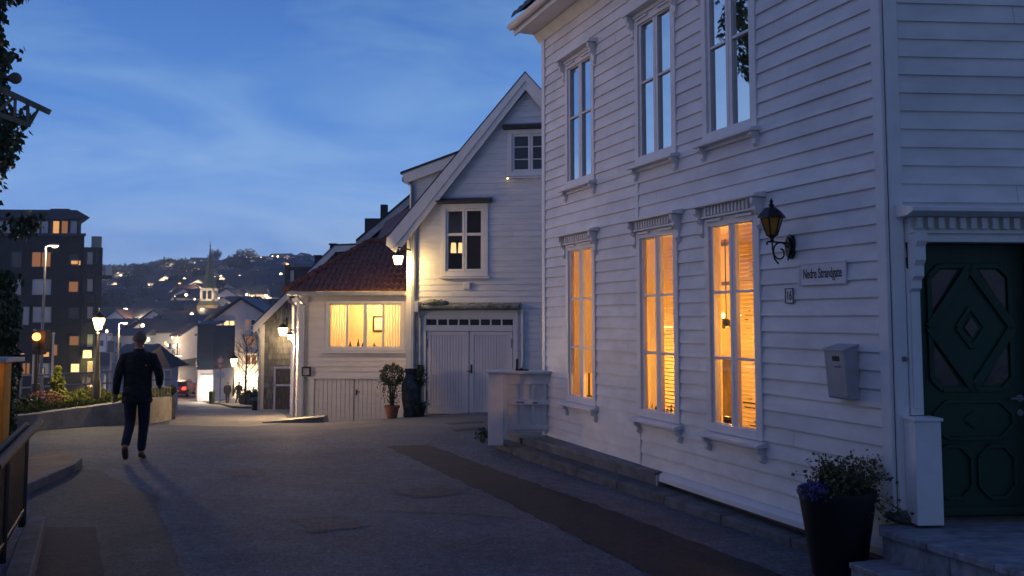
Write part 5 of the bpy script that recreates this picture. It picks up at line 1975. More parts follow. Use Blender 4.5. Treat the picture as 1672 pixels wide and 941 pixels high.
# lattice awning arm
t = thing('lattice_beam', P(-60, 150, 8), 'old timber lattice bracket reaching in from the left edge against the sky', 'bracket')
a0, a1 = P(-70, 112, 8), P(82, 184, 8.2)
b0_, b1_ = P(-70, 163, 8), P(50, 205, 8.15)
MB().beam(a0, a1, .04, .05).build('top_chord', M['palewood'], t, bevel=.004)
MB().beam(b0_, b1_, .03, .04).build('bottom_chord', M['palewood'], t, bevel=.004)
tp = lambda k: a0.lerp(a1, k)
bp_ = lambda k: b0_.lerp(b1_, k)
for a, b in ((.30, .52), (.62, .52), (.62, .78), (.75, .97), (.88, .985)):
    MB().beam(tp(a), bp_(b), .022, .022).build('brace', M['palewood'], t)
a2 = a0 + V((.1, .5, -.03))
MB().box(-5.32, -5.22, 7.9, 8.1, 3.2, a0.z + .25).build('wall_plate', M['wood'], t)
MB().beam(V((-5.3, 8, a0.z + .12)), a0 + V((.02, 0, 0)), .05, .07).beam(V((-5.3, 8, b0_.z)), b0_ + V((.02, 0, 0)), .04, .05).build('bracket_arm', M['wood'], t)
q = P(25, 128, 8.3)
tag(MB().ball(q, .055, 12).tube([q, q + V((-.4, 0, .05))], .012, 5).build('globe_lamp', M['wood'], smooth=True), 'small round brown globe beside the lattice bracket in the ivy', 'globe')

# ================================================================== garden behind the low concrete wall
wl = [(60, 703, 676, 17.0), (100, 699, 670, 17.7), (150, 696, 664, 18.6), (215, 690, 655, 19.5), (245, 687, 651, 20.5), (262, 686, 649.5, 21.7), (280, 685, 648, 23.2)]
wl = [(-30, 706, 684, 16.0), (10, 706, 681, 16.4)] + wl
t_ = MB()
pb, pt_, bb_, bt_ = [], [], [], []
for px, yb, yt, Y in wl:
    a = P(px, yb, Y)
    a.z = H(a.x, a.y) - .15
    b = P(px, yt, Y)
    pb.append(a)
    pt_.append(V((a.x, a.y, b.z)))
dn = V((-.25, .22, 0))
for i in range(len(wl) - 1):
    t_.hexa([pb[i], pb[i + 1], pb[i + 1] + dn, pb[i] + dn], [pt_[i], pt_[i + 1], pt_[i + 1] + dn, pt_[i] + dn])
bm_end = t_
o = t_.build('concrete_wall', M['concrete'], bevel=.01)
tag(o, 'low grey concrete garden wall curving along the street behind the walking man', 'wall')
# return of the wall downhill
a = pb[-1]
rt = MB()
e = V((-13.4, 32.5, H(-13.4, 32.5) - .3))
rt.hexa([a + V((0, .25, 0)), e, e + V((-.25, 0, 0)), a + V((-.25, .25, 0))], [V((a.x, a.y + .25, pt_[-1].z)), V((e.x, e.y, e.z + .75)), V((e.x - .25, e.y, e.z + .75)), V((a.x - .25, a.y + .25, pt_[-1].z))])
tag(rt.build('retaining_wall', M['concrete']), 'concrete retaining wall running downhill from the end of the curved garden wall', 'wall')
# lawn
lawn = [(p.x - .2, p.y + .24) for p in pt_]
zt_ = {i: p.z for i, p in enumerate(pt_)}
L0 = lawn
L1 = [(x - 4.2 - .15 * i, y + 15.5) for i, (x, y) in enumerate(lawn)]
mb = MB()
nr = 10
for i in range(len(L0) - 1):
    for r in range(nr):
        def lp_(ii, rr_):
            t0 = rr_ / nr
            x, y = lerp(L0[ii][0], L1[ii][0], t0), lerp(L0[ii][1], L1[ii][1], t0)
            return V((x, y, lerp(pt_[ii].z - .02, -1.15, t0 ** 1.6)))
        mb.poly([lp_(i, r), lp_(i + 1, r), lp_(i + 1, r + 1), lp_(i, r + 1)])
tag(mb.build('lawn', M['soil'], fix=False), kind='structure')
def lawnz(x, y):
    best = min(range(len(L0)), key=lambda i: abs((x - L0[i][0]) + .27 * (y - L0[i][1])))
    t0 = min(1, max(0, (y - L0[best][1]) / 15.5))
    return lerp(pt_[best].z - .02, -1.15, t0 ** 1.6)
mb = MB()
for k in range(5200):
    i = random.randrange(len(L0) - 1)
    u_, t0 = random.random(), random.random() ** 1.6
    x = lerp(lerp(L0[i][0], L0[i + 1][0], u_), lerp(L1[i][0], L1[i + 1][0], u_), t0)
    y = lerp(lerp(L0[i][1], L0[i + 1][1], u_), lerp(L1[i][1], L1[i + 1][1], u_), t0)
    z = lerp(lerp(pt_[i].z, pt_[i + 1].z, u_) - .03, -1.15, t0 ** 1.6)
    mb.leaf((x, y, z), random.uniform(.06, .13), (random.gauss(0, .35), random.gauss(0, .35), 1))
tag(mb.build('grass', M['grass'], fix=False), kind='stuff')

def bush(name, px, py, Y, w, h, m, label, n=900, size=.07, shape='round', trunk=True, group=None):
    c = P(px, py, Y)
    t = thing(name, c, label, 'shrub' if shape != 'cone' else 'tree', group)
    lf, st = MB(), MB()
    for k in range(n):
        if shape == 'cone':
            z = random.random() ** 1.3
            r = (1 - z) * w * random.uniform(.3, 1) * (.8 + .3 * math.sin(z * 22))
            a = random.uniform(0, 6.28)
            lf.leaf(c + V((math.cos(a) * r, math.sin(a) * r, .08 * h + z * h * .92 - r * .15)), size, (math.cos(a), math.sin(a), -.3))
        else:
            d = V((random.gauss(0, 1), random.gauss(0, 1), random.gauss(0, 1))).normalized()
            r = random.uniform(.4, 1) ** .5 * (1 + .3 * noise.noise(d * 2.3 + V((px, 0, 0))))
            lf.leaf(c + V((d.x * w * r, d.y * w * r, max(.02, h * .5 + d.z * h * .5 * r))), size)
    for k in range(5):
        a = k * 1.3
        st.tube([c - V((0, 0, .1)), c + V((math.cos(a) * w * .3, math.sin(a) * w * .3, h * .6))], [.03, .01], 5)
    if shape == 'cone':
        st.tube([c - V((0, 0, .1)), c + V((0, 0, h * .95))], [.04, .008], 6)
    st.build('stem', M['stem'], t, fix=False)
    lf.build('foliage', m, t, fix=False)
    return t
bush('shrub', 145, 658, 22.0, .42, 0.36, M['garden'], 'rounded yellow-green shrub on the lawn beside the classic lamp post', 1300, .06)
bush('shrub', 162, 657, 22.2, .28, 0.3, M['garden'], 'small yellow-green shrub right at the foot of the classic lamp post', 700, .06)
bush('shrub', 70, 668, 19.5, .36, .38, M['pinkbush'], 'reddish shrub on the lawn between the traffic light and the small conifer', 1000, .05)
bush('small_conifer', 92, 668, 20.5, .32, 0.95, M['garden'], 'small loose conifer standing on the lawn', 1300, .08, 'cone')
bush('shrub', 112, 661, 21.8, .42, 0.26, M['garden'], 'low grey-green spreading shrub right of the small conifer', 800, .07)
bush('shrub', 45, 672, 18.8, .3, .3, M['leaf'], 'dark low shrub at the left end of the lawn beside the hedge', 700, .06)

# railing
t = thing('metal_railing', P(120, 655, 31), 'galvanised three-rail metal railing along the back of the lawn', 'railing')
r0, r1 = (35, 614, 29.0), (280, 602, 36)
for dy in (0, 20, 39):
    MB().tube([P(r0[0], r0[1] + dy, r0[2]), P(r1[0], r1[1] + dy * .85, r1[2])], .03, 8).build('rail', M['steel'], t, smooth=True)
for k in range(8):
    u_ = k / 7
    px, Y = lerp(r0[0], r1[0], u_), lerp(r0[2], r1[2], u_)
    py = lerp(r0[1], r1[1], u_)
    a = P(px, py - 1, Y)
    MB().tube([a, V((a.x, a.y, min(a.z - 1.1, lawnz(a.x, a.y)) - .1))], .035, 8).build('post', M['steel'], t)
# short iron bars on the wall end
t = thing('bar_railing', P(265, 650, 20.6), 'short row of thin iron bars on the end of the concrete wall', 'railing')
mb = MB()
for k in range(8):
    px = 243 + k * 5
    a = P(px, 651, 20.4 + k * .36)
    b = V((a.x, a.y, P(px, 628 + k * .6, 20.4 + k * .36).z))
    MB().tube([a - V((0, 0, .06)), b], .009, 6).build('bar', M['steel'], t)
MB().tube([P(243, 629, 20.4), P(278, 633, 22.9)], .011, 6).build('rail', M['steel'], t)


# ================================================================== lamps and posts
def fit(px, py_top, py_base, Y):
    a = P(px, py_base, Y)
    b = P(px, py_top, Y)
    return a, b.z - a.z
def mast_lamp(px, pt, pb_, Y, side, label, watts, emi='lamp', size=1.0, group=None):
    a, h = fit(px, pt, pb_, Y)
    t = thing('street_lamp', a, label, 'street lamp', group)
    top = a + V((0, 0, h))
    MB().tube([a - V((0, 0, .4)), a + V((0, 0, h * .5)), top], [.07, .055, .04], 10).build('pole', M['steel'], t, smooth=True)
    k = .36 * size * side
    mb = MB()
    mb.lathe([(.01, .07), (.10, .06), (.14, .0)], top + V((k, 0, .02)), 16, sx=1.2 * size)
    mb.tube([top - V((0, 0, .02)), top + V((k * .6, 0, .05))], .035, 8)
    mb.build('lamp_head', M['zinc'], t, smooth=True)
    MB().lathe([(.001, -.085), (.07, -.07), (.125, -.02), (.125, .0)], top + V((k, 0, .015)), 16, sx=1.12 * size).build('lamp_glass', M[emi], t, smooth=True)
    if watts:
        light(top + V((k, 0, -.2)), watts, (1, .68, .32), .15)
    return t
mast_lamp(65, 402, 655, 37, 1, 'tall slender street lamp in front of the dark apartment block', 300, size=1.0)
mast_lamp(190, 528, 652, 48, 1, 'shorter mast street lamp just behind the walking man\'s shoulder', 500, size=.9)
mast_lamp(276, 581, 640, 85, 1, 'distant mast street lamp above the hipped kiosk roof', 900, size=2.2)

def classic_lamp(px, pt, pb_, Y, label, watts, sc=1.0, emi='lampy'):
    a, h = fit(px, pt, pb_, Y)
    t = thing('classic_street_lamp', a, label, 'street lamp')
    g = a + V((0, 0, h))          # top of the finial
    body = .46 * sc
    zb = h - body - .42 * sc
    MB().lathe([(.09, -.3), (.09, .5), (.06, .55), (.05, .9), (.04, 1.0), (.032, zb - .1), (.05, zb - .06), (.03, zb)], a, 12).build('post', M['black'], t, smooth=True)
    c = a + V((0, 0, zb))
    MB().lathe([(.11 * sc, .03), (.20 * sc, body * .8), (.21 * sc, body)], c, 12).build('lamp_glass', M[emi], t)
    mb = MB()
    mb.lathe([(.23 * sc, body), (.22 * sc, body + .03), (.14 * sc, body + .12 * sc), (.05 * sc, body + .2 * sc), (.03 * sc, body + .3 * sc), (.045 * sc, body + .33 * sc), (.008, body + .42 * sc)], c, 12)
    mb.lathe([(.03, -.02), (.12 * sc, .0), (.12 * sc, .03)], c, 12)
    for k in range(6):
        q = k * math.pi / 3
        d = V((math.cos(q), math.sin(q), 0))
        mb.tube([c + d * .115 * sc + V((0, 0, .03)), c + d * .215 * sc + V((0, 0, body))], .008, 4)
    mb.build('cage', M['black'], t, smooth=True)
    if watts:
        light(c + V((0, -.30 * sc - .05, .12)), watts, (1, .70, .28), .10)
    return t
classic_lamp(157, 501, 661, 20.3, 'classic black lantern lamp post glowing yellow behind the concrete wall', 240, .60)
classic_lamp(381, 574, 640, 70, 'glowing globe street lamp before the white shop building by the bare tree', 1000, 1.3, 'lamp')

# traffic light with amber lamp
a, h = fit(57, 545, 668, 24)
t = thing('traffic_light', a, 'dark traffic signal post with a glowing amber light in front of the hedge end', 'traffic light')
MB().tube([a - V((0, 0, .3)), a + V((0, 0, h - .1))], [.06, .05], 10).tube([a - V((0, 0, .3)), a + V((0, 0, .65))], .10, 10).build('pole', M['black'], t)
mb = MB()
z1 = P(57, 540, 24).z
mb.box(a.x - .13, a.x + .13, a.y - .02, a.y + .25, z1 - .62, z1)
mb.box(a.x + .14, a.x + .24, a.y - .05, a.y + .2, z1 - .5, z1 + .02)
mb.build('signal_head', M['black'], t, bevel=.02)
MB().ball((a.x, a.y - .06, z1 - .16), .10, 14).build('amber_lens', M['signal'], t, smooth=True)
mb = MB()
for k in range(2):
    mb.tube([(a.x, a.y - .02, z1 - .36 - k * .17), (a.x, a.y - .1, z1 - .36 - k * .17)], .075, 12)
mb.build('dark_lens', M['black'], t)
light((a.x, a.y - .35, z1 - .16), 6, (1, .3, .05), .1)
for px, lb in ((53, 'thin pale pole left of the traffic signal post'), (83, 'thin pale pole right of the traffic signal post')):
    pt = 540 if px < 60 else 545
    a, h = fit(px, pt, 665 if px > 60 else 640, 26)
    t = thing('flag_pole', a, lb, 'pole')
    MB().tube([a - V((0, 0, .3)), a + V((0, 0, h))], [.035, .028], 8).build('shaft', M['zinc'], t)
    MB().ball(a + V((0, 0, h)), .045, 8).build('finial', M['zinc'], t, smooth=True)

# road sign with two round signs and white plates
Y = 66
a, h = fit(359, 582, 652, Y)
t = thing('road_sign', a, 'double round orange-lit road sign over white plates on a pole in the street', 'sign')
MB().tube([a - V((0, 0, .3)), a + V((0, 0, h))], .045, 8).build('pole', M['zinc'], t)
fz = Fr((a.x, Y), (1, 0), (0, -1))
for k, (py, r) in enumerate(((589, .25), (599, .25))):
    z = P(359, py, Y).z
    if k == 0:
        MB().tube([fz.p(0, .06, z), fz.p(0, .09, z)], r, 20).build('round_plate', M['signorange'], t)
        MB().tube([fz.p(0, .091, z), fz.p(0, .10, z)], r * .66, 20).build('sign_face', M['signwhite'], t)
    else:
        MB().prism([fz.p(-.26, .06, z + .22), fz.p(.26, .06, z + .22), fz.p(.2, .06, z), fz.p(0, .06, z - .26), fz.p(-.2, .06, z)], fz.n * .03).build('warning_plate', M['signorange'], t)
        MB().prism([fz.p(-.15, .092, z + .16), fz.p(.15, .092, z + .16), fz.p(0, .092, z - .14)], fz.n * .008).build('sign_face', M['signwhite'], t)
z = P(359, 612, Y).z
MB().fbox(fz, -.29, -.02, .05, .08, z - .19, z + .19).fbox(fz, .02, .29, .05, .08, z - .19, z + .19).build('lower_plate', M['signwhite'], t)
# back of a sign behind the man
a, h = fit(179, 545, 660, 33)
t = thing('road_sign', a, 'grey back of a small road sign on a pale pole left of the walking man', 'sign')
MB().tube([a - V((0, 0, .3)), a + V((0, 0, h))], .04, 8).build('pole', M['zinc'], t)
fz = Fr((a.x, 33), (1, 0), (0, -1))
z = P(179, 566, 33).z
MB().fbox(fz, -.13, .13, .045, .065, z - .2, z + .2).build('plate', M['steel'], t, bevel=.02)
# pole by the car
a, h = fit(287, 560, 660, 60)
t = thing('thin_post', a, 'thin dark post standing by the kerb in front of the red car', 'pole')
MB().tube([a - V((0, 0, .3)), a + V((0, 0, h))], [.06, .04], 8).build('shaft', M['black'], t)
MB().lathe([(.09, -.1), (.07, .3)], a, 10).build('base', M['black'], t)

# ================================================================== hipped kiosk
kc = P(262, 640, 46)
t = thing('hipped_kiosk', kc, 'small white kiosk with dark red hipped roof behind the concrete wall end', 'kiosk')
fw = Fr((0, 46), (1, 0), (0, -1))
x0_, x1_ = fw.sz(228, 600)[0], fw.sz(270, 600)[0]
ze, za = fw.sz(262, 600)[1], fw.sz(246, 572)[1]
zb = H(kc.x, 46) - .3
MB().fbox(fw, x0_, x1_, -1.8, 0, zb, ze).build('wall', M['lavwall'], t)
for k in range(4):
    s = lerp(x0_, x1_ - .14, k / 3)
    MB().fbox(fw, s, s + .14, .002, .05, zb, ze).build('pilaster', M['trim'], t)
mb = MB()
o_ = .45
b4 = [fw.p(x0_ - o_, .5, ze), fw.p(x1_ + o_, .5, ze), fw.p(x1_ + o_, -2.2, ze), fw.p(x0_ - o_, -2.2, ze)]
apx = fw.p((x0_ + x1_) / 2 - .1, -1.2, za + .15)
for k in range(4):
    mb.poly([b4[k], b4[(k + 1) % 4], apx])
mb.poly(b4)
mb.build('roof', M['townroofr'], t)
MB().fbox(fw, x0_ - .4, x1_ + .4, .4, .46, ze - .12, ze - .01).build('eaves_board', M['trim'], t)

# ================================================================== people
def skin(name, J, E_, m, parent, sub=2, root='pelvis'):
    names = list(J)
    me = bpy.data.meshes.new(name)
    me.from_pydata([J[k][:3] for k in names], [(names.index(a), names.index(b)) for a, b in E_], [])
    o = bpy.data.objects.new(name, me)
    COL.objects.link(o)
    sm = o.modifiers.new('skin', 'SKIN')
    sm.use_smooth_shade = True
    for k, nme in enumerate(names):
        sv = me.skin_vertices[0].data[k]
        r = J[nme][3]
        sv.radius = r if isinstance(r, tuple) else (r, r)
        sv.use_root = nme == root
    s2 = o.modifiers.new('sub', 'SUBSURF')
    s2.levels = s2.render_levels = sub
    bpy.context.view_layer.update()
    ev = o.evaluated_get(bpy.context.evaluated_depsgraph_get())
    nm = bpy.data.meshes.new_from_object(ev)
    bpy.data.objects.remove(o)
    for p in nm.polygons:
        p.use_smooth = True
    nm.materials.clear()
    nm.materials.append(m)
    o = bpy.data.objects.new(name, nm)
    COL.objects.link(o)
    o.parent = parent
    return o


def person(loc, yaw, pose, label, jac=None, jea=None, scale=1.0, group=None, detail=True):
    """local axes: +y ahead, +x to the figure's right"""
    t = thing('person', loc, label, 'person', group)
    t.rotation_euler = (0, 0, yaw)
    t.scale = (scale,) * 3
    p = pose
    J = {'pelvis': (0, 0, .93, (.15, .10)), 'waist': (0, .0, 1.08, (.145, .10)), 'chest': (0, .02, 1.30, (.17, .115)), 'collar': (0, .02, 1.41, (.085, .07)),
         'neck': (0, .035, 1.50, .056), 'jaw': (0, .065, 1.575, (.062, .075)), 'skull': (0, .05, 1.66, (.078, .095)), 'crown': (0, .045, 1.715, (.055, .07))}
    E_ = [('pelvis', 'waist'), ('waist', 'chest'), ('chest', 'collar'), ('collar', 'neck'), ('neck', 'jaw'), ('jaw', 'skull'), ('skull', 'crown')]
    for sd, sx_ in (('L', -1), ('R', 1)):
        sh_, el, wr_, hp_, kn, an, toe = p[sd]
        J['sh' + sd] = (*sh_, .05)
        J['el' + sd] = (*el, .046)
        J['wr' + sd] = (*wr_, .031)
        E_ += [('collar', 'sh' + sd), ('sh' + sd, 'el' + sd), ('el' + sd, 'wr' + sd)]
        d = (V(wr_) - V(el)).normalized()
        pal = V(wr_) + d * .075
        J['pal' + sd] = (*pal, (.036, .022))
        E_.append(('wr' + sd, 'pal' + sd))
        J['hp' + sd] = (*hp_, .095)
        J['kn' + sd] = (*kn, .058)
        J['an' + sd] = (*an, .040)
        J['toe' + sd] = (*toe, (.038, .026))
        E_ += [('pelvis', 'hp' + sd), ('hp' + sd, 'kn' + sd), ('kn' + sd, 'an' + sd), ('an' + sd, 'toe' + sd)]
        if detail:
            ax = V((0, 1, 0)) - d * d.y
            ax.normalize()
            inw = ax.cross(d) * (1 if sd == 'L' else -1)
            for k in range(4):
                base = pal + ax * (.027 - .018 * k) + d * .005
                ln = (.072, .08, .074, .058)[k]
                m1 = base + d * ln * .45 + inw * .006
                m2 = base + d * ln * .9 + inw * .026
                J[f'f{k}a{sd}'] = (*m1, .0092)
                J[f'f{k}b{sd}'] = (*m2, .0078)
                E_ += [('pal' + sd, f'f{k}a{sd}'), (f'f{k}a{sd}', f'f{k}b{sd}')]
            th = pal - d * .03 + ax * .045 + inw * .012
            J['tha' + sd] = (*th, .011)
            J['thb' + sd] = (*(th + d * .04 + ax * .008), .009)
            E_ += [('wr' + sd, 'tha' + sd), ('tha' + sd, 'thb' + sd)]
    skin('body', J, E_, M['skin'], t)
    # jacket: torso loft, sleeves and collar in one mesh
    mb = MB()
    prof = [(.195, .152, .775, 0), (.2, .155, .80, 0), (.188, .145, .95, -.005), (.182, .138, 1.08, 0), (.196, .142, 1.22, .01), (.205, .14, 1.32, .015), (.20, .13, 1.39, .02), (.17, .118, 1.435, .022), (.12, .098, 1.468, .026), (.078, .078, 1.485, .03), (.072, .075, 1.515, .035)]
    nn_ = 24
    i0 = len(mb.v)
    for rx, ry, z_, yo in prof:
        for q in range(nn_):
            a_ = 2 * math.pi * q / nn_
            cr_ = 1 + .012 * noise.noise(V((math.cos(a_) * 3, math.sin(a_) * 3, z_ * 7)))
            mb.v.append(V((math.copysign(abs(math.cos(a_)) ** .85, math.cos(a_)) * rx * cr_, yo + math.sin(a_) * ry * cr_, z_)))
    for k in range(len(prof) - 1):
        for q in range(nn_):
            q2 = (q + 1) % nn_
            mb.f.append([i0 + k * nn_ + q, i0 + k * nn_ + q2, i0 + (k + 1) * nn_ + q2, i0 + (k + 1) * nn_ + q])
    mb.f.append([i0 + q for q in range(nn_ - 1, -1, -1)])
    for sd in 'LR':
        sh_, el, wr_ = [V(x) for x in p[sd][:3]]
        top = sh_.lerp(V((0, .02, 1.41)), .45)
        el0, el1 = sh_.lerp(el, .8), el.lerp(wr_, .2)
        mb.tube([top, sh_ + V((0, 0, -.012)), sh_.lerp(el, .4), el0, el1, el.lerp(wr_, .6), wr_.lerp(el, .05)], [.07, .074, .066, .060, .058, .052, .049], 14)
    o = mb.build('jacket', jac or M['jacket'], None, smooth='all', loc=(0, 0, 0))
    o.parent = t
    K = {'pelvis': (0, 0, .90, (.145, .105))}
    F_ = []
    for sd in 'LR':
        _, _, _, hp_, kn, an, toe = p[sd]
        mid_ = V(kn).lerp(V(an), .45)
        K['hp' + sd] = (hp_[0], hp_[1], hp_[2] - .05, .108)
        K['kn' + sd] = (*kn, .075)
        K['mi' + sd] = (*mid_, .066)
        K['an' + sd] = (an[0], an[1], an[2] + .01, .060)
        F_ += [('pelvis', 'hp' + sd), ('hp' + sd, 'kn' + sd), ('kn' + sd, 'mi' + sd), ('mi' + sd, 'an' + sd)]
    skin('trousers', K, F_, jea or M['jeans'], t)
    for sd in 'LR':
        an, toe = V(p[sd][5]), V(p[sd][6])
        d = toe - an
        d.normalize()
        heel = an - d * .05 + V((0, 0, -.045))
        ball = an.lerp(toe, .7) + V((0, 0, -.012))
        skin('shoe', {'pelvis': (*heel, (.042, .04)), 'a': (*(an + V((0, 0, -.01)) + d * .03), (.045, .045)), 'b': (*ball, (.048, .032)), 'c': (*(toe + d * .05), (.036, .024))},
             [('pelvis', 'a'), ('a', 'b'), ('b', 'c')], M['shoe'], t)
    # short hair: cap round the back and sides of the skull
    bm = bmesh.new()
    bmesh.ops.create_icosphere(bm, subdivisions=4, radius=1)
    for v in bm.verts:
        v.co = V((v.co.x * .086, v.co.y * .104, v.co.z * .105)) * (1 + .03 * noise.noise(v.co * 9))
    bmesh.ops.delete(bm, geom=[v for v in bm.verts if (v.co.y > .045 and v.co.z < .055) or v.co.z < -.055], context='VERTS')
    me = bpy.data.meshes.new('hair')
    bm.to_mesh(me)
    bm.free()
    for q in me.polygons:
        q.use_smooth = True
    me.materials.append(M['hair'])
    o = bpy.data.objects.new('hair', me)
    COL.objects.link(o)
    o.parent = t
    o.location = (0, .048, 1.662)
    # ears and nose
    for sx_ in (-1, 1):
        mb = MB()
        mb.lathe([(.004, -.028), (.016, -.014), (.02, .01), (.012, .028)], (sx_ * .088, .05, 1.645), 8, sx=.5)
        e = mb.build('ear', M['skin'], None, smooth=True, loc=(0, 0, 0))
        e.parent = t
    mb = MB()
    mb.prism([(-.014, .135, 1.625), (.014, .135, 1.625), (0, .128, 1.67)], (0, .03, -.01))
    e = mb.build('nose', M['skin'], None, smooth=True, loc=(0, 0, 0))
    e.parent = t
    return t

MANP = PZ(231, 750, 0)
walk = {'L': ((-.185, 0, 1.40), (-.25, -.07, 1.14), (-.285, .02, .90), (-.09, 0, .90), (-.085, .02, .50), (-.075, -.36, .22), (-.075, -.30, .09)),
        'R': ((.185, .02, 1.40), (.29, -.05, 1.16), (.26, .15, 1.02), (.09, 0, .90), (.085, .06, .49), (.065, .02, .085), (.075, .15, .03))}
person(MANP + V((-.07, -.03, 0)), R(12), walk, 'man in black jacket and dark jeans walking away down the street', scale=.995)
stand = {'L': ((-.19, 0, 1.40), (-.25, -.02, 1.13), (-.25, .06, .90), (-.09, 0, .90), (-.09, .05, .49), (-.09, .06, .085), (-.10, .19, .03)),
         'R': ((.19, 0, 1.40), (.25, -.02, 1.13), (.25, .05, .90), (.09, 0, .90), (.09, -.0, .49), (.09, -.14, .10), (.09, -.03, .04))}
a = P(371, 661, 73)
person((a.x, a.y, H(a.x, a.y) + .01), R(5), stand, 'left of two dark-clad pedestrians walking away in the street', scale=1.0, group='pedestrians far down the street')
a = P(389, 660, 73.5)
person((a.x, a.y, H(a.x, a.y) + .01), R(-4), walk, 'right of two dark-clad pedestrians walking away in the street, nearer the planter tubs', scale=1.0, group='pedestrians far down the street')

# ================================================================== red car with tail lights on
def car(loc, yaw):
    t = thing('parked_car', loc, 'red car seen from behind with its tail lights glowing at the bottom of the street', 'car')
    t.rotation_euler = (0, 0, yaw)
    def mk(mb, name, m, parent, **k):
        o = mb.build(name, m, None, loc=(0, 0, 0), **k)
        o.parent = parent
        return o
    # body lofted across its width: side outline (y length, z)
    out = [(-2.05, .30), (-2.12, .55), (-2.08, .88), (-1.95, .98), (-1.50, 1.36), (-1.0, 1.46), (.0, 1.45), (.55, 1.32), (1.05, .98), (1.85, .86), (2.08, .66), (2.08, .32), (1.65, .28), (-1.5, .26)]
    mb = MB()
    secs = [(-.86, .90, .0), (-.90, 1.0, .0), (.90, 1.0, .0), (.86, .90, .0)]
    rings = []
    for x, k, _ in secs:
        rg = []
        for y, z in out:
            xx = x * (1 - .24 * max(0, (z - .92) / .54))
            rg.append(len(mb.v))
            mb.v.append(V((xx, y * (k if abs(x) < .89 else 1), z)))
        rings.append(rg)
    for a_, b_ in zip(rings, rings[1:]):
        for i in range(len(out)):
            j = (i + 1) % len(out)
            mb.f.append([a_[i], a_[j], b_[j], b_[i]])
    mb.f.append(rings[0])
    mb.f.append(rings[-1][::-1])
    mk(mb, 'body', M['carred'], t, bevel=.03)
    mb = MB()
    mb.poly([(-.66, -1.965, 1.0), (.66, -1.965, 1.0), (.58, -1.545, 1.355), (-.58, -1.545, 1.355)])
    mk(mb, 'rear_window', M['pane_dark'], t)
    for sx_ in (-1, 1):
        mb = MB()
        mb.poly([(sx_ * .872, -1.5, 1.0), (sx_ * .872, .85, 1.0), (sx_ * .80, .45, 1.30), (sx_ * .775, -1.2, 1.37)])
        mk(mb, 'side_window', M['pane_dark'], t)
        mb = MB()
        mb.hexa([(sx_ * .55, -2.15, .68), (sx_ * .89, -2.10, .68), (sx_ * .89, -2.0, .68), (sx_ * .55, -2.0, .68)], [(sx_ * .60, -2.13, .92), (sx_ * .87, -2.08, .92), (sx_ * .87, -1.95, .92), (sx_ * .60, -1.95, .92)])
        mk(mb, 'tail_light', M['tail'], t)
        for yy in (-1.25, 1.3):
            mb = MB()
            mb.tube([(sx_ * .72, yy, .32), (sx_ * .915, yy, .32)], .32, 20)
            w_ = mk(mb, 'wheel', M['rubber'], t)
            mb = MB()
            mb.tube([(sx_ * .90, yy, .32), (sx_ * .925, yy, .32)], .19, 12)
            o = mb.build('rim', M['steel'], None, loc=(0, 0, 0))
            o.parent = w_
    mk(MB().box(-.28, .28, -2.14, -2.11, .52, .64), 'number_plate', M['plate'], t)
    mk(MB().box(-.88, .88, -2.16, -2.02, .36, .50), 'bumper', M['black'], t, bevel=.03)
    mk(MB().box(-.14, .14, -1.55, -1.50, 1.37, 1.41), 'brake_light', M['tail'], t)
    return t
a = P(296, 643, 84)
car((a.x, a.y, H(a.x, a.y) + .02), R(6))
light((a.x, a.y - 3.0, H(a.x, a.y) + .7), 30, (1, .05, .03), .3)
# second pair of tail lights further right
a = P(313, 640, 95)
t = copy_tree([o for o in bpy.data.objects if o.name == 'parked_car'][0])
t.location = (a.x, a.y, H(a.x, a.y) + .02)
t['label'] = 'second red car partly hidden right behind the first at the bottom of the street'

# ================================================================== white shop building and neighbours
fw = Fr((P(347, 600, 86).x, 86), (1, .10), (.10, -1))
t = thing('shop_building', fw.p(2.5, -3, -6), 'white gabled shop building with lit upper rooms and a bright shop front', 'building')
w0, w1 = 0, fw.sz(452, 600)[0]
zb = fw.sz(385, 655)[1] - .5
zl, zr_, zap = fw.sz(347, 522)[1], fw.sz(424, 512)[1], fw.sz(393, 490)[1]
sap, srt = fw.sz(393, 490)[0], fw.sz(452, 525)[0]
mb = MB()
mb.prism([fw.p(0, 0, zb), fw.p(srt, 0, zb), fw.p(srt, 0, zl - .2), fw.p(sap, 0, zap), fw.p(0, 0, zl)], fw.n * -9)
mb.build('wall', M['lavwall'], t)
mb = MB()
for a, b in (((-.35, zl - .1), (sap, zap + .12)), ((sap, zap + .12), (srt + .3, zl - .3))):
    mb.prism([fw.p(a[0], .3, a[1]), fw.p(b[0], .3, b[1]), fw.p(b[0], .3, b[1] + .18), fw.p(a[0], .3, a[1] + .18)], fw.n * -9.6)
mb.build('roof', M['navy'], t)
def flatwin(fr, parent, a, b, emi, cols=1, rows=1, fm='trim', dep=.03):
    s0, s1, z0, z1 = rect(fr, a, b)
    mb = MB()
    frame_rect(mb, fr, s0, s1, z0, z1, .09, .0, .06 + dep)
    for k in range(1, cols):
        s = lerp(s0, s1, k / cols)
        mb.fbox(fr, s - .05, s + .05, 0, .05 + dep, z0 + .09, z1 - .09)
    for k in range(1, rows):
        z = lerp(z0, z1, k / rows)
        mb.fbox(fr, s0 + .09, s1 - .09, 0, .04 + dep, z - .03, z + .03)
    w = mb.build('window', M[fm], parent)
    MB().poly([fr.p(s0, dep * .5 + .004, z0), fr.p(s1, dep * .5 + .004, z0), fr.p(s1, dep * .5 + .004, z1), fr.p(s0, dep * .5 + .004, z1)]).build('pane', M[emi], w)
    return w
flatwin(fw, t, (348, 525), (351, 540), 'lit1')
flatwin(fw, t, (353, 523), (363, 541), 'lit1', 2)
flatwin(fw, t, (365, 523), (384, 541), 'lit2', 2)
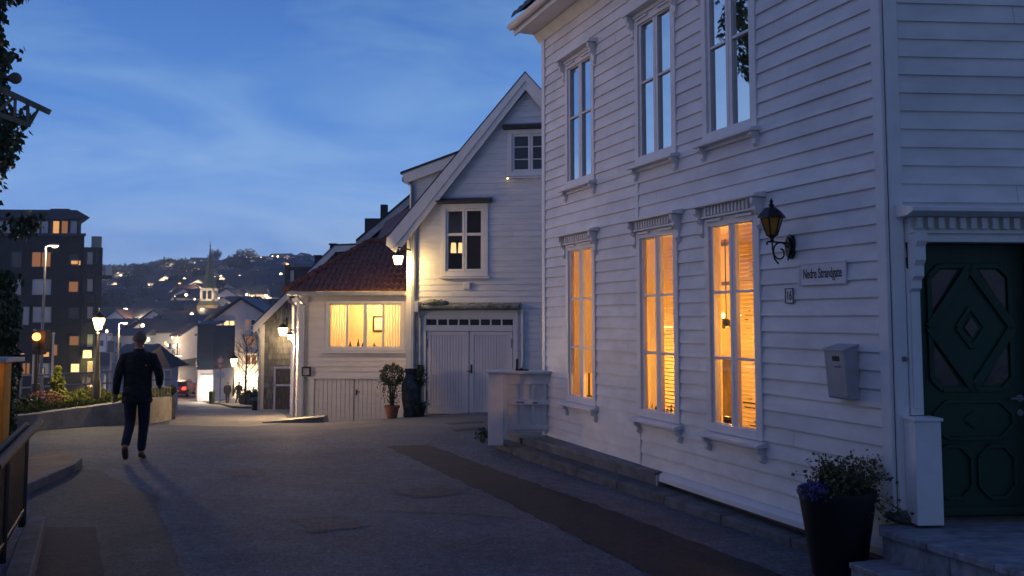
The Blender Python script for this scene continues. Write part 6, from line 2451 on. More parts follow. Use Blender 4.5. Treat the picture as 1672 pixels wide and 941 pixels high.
flatwin(fw, t, (400, 521), (408, 540), 'litdim', 1)
flatwin(fw, t, (409, 521), (418, 540), 'pane_dark', 1)
flatwin(fw, t, (353, 551), (363, 571), 'blindpane')
flatwin(fw, t, (366, 551), (375, 571), 'litdim')
flatwin(fw, t, (376, 551), (385, 571), 'pane_dark')
flatwin(fw, t, (400, 549), (418, 568), 'litdim', 2)
flatwin(fw, t, (366, 583), (384, 602), 'litdim', 2)
flatwin(fw, t, (400, 578), (420, 597), 'litdim', 2)
flatwin(fw, t, (388, 617), (420, 637), 'lit3', 3)
flatwin(fw, t, (366, 612), (383, 648), 'pane_dark', 2)
mb = MB()
for py in (545, 574):
    z = fw.sz(410, py)[1]
    mb.fbox(fw, fw.sz(398, 600)[0], fw.sz(424, 600)[0], 0, 1.1, z - .12, z)
mb.build('balcony', M['lavwall'], t)
mb = MB()
for py in (545, 574):
    z = fw.sz(410, py)[1]
    s0, s1 = fw.sz(398, 600)[0], fw.sz(424, 600)[0]
    mb.fbox(fw, s0, s1, 1.04, 1.1, z + .75, z + .82)
    for k in range(9):
        s = lerp(s0, s1, k / 8)
        mb.fbox(fw, s - .02, s + .02, 1.05, 1.09, z, z + .75)
mb.build('balcony_rail', M['trim'], t)
light(fw.p(fw.sz(404, 630)[0], 1.2, fw.sz(404, 625)[1]), 750, (1, .72, .38), .5)
# navy house with bright shop window
fv = Fr((P(323, 600, 78).x, 78), (1, -.05), (-.05, -1))
t = thing('navy_house', fv.p(.6, -2, -6), 'house with navy blue upper cladding and a brightly lit white shop window', 'house')
v1 = fv.sz(348, 600)[0]
zb, zm, zt2 = fv.sz(335, 655)[1] - .5, fv.sz(335, 604)[1], fv.sz(335, 532)[1]
MB().fbox(fv, 0, v1, -5, 0, zb, zm).build('ground_floor_wall', M['lavwall'], t)
MB().fbox(fv, -.05, v1 + .03, -5, .12, zm, zt2).build('cladding', M['navy'], t)
MB().prism([fv.p(-.1, .2, zt2), fv.p(v1 + .1, .2, zt2), fv.p(v1 + .1, -2.4, zt2 + .3), fv.p(-.1, -2.4, zt2 + .3)], (0, 0, .15)).build('roof', M['navy'], t)
flatwin(fv, t, (328, 612), (348, 644), 'lit3', 2)
fv2 = Fr(fv.p(0, 0, 0), (-.30, .954), (-.954, -.30))
fv2 = Fr(fv.p(0, -.0, 0), (-.34, .94), (-.94, -.34))
e = 6.5
MB().prism([fv2.p(0, -.01, zb), fv2.p(e, -.01, zb), fv2.p(e, -.01, zt2 - 1.0), fv2.p(e * .5, -.01, zt2 + .4), fv2.p(0, -.01, zt2 - .6)], fv2.n * -.2).build('gable_wall', M['lavwall'], t)
for s, z, mm in ((1.6, zm + .5, 'litdim'), (3.6, zm + 1.0, 'litdim'), (1.8, zb + 1.6, 'pane_dark'), (4.0, zb + 1.8, 'litdim'), (3.0, zm + 2.3, 'blindpane')):
    mb = MB()
    frame_rect(mb, fv2, s, s + 1.0, z, z + 1.3, .09, 0, .06)
    w_ = mb.build('window', M['trim'], t)
    MB().poly([fv2.p(s, .02, z), fv2.p(s + 1, .02, z), fv2.p(s + 1, .02, z + 1.3), fv2.p(s, .02, z + 1.3)]).build('pane', M[mm], w_)
light(fv.p(.9, 1.2, zm - 1.6), 260, (1, .85, .65), .4)
# street furniture in front of the shops
def bin_(px, py, Y, label, w=.28, h=.75, m='forest'):
    a = P(px, py, Y)
    z = H(a.x, a.y) + .1
    t = thing('litter_bin', (a.x, a.y, z), label, 'bin')
    MB().lathe([(w * .8, 0), (w, h), (w * 1.05, h), (w * 1.05, h + .06), (w * .9, h + .1), (.02, h + .14)], (a.x, a.y, z), 14).build('body', M[m], t, smooth=True)
    MB().tube([(a.x, a.y + w, z - .1), (a.x, a.y + w, z + h + .25)], .03, 6).build('post', M['black'], t)
bin_(346, 648, 70, 'dark litter bin in front of the bright shop window', .24, .8)
def tub(px, py, Y, label, w=.55, h=.6):
    a = P(px, py, Y)
    z = H(a.x, a.y) + .1
    t = thing('planter_tub', (a.x, a.y, z), label, 'planter', 'planter tubs outside the shop')
    MB().lathe([(w * .75, 0), (w, h), (w, h + .06), (w * .9, h + .06), (w * .88, h)], (a.x, a.y, z), 4).build('tub', M['blackplastic'], t)
    lf = MB()
    for k in range(260):
        d = V((random.gauss(0, .5), random.gauss(0, .5), abs(random.gauss(0, .5)))) * w * .8
        lf.leaf(V((a.x, a.y, z + h)) + d, .16)
    lf.build('foliage', M['leaf'], t, fix=False)
tub(401, 658, 66, 'dark square planter tub at the foot of the bare street tree')
tub(412, 657, 64, 'dark square planter tub close to the shingled house corner')
a = P(417, 668, 38)
z = H(a.x, a.y)
t = thing('litter_bin', (a.x, a.y, z), 'small dark bin against the left corner of the shingled house', 'bin')
MB().lathe([(.14, 0), (.17, .5), (.18, .5), (.18, .56), (.1, .6)], (a.x, a.y, z), 14).build('body', M['black'], t, smooth=True)
MB().lathe([(.185, .5), (.185, .53)], (a.x, a.y, z), 14).build('rim', M['steel'], t)
# bare street tree
a, h = fit(400, 542, 657, 64)
a.z = H(a.x, a.y)
t = thing('bare_tree', a, 'slender leafless street tree in front of the white shop building', 'tree')
tr_, cr = MB(), MB()
tr_.tube([a - V((0, 0, .2)), a + V((0, 0, h * .35)), a + V((.05, 0, h * .65)), a + V((0, 0, h))], [.10, .08, .05, .01], 8)
rt_ = random.Random(5)
def branch(p, d, l, r, dep):
    e = p + d * l
    m_ = p + d * l * .5 + V((rt_.gauss(0, .04), rt_.gauss(0, .04), rt_.gauss(0, .04))) * l
    cr.tube([p, m_, e], [r, r * .75, r * .45], 4)
    if dep:
        for k in range(3):
            q = p.lerp(e, rt_.uniform(.4, 1))
            nd = (d + V((rt_.gauss(0, .4), rt_.gauss(0, .4), rt_.uniform(0, .4)))).normalized()
            branch(q, nd, l * rt_.uniform(.45, .65), r * .6, dep - 1)
for k in range(17):
    z = lerp(.32, .93, k / 16)
    q = k * 2.4
    d = V((math.cos(q) * .75, math.sin(q) * .75, .75)).normalized()
    branch(a + V((0, 0, h * z)), d, (1 - z) * 1.9 + .45, .03, 2)
tr_.build('trunk', M['stem'], t, smooth=True)
cr.build('crown', M['stem'], t, fix=False)

# ================================================================== apartment block
fb = Fr((P(-40, 500, 95).x, 95), (1, .06), (.06, -1), (.52, -.85))
bx = lambda px: fb.sz(px, 500)[0]
t = thing('apartment_block', fb.p(5, -5, -7.5), 'dark brick apartment block with glazed top floor and a few lit windows', 'building')
zb, z5, zp, ztop = fb.sz(60, 690)[1], fb.sz(60, 385)[1], fb.sz(60, 357)[1], fb.sz(60, 343)[1]
c1 = bx(134)
MB().fbox(fb, -6, c1, -11, 0, zb, z5).build('wall', M['brick'], t)
MB().fbox(fb, -6, c1 + .25, -11, .25, z5, z5 + .25).build('cornice', M['navy'], t)
MB().fbox(fb, -6, c1 - .3, -10, -.6, z5 + .25, zp).build('penthouse', M['pane_dark'], t)
mb = MB()
mb.prism([fb.p(-6, .2, zp), fb.p(c1 - .1, .2, zp), fb.p(c1 + .6, .2, zp + .1), fb.p(c1 - .8, .2, ztop), fb.p(-6, .2, ztop)], fb.d * -10)
mb.build('roof', M['navy'], t)
MB().fbox(fb, bx(80), bx(112), -6, -2, ztop, ztop + .35).build('roof_box', M['navy'], t)
pcs = [(-20, 6), (7, 19), (25, 39), (39, 52), (52, 66), (67, 80), (86, 98), (100, 112), (114, 127)]
for i, (a, b) in enumerate(pcs):
    flatwin(Fr(fb.p(0, -.55, 0), fb.u, fb.n), t, (a, 360), (b, 383), 'lit1' if i == 6 else ('litdim' if i == 7 else 'pane_blue'), 1, 1, 'navy')
for a, b, e, c in (((52, 411), (84, 437), 'litdim', 2), ((52, 455), (85, 483), 'blindpane', 1), ((53, 500), (85, 528), 'blindpane', 2), ((18, 455), (36, 483), 'blindpane', 1), ((37, 500), (49, 532), 'blindpane', 1),
                   ((18, 411), (36, 437), 'pane_dark', 1), ((112, 415), (129, 433), 'pane_dark', 1), ((112, 459), (129, 478), 'litdim', 1), ((112, 502), (129, 521), 'pane_dark', 1), ((113, 548), (130, 565), 'litdim', 1), ((115, 593), (131, 609), 'lit2', 1),
                   ((66, 545), (84, 560), 'blindpane', 1), ((70, 563), (82, 572), 'lit2', 1), ((70, 574), (82, 584), 'lit1', 1), ((86, 562), (95, 582), 'litdim', 1), ((62, 592), (83, 618), 'blindpane', 1), ((66, 600), (73, 613), 'lit2', 1), ((36, 592), (50, 612), 'litdim', 2), ((33, 576), (42, 580), 'lit1', 1)):
    flatwin(fb, t, a, b, e, c, 1, 'brickpale', .06)
MB().fbox(fb, fb.sz(114, 500)[0], fb.sz(129, 500)[0], .02, .06, fb.sz(114, 433)[1], fb.sz(114, 426)[1]).build('lit_sill_panel', M['lit1'], t)
# side front with balconies
fb2 = Fr(fb.p(c1, 0, 0), (.93, .36), (.36, -.93), (.5, -.87))
e = fb2.sz(165, 500)[0]
z52 = fb2.sz(150, 404)[1]
MB().fbox(fb2, 0.02, e, -9, 0, zb, z52).build('side_wall', M['brickpale'], t)
for py in (412, 456, 501, 546, 590, 628):
    flatwin(fb2, t, (143, py), (151, py + 20), 'blindpane' if py < 560 else 'lit1', 2, 1, 'zinc', .05)
    flatwin(fb2, t, (154, py - 4), (162, py + 22), 'pane_dark', 1, 1, 'navy', .05)
    z = fb2.sz(145, py + 24)[1]
    mb = MB()
    mb.fbox(fb2, fb2.sz(139, 500)[0], fb2.sz(153, 500)[0], .02, .9, z - .9, z - .1)
    mb.build('balcony', M['brickpale'] if py != 546 else M['lavwall'], t)
mb = MB()
s0, s1 = fb2.sz(150, 390)[0], fb2.sz(166, 390)[0]
for k in range(7):
    s = lerp(s0, s1, k / 6)
    mb.fbox(fb2, s - .03, s + .03, -.1, -.04, z52, z52 + 1.15)
mb.fbox(fb2, s0, s1, -.1, -.04, z52 + 1.1, z52 + 1.18)
mb.build('roof_rail', M['steel'], t)
MB().poly([fb2.p(s0, -.12, z52), fb2.p(s1, -.12, z52), fb2.p(s1, -.12, z52 + 1.1), fb2.p(s0, -.12, z52 + 1.1)]).build('rail_glass', M['pane_blue'], t)
s0, s1, z0, z1 = rect(fb2, (171, 434), (183, 450))
bb2 = MB()
bb2.fbox(fb2, e - .2, s1, -2, .2, z0 - .3, z0)
bb2.build('side_balcony', M['brickpale'], t)
MB().fbox(fb2, s0 + .1, s1, .1, .18, z0, z1).build('rail_glass', M['pane_blue'], t)
light(fb2.p(fb2.sz(146, 590)[0], 2.0, fb2.sz(146, 585)[1]), 260, (1, .8, .2), .3)
light(fb2.p(fb2.sz(146, 630)[0], 2.5, fb2.sz(146, 630)[1]), 300, (1, .6, .25), .3)

# ================================================================== town across the harbour
def hillz(x, y):
    x = np.asarray(x, float)
    y = np.asarray(y, float)
    t = np.clip((y - 205) / 275, 0, 1)
    z = -10 + 3 * np.clip((y - 200) / 12, 0, 1) + 33 * t ** 1.05
    z = z - 10 * np.clip((y - 600) / 300, 0, 1)
    z = z + 8 * np.sin(x * .011 + 1.2) * t + 5 * np.sin(x * .021 + y * .01) * t
    return z
grid('hills', [float(v) for v in np.arange(-900, 901, 18)], [float(v) for v in np.arange(196, 1500, 14)], hillz, mat('hillside_ground', (.028, .034, .026), .95, .4, .05))
hz = lambda x, y: float(hillz(x, y))
wat = mat('harbour_water', (.012, .02, .035), .08, .1, .1, (1, 3, 1), .35, .35, spec=.6, bdist=.15)
o = MB().poly([(-1500, 118, -8.2), (1500, 118, -8.2), (1500, 1600, -8.2), (-1500, 1600, -8.2)]).build('water', wat)
tag(o, kind='structure')

GH = 'houses on the far hillside'
def town_house(w_, d_, h_, rh, wm, rm, lits, seed):
    r_ = random.Random(seed)
    mb = MB().box(-w_ / 2, w_ / 2, -d_ / 2, d_ / 2, -5, h_)
    mb.poly([(-w_ / 2, -d_ / 2, h_), (-w_ / 2, d_ / 2, h_), (-w_ / 2, 0, h_ + rh)])
    mb.poly([(w_ / 2, -d_ / 2, h_), (w_ / 2, d_ / 2, h_), (w_ / 2, 0, h_ + rh)])
    t = mb.build('town_house', M[wm], loc=(0, 0, 0))
    mb = MB()
    for sg in (-1, 1):
        mb.hexa([(-w_ / 2 - .5, sg * (d_ / 2 + .5), h_ - .4), (w_ / 2 + .5, sg * (d_ / 2 + .5), h_ - .4), (w_ / 2 + .5, 0, h_ + rh), (-w_ / 2 - .5, 0, h_ + rh)],
                [(-w_ / 2 - .5, sg * (d_ / 2 + .5), h_ - .1), (w_ / 2 + .5, sg * (d_ / 2 + .5), h_ - .1), (w_ / 2 + .5, 0, h_ + rh + .3), (-w_ / 2 - .5, 0, h_ + rh + .3)])
    o = mb.build('roof', M[rm], None, loc=(0, 0, 0))
    o.parent = t
    n = int(w_ / 2.4)
    for k in range(n):
        for lv in range(int(h_ / 2.8)):
            x = -w_ / 2 + (k + .5) * w_ / n
            z = 1.0 + lv * 2.8
            lit = (k, lv) in lits
            mb = MB().box(x - .5, x + .5, -d_ / 2 - .05, -d_ / 2 - .01, z, z + 1.3)
            o = mb.build('window', M['lit2'] if lit else M['pane_dark'], None, loc=(0, 0, 0))
            o.parent = t
    return t
protos = [town_house(9.2, 7.2, 5.0, 2.03, 'townwhite', 'townroof', {(1, 0), (2, 1)}, 1), town_house(12.0, 7.2, 4.5, 2.03, 'townwhite', 'townroof', {(3, 1)}, 2), town_house(8.3, 7.2, 5.0, 2.34, 'townblue', 'townroof', {(0, 1)}, 3),
          town_house(16.6, 8.1, 4.5, 1.87, 'townwhite', 'townroof', {(2, 0), (5, 1)}, 4), town_house(7.4, 6.3, 4.7, 2.18, 'townblue', 'townroofr', {(2, 0)}, 5), town_house(10.1, 7.2, 4.5, 2.34, 'townwhite', 'townroofr', {(1, 0)}, 6)]
LBL = ['pale wooden house with dark pitched roof among the far hillside houses', 'wide pale house with dark roof among the far hillside houses', 'grey-blue house with steep dark roof among the far hillside houses',
       'long pale row house with dark roof among the far hillside houses', 'small grey house with dull red roof among the far hillside houses', 'pale house with dull red roof among the far hillside houses']
used = [0] * 6
rh_ = random.Random(11)
spots = []
for row in range(12):
    Y = 220 + row * 22.5 + rh_.uniform(-4, 4)
    px = 140 + rh_.uniform(0, 20)
    while px < 500:
        x = (px - 836) / FPX * Y
        spots.append((x, Y + rh_.uniform(-7, 7)))
        px += rh_.uniform(14, 20) * 300 / Y + rh_.uniform(0, 5)
for x, y in spots:
    if rh_.random() < .12:
        continue
    k = rh_.choices(range(6), (5, 4, 3, 2, 2, 2))[0]
    o = protos[k] if used[k] == 0 else copy_tree(protos[k])
    used[k] = 1
    o.location = (x, y, hz(x, y) - .3)
    o.rotation_euler = (0, 0, rh_.uniform(-.7, .7) + rh_.choice((0, 0, 1.57)))
    tag(o, LBL[k], 'house', GH)
# lamps among the houses
l0 = MB().tube([(0, 0, 0), (0, 0, 5.6)], .09, 6).build('town_lamp', M['steel'], loc=(0, 0, 0))
b_ = MB().ball((0, -.1, 5.8), .42, 8).build('lamp_globe', M['lampfar'], None, loc=(0, 0, 0), smooth=True)
b_.parent = l0
l1 = MB().tube([(0, 0, 0), (0, 0, 5.6)], .09, 6).build('town_lamp', M['steel'], loc=(0, 0, 0))
b_ = MB().ball((0, -.1, 5.8), .42, 8).build('lamp_globe', emat('far_lamp_orange', (1, .42, .12), 6), None, loc=(0, 0, 0), smooth=True)
b_.parent = l1
first = {0: True, 1: True}
for k in range(275):
    hs_ = rh_.choice(spots)
    x, Y = hs_[0] + rh_.uniform(-5, 5), hs_[1] - rh_.uniform(7, 10)
    w1_ = 1 if k % 4 == 0 else 0
    o = (l0, l1)[w1_] if first[w1_] else copy_tree((l0, l1)[w1_])
    first[w1_] = False
    sc_ = rh_.choice((.45, .6, .8, 1.15, .7)) * (.6 + Y / 700)
    o.location = (x, Y, hz(x, Y))
    o.scale = (sc_, sc_, min(1, .6 + sc_ * .4))
    if k % 13 == 5:
        light((x, Y - 2.5, hz(x, Y) + 6), 4200, (1, .66, .36), .5, 'town_lamp_light')
    tag(o, 'small orange lamp among the houses of the far hillside' if w1_ else 'small glowing lamp among the houses of the far hillside', 'lamp', 'lamps among the hillside houses')
# trees among the houses
def crown_tree(seed, h, w_, n, bare=False):
    r_ = random.Random(seed)
    t = MB().tube([(0, 0, -1), (0, 0, h * .5), (0, 0, h * .95)], [.35, .25, .05], 6).build('hillside_tree', M['stem'], loc=(0, 0, 0))
    lf = MB()
    blobs = [(V((r_.gauss(0, w_ * .3), r_.gauss(0, w_ * .3), h * r_.uniform(.35, .85))), r_.uniform(.35, .6) * w_) for _ in range(9)]
    for k in range(n):
        c, rad = r_.choice(blobs)
        d = V((r_.gauss(0, 1), r_.gauss(0, 1), r_.gauss(0, 1))).normalized()
        lf.leaf(c + d * rad * r_.uniform(.5, 1), 1.0 if not bare else .55)
    o = lf.build('crown', M['forest'], None, loc=(0, 0, 0), fix=False)
    o.parent = t
    return t
tp_ = [crown_tree(1, 9, 4, 420), crown_tree(2, 12, 4.5, 520), crown_tree(3, 7, 4.5, 380)]
ut = [0] * 3
for k in range(34):
    Y = 228 + 250 * rh_.random()
    px = rh_.uniform(160, 490)
    x = (px - 836) / FPX * Y
    i = rh_.randrange(3)
    o = tp_[i] if ut[i] == 0 else copy_tree(tp_[i])
    ut[i] = 1
    o.location = (x, Y, hz(x, Y))
    o.rotation_euler = (0, 0, rh_.uniform(0, 6.28))
    tag(o, 'dark rounded tree between the houses of the far hillside', 'tree', 'trees between the hillside houses')
# the wood on the ridge: one mass
lf = MB()
def ridge(px):
    k = [(120, 440), (165, 432), (190, 434), (225, 433), (250, 432), (265, 428), (290, 424), (320, 424), (336, 431), (352, 431), (362, 440), (380, 434), (405, 432), (430, 440), (445, 436), (470, 445), (500, 450), (560, 455)]
    for (a, ya), (b, yb) in zip(k, k[1:]):
        if a <= px <= b:
            return ya + (yb - ya) * (px - a) / (b - a)
    return 440
for k in range(1700):
    Y = rh_.uniform(490, 560)
    px = rh_.uniform(60, 560)
    c = P(px, 0, Y)
    zt_ = P(px, ridge(px) + rh_.uniform(-2.5, 12), Y).z
    x = c.x
    zg = hz(x, Y)
    hgt = min(zt_ - zg, 24)
    if rh_.random() < .12:
        Y2 = rh_.uniform(462, 490)
        x = (px - 836) / FPX * Y2
        zt_ = hz(x, Y2) + rh_.uniform(4, 8)
        Y = Y2
        if zt_ > P(px, ridge(px) + 4, Y).z:
            continue
    rad = rh_.uniform(2.5, 4.5)
    for q in range(46):
        d = V((rh_.gauss(0, 1), rh_.gauss(0, 1), rh_.gauss(0, 1))).normalized()
        rr_ = rad * rh_.uniform(.5, 1)
        lf.leaf((x + d.x * rr_, Y + d.y * rr_, zt_ - rad * 1.2 + d.z * rr_ * 1.3), 1.3)
tag(lf.build('ridge_forest', M['forest'], fix=False), kind='stuff')
# single bare tree and mast on the ridge
Y = 540
a = P(449, 446, Y)
t = thing('bare_ridge_tree', a, 'lone bare tree standing out on the right end of the ridge', 'tree')
tr_, cr = MB(), MB()
hh = P(449, 425, Y).z - a.z
tr_.tube([a - V((0, 0, 4)), a + V((0, 0, hh * .5))], [.5, .3], 6)
def br2(p, d, l, r, dep):
    e = p + d * l
    cr.tube([p, e], [r, r * .5], 3)
    if dep:
        for k in range(4):
            nd = (d + V((rh_.gauss(0, .55), rh_.gauss(0, .55), rh_.gauss(.05, .3)))).normalized()
            br2(p.lerp(e, rh_.uniform(.5, 1)), nd, l * .62, r * .6, dep - 1)
for k in range(9):
    q = k * .7
    br2(a + V((0, 0, hh * .35)), V((math.cos(q) * .55, math.sin(q) * .55, 1)).normalized(), hh * .42, .25, 3)
tr_.build('trunk', M['stem'], t)
cr.build('crown', M['stem'], t, fix=False)
Y = 530
a = P(355, 436, Y)
h = P(355, 407, Y).z - a.z
t = thing('radio_mast', a, 'thin radio mast on the ridge right of the church spire', 'mast')
MB().tube([a - V((0, 0, 8)), a + V((0, 0, h))], [.9, .55], 8).build('shaft', M['steel'], t)
MB().tube([a + V((0, 0, h * .7)), a + V((0, 0, h * .8))], 1.1, 8).build('platform', M['steel'], t)
# church
Y = 245
c = P(340.5, 520, Y)
t = thing('church', V((c.x, Y, -7)), 'church tower with white belfry and slender green spire rising over the town', 'church')
z = lambda py: P(340, py, Y).z
hw = 14.7 / FPX * Y
def sq(r0, z0, r1, z1):
    return MB().hexa([(c.x - r0, Y - r0, z0), (c.x + r0, Y - r0, z0), (c.x + r0, Y + r0, z0), (c.x - r0, Y + r0, z0)], [(c.x - r1, Y - r1, z1), (c.x + r1, Y - r1, z1), (c.x + r1, Y + r1, z1), (c.x - r1, Y + r1, z1)])
sq(hw, -9, hw, z(499)).build('stone_tower', M['towerstone'], t)
sq(hw * 1.06, z(499), hw * .82, z(492)).build('skirt_roof', M['spireroof'], t)
r_ = hw * .76
mb = MB()
zb_, zt_ = z(492), z(471)
for sx_ in (-1, 0, 1):
    for sy_ in (-1, 0, 1):
        if sx_ == 0 and sy_ == 0:
            continue
        w_ = r_ * .16 if sx_ and sy_ else r_ * .10
        mb.box(c.x + sx_ * (r_ - w_) - w_, c.x + sx_ * (r_ - w_) + w_, Y + sy_ * (r_ - w_) - w_, Y + sy_ * (r_ - w_) + w_, zb_, zt_)
hb = (zt_ - zb_)
for sy_ in (-1, 1):
    for a_, b_2 in ((0, .16), (.80, 1.0)):
        mb.box(c.x - r_, c.x + r_, Y + sy_ * (r_ - .2) - .19, Y + sy_ * (r_ - .2) + .19, zb_ + hb * a_, zb_ + hb * b_2)
        mb.box(c.x + sy_ * (r_ - .2) - .19, c.x + sy_ * (r_ - .2) + .19, Y - r_, Y + r_, zb_ + hb * a_ + .01, zb_ + hb * b_2 - .01)
M['belfry'] = mat('white_belfry', (.75, .72, .66), .6, .1, .6)
bf = mb.build('belfry', M['belfry'], t)
MB().box(c.x - r_ * .7, c.x + r_ * .7, Y - r_ * .7, Y + r_ * .7, zb_, zt_).build('louvre', M['navy'], t)
light((c.x + .5, Y - 7, z(505)), 6000, (1, .72, .4), .4)
mb = MB()
n = 8
prof = [(r_ * 1.12, z(471)), (r_ * .98, z(466)), (r_ * .62, z(450)), (r_ * .34, z(430)), (r_ * .14, z(416)), (.06, z(400)), (.03, z(392))]
mb.lathe([(a_, b_2) for a_, b_2 in prof], (c.x, Y, 0), 8)
mb.build('spire', M['spireroof'], t)
MB().ball((c.x, Y, z(402)), .28, 8).build('finial_ball', M['steel'], t)
nv = MB()
nv.box(c.x + hw, c.x + hw + 26, Y + 2, Y + 12, -9, z(510))
nv.build('nave_wall', M['towerstone'], t)
MB().prism([(c.x + hw, Y + 1, z(510)), (c.x + hw, Y + 13, z(510)), (c.x + hw, Y + 7, z(494))], (27, 0, 0)).build('nave_roof', M['navy'], t)
# dark red harbour building and low waterside sheds
Y = 225
def shed(px0, px1, pt, pb2, Y, wm, rm, label, lits=(), group=None):
    a, b = P(px0, pb2, Y), P(px1, pb2, Y)
    zt_, zb_ = P(px0, pt, Y).z, min(a.z, -7.5)
    t = thing('harbour_building', ((a.x + b.x) / 2, Y, zb_), label, 'building', group)
    MB().box(a.x, b.x, Y, Y + 10, zb_ - 1, zt_ - .8).build('wall', M[wm], t)
    MB().prism([(a.x - .4, Y - .4, zt_ - .9), (a.x - .4, Y + 10.4, zt_ - .9), (a.x - .4, Y + 5, zt_ + .8)], (b.x - a.x + .8, 0, 0)).build('roof', M[rm], t)
    n = max(2, int((b.x - a.x) / 3))
    for k in range(n):
        x = lerp(a.x, b.x, (k + .5) / n)
        for q in range(max(1, int((zt_ - zb_ - 1.5) / 3))):
            z0 = zb_ + 1.2 + q * 3
            MB().box(x - .55, x + .55, Y - .06, Y - .01, z0, z0 + 1.3).build('window', M['lit1'] if (k, q) in lits else M['pane_dark'], t)
    return t
shed(246, 328, 519, 585, 226, 'redwall', 'townroof', 'long dark red harbour building with a few glowing windows across the water', {(2, 2), (3, 1), (4, 1), (6, 0), (1, 0)})
shed(180, 232, 542, 600, 205, 'townblue', 'townroof', 'grey waterside building with pale roof edge left of the walking man\'s head', {(2, 1)})
shed(190, 240, 570, 600, 175, 'townblue', 'townroof', 'low dark waterside shed behind the shorter street lamp', {(1, 0), (3, 0)})
shed(295, 345, 575, 600, 214, 'navy', 'townroof', 'low navy boathouse on the far quay', {(1, 0), (3, 0)})
shed(420, 480, 500, 600, 230, 'navy', 'navy', 'dark building across the water right of the white shop gable')
for (px, py, Yq, lb) in ((272, 519, 224, 'a'), (281, 536, 224, 'b'), (284, 535, 224, 'c'), (291, 533, 224, 'd'), (300, 538, 223, 'e'), (285, 551, 212, 'f'), (303, 538, 222, 'h'), (248, 503, 270, 'i'), (234, 514, 262, 'j'), (231, 515, 262, 'k'), (296, 505, 290, 'l'), (291, 495, 300, 'm'), (378, 489, 330, 'n'), (355, 483, 330, 'o'), (318, 480, 350, 'p'), (322, 480, 350, 'q')):
    a = P(px, py, Yq)
    g = hz(a.x, Yq)
    o = copy_tree(l0)
    k = max(.6, a.z - g)
    o.location = (a.x, Yq - 1, a.z - 5.8)
    s_ = .85 if lb in 'bin' else .6
    o.scale = (s_, s_, 1)
    tag(o, 'small glowing lamp among the houses of the far hillside', 'lamp', 'lamps among the hillside houses')
for px, py, Yq in ((300, 613, 150), (307, 617, 140)):
    pass
# ================================================================== sky, sun, render settings
w = bpy.data.worlds.new('World')
scene.world = w
w.use_nodes = True
N, L = w.node_tree.nodes, w.node_tree.links
bg = N['Background']
tc = N.new('ShaderNodeTexCoord')
nrm = N.new('ShaderNodeVectorMath')
nrm.operation = 'NORMALIZE'
L.new(tc.outputs['Generated'], nrm.inputs[0])
sx = N.new('ShaderNodeSeparateXYZ')
L.new(nrm.outputs[0], sx.inputs[0])
rp = N.new('ShaderNodeValToRGB')
el = rp.color_ramp.elements
el[0].position, el[0].color = 0.0, (.41, .64, 1.05, 1)
el[1].position, el[1].color = 1.0, (.030, .085, .30, 1)
for p, c in ((.06, (.32, .56, 1.02)), (.12, (.21, .44, .93)), (.22, (.135, .33, .78)), (.36, (.070, .20, .56))):
    e = el.new(p)
    e.color = (*c, 1)
L.new(sx.outputs['Z'], rp.inputs[0])
# thin stretched clouds
mp = N.new('ShaderNodeMapping')
mp.inputs['Scale'].default_value = (1.2, 1.2, 4.6)
mp.inputs['Rotation'].default_value = (.1, .16, 0)
L.new(nrm.outputs[0], mp.inputs[0])
nz = N.new('ShaderNodeTexNoise')
nz.inputs['Scale'].default_value = 2.8
nz.inputs['Detail'].default_value = 7
nz.inputs['Roughness'].default_value = .58
nz.inputs['Distortion'].default_value = .5
L.new(mp.outputs[0], nz.inputs['Vector'])
mr = N.new('ShaderNodeMapRange')
mr.inputs[1].default_value, mr.inputs[2].default_value = .38, .63
mr.inputs[3].default_value, mr.inputs[4].default_value = .0, 1.0
L.new(nz.outputs['Fac'], mr.inputs[0])
cl = N.new('ShaderNodeMix')
cl.data_type = 'RGBA'
cl.blend_type = 'MULTIPLY'
L.new(mr.outputs[0], cl.inputs[0])
L.new(rp.outputs[0], cl.inputs[6])
cl.inputs[7].default_value = (1.85, 1.44, 1.08, 1)
dk = N.new('ShaderNodeMix')
dk.data_type = 'RGBA'
dk.blend_type = 'MULTIPLY'
dk.inputs[0].default_value = 1
L.new(cl.outputs[2], dk.inputs[6])
dk.inputs[7].default_value = (.83, .86, .93, 1)
# twilight glow of the western sky (behind and to the left of the camera)
dp = N.new('ShaderNodeVectorMath')
dp.operation = 'DOT_PRODUCT'
L.new(nrm.outputs[0], dp.inputs[0])
dp.inputs[1].default_value = V((-.92, -.36, .18)).normalized()
gr = N.new('ShaderNodeMapRange')
gr.interpolation_type = 'SMOOTHSTEP'
gr.inputs[1].default_value, gr.inputs[2].default_value = .3, 1.0
gr.inputs[3].default_value, gr.inputs[4].default_value = 0, 1
L.new(dp.outputs['Value'], gr.inputs[0])
gl = N.new('ShaderNodeMix')
gl.data_type = 'RGBA'
gl.blend_type = 'ADD'
L.new(gr.outputs[0], gl.inputs[0])
ed = N.new('ShaderNodeVectorMath')
ed.operation = 'DOT_PRODUCT'
ed.inputs[1].default_value = V((-.55, .83, .1)).normalized()
L.new(nrm.outputs[0], ed.inputs[0])
er = N.new('ShaderNodeMapRange')
er.interpolation_type = 'SMOOTHSTEP'
er.inputs[1].default_value, er.inputs[2].default_value = -.9, .25
er.inputs[3].default_value, er.inputs[4].default_value = .40, 1
L.new(ed.outputs['Value'], er.inputs[0])
em = N.new('ShaderNodeVectorMath')
em.operation = 'SCALE'
L.new(dk.outputs[2], em.inputs[0])
L.new(er.outputs[0], em.inputs['Scale'])
L.new(em.outputs[0], gl.inputs[6])
gl.inputs[7].default_value = (.16, .10, .10, 1)
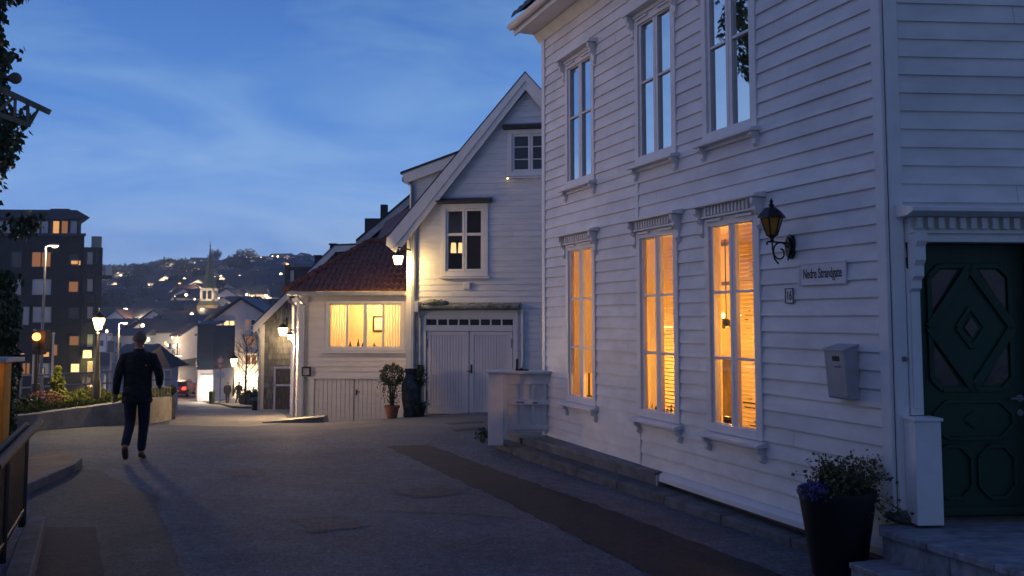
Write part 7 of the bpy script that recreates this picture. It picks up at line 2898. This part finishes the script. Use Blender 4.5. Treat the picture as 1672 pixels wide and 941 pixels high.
# the physical sky with the sun just below the horizon adds its share
sky = N.new('ShaderNodeTexSky')
sky.sky_type = 'NISHITA'
sky.sun_disc = False
SUN = V((-.97, -.10, .145)).normalized()
sky.sun_elevation = R(-3)
sky.sun_rotation = math.atan2(SUN.x, SUN.y)
sk = N.new('ShaderNodeMix')
sk.data_type = 'RGBA'
sk.blend_type = 'ADD'
sk.inputs[0].default_value = .02
L.new(gl.outputs[2], sk.inputs[6])
L.new(sky.outputs[0], sk.inputs[7])
L.new(sk.outputs[2], bg.inputs[0])
bg.inputs[1].default_value = 1.0

sd = bpy.data.lights.new('sun', 'SUN')
sd.energy = .42
sd.angle = R(22)
sd.color = (1, .64, .42)
so = bpy.data.objects.new('sun', sd)
COL.objects.link(so)
so.location = (-6, -6, 12)
so.rotation_euler = SUN.to_track_quat('Z', 'Y').to_euler()

vs = scene.view_settings
vs.view_transform = 'Standard'
vs.look = 'None'
vs.gamma = 1
vs.exposure = 0
vs.use_curve_mapping = False
scene.display_settings.display_device = 'sRGB'
cy = scene.cycles
cy.use_denoising = True
try:
    cy.denoiser = 'OPENIMAGEDENOISE'
    cy.denoising_input_passes = 'RGB_ALBEDO_NORMAL'
    cy.denoising_prefilter = 'ACCURATE'
except Exception:
    pass
cy.max_bounces = 8
cy.diffuse_bounces = 3
cy.glossy_bounces = 3
cy.transmission_bounces = 4
cy.transparent_max_bounces = 12
cy.sample_clamp_indirect = 4
cy.caustics_reflective = False
cy.caustics_refractive = False

# evening air: thin haze over the whole scene
hz_m = bpy.data.materials.new('evening_haze')
hz_m.use_nodes = True
N, L = hz_m.node_tree.nodes, hz_m.node_tree.links
N.remove(N['Principled BSDF'])
pv = N.new('ShaderNodeVolumePrincipled')
pv.inputs['Color'].default_value = (.50, .70, 1, 1)
pv.inputs['Density'].default_value = .0007
pv.inputs['Anisotropy'].default_value = .1
L.new(pv.outputs[0], N['Material Output'].inputs['Volume'])
o = MB().box(-560, 420, -40, 760, -14, 62).build('haze', hz_m)
tag(o, kind='stuff')
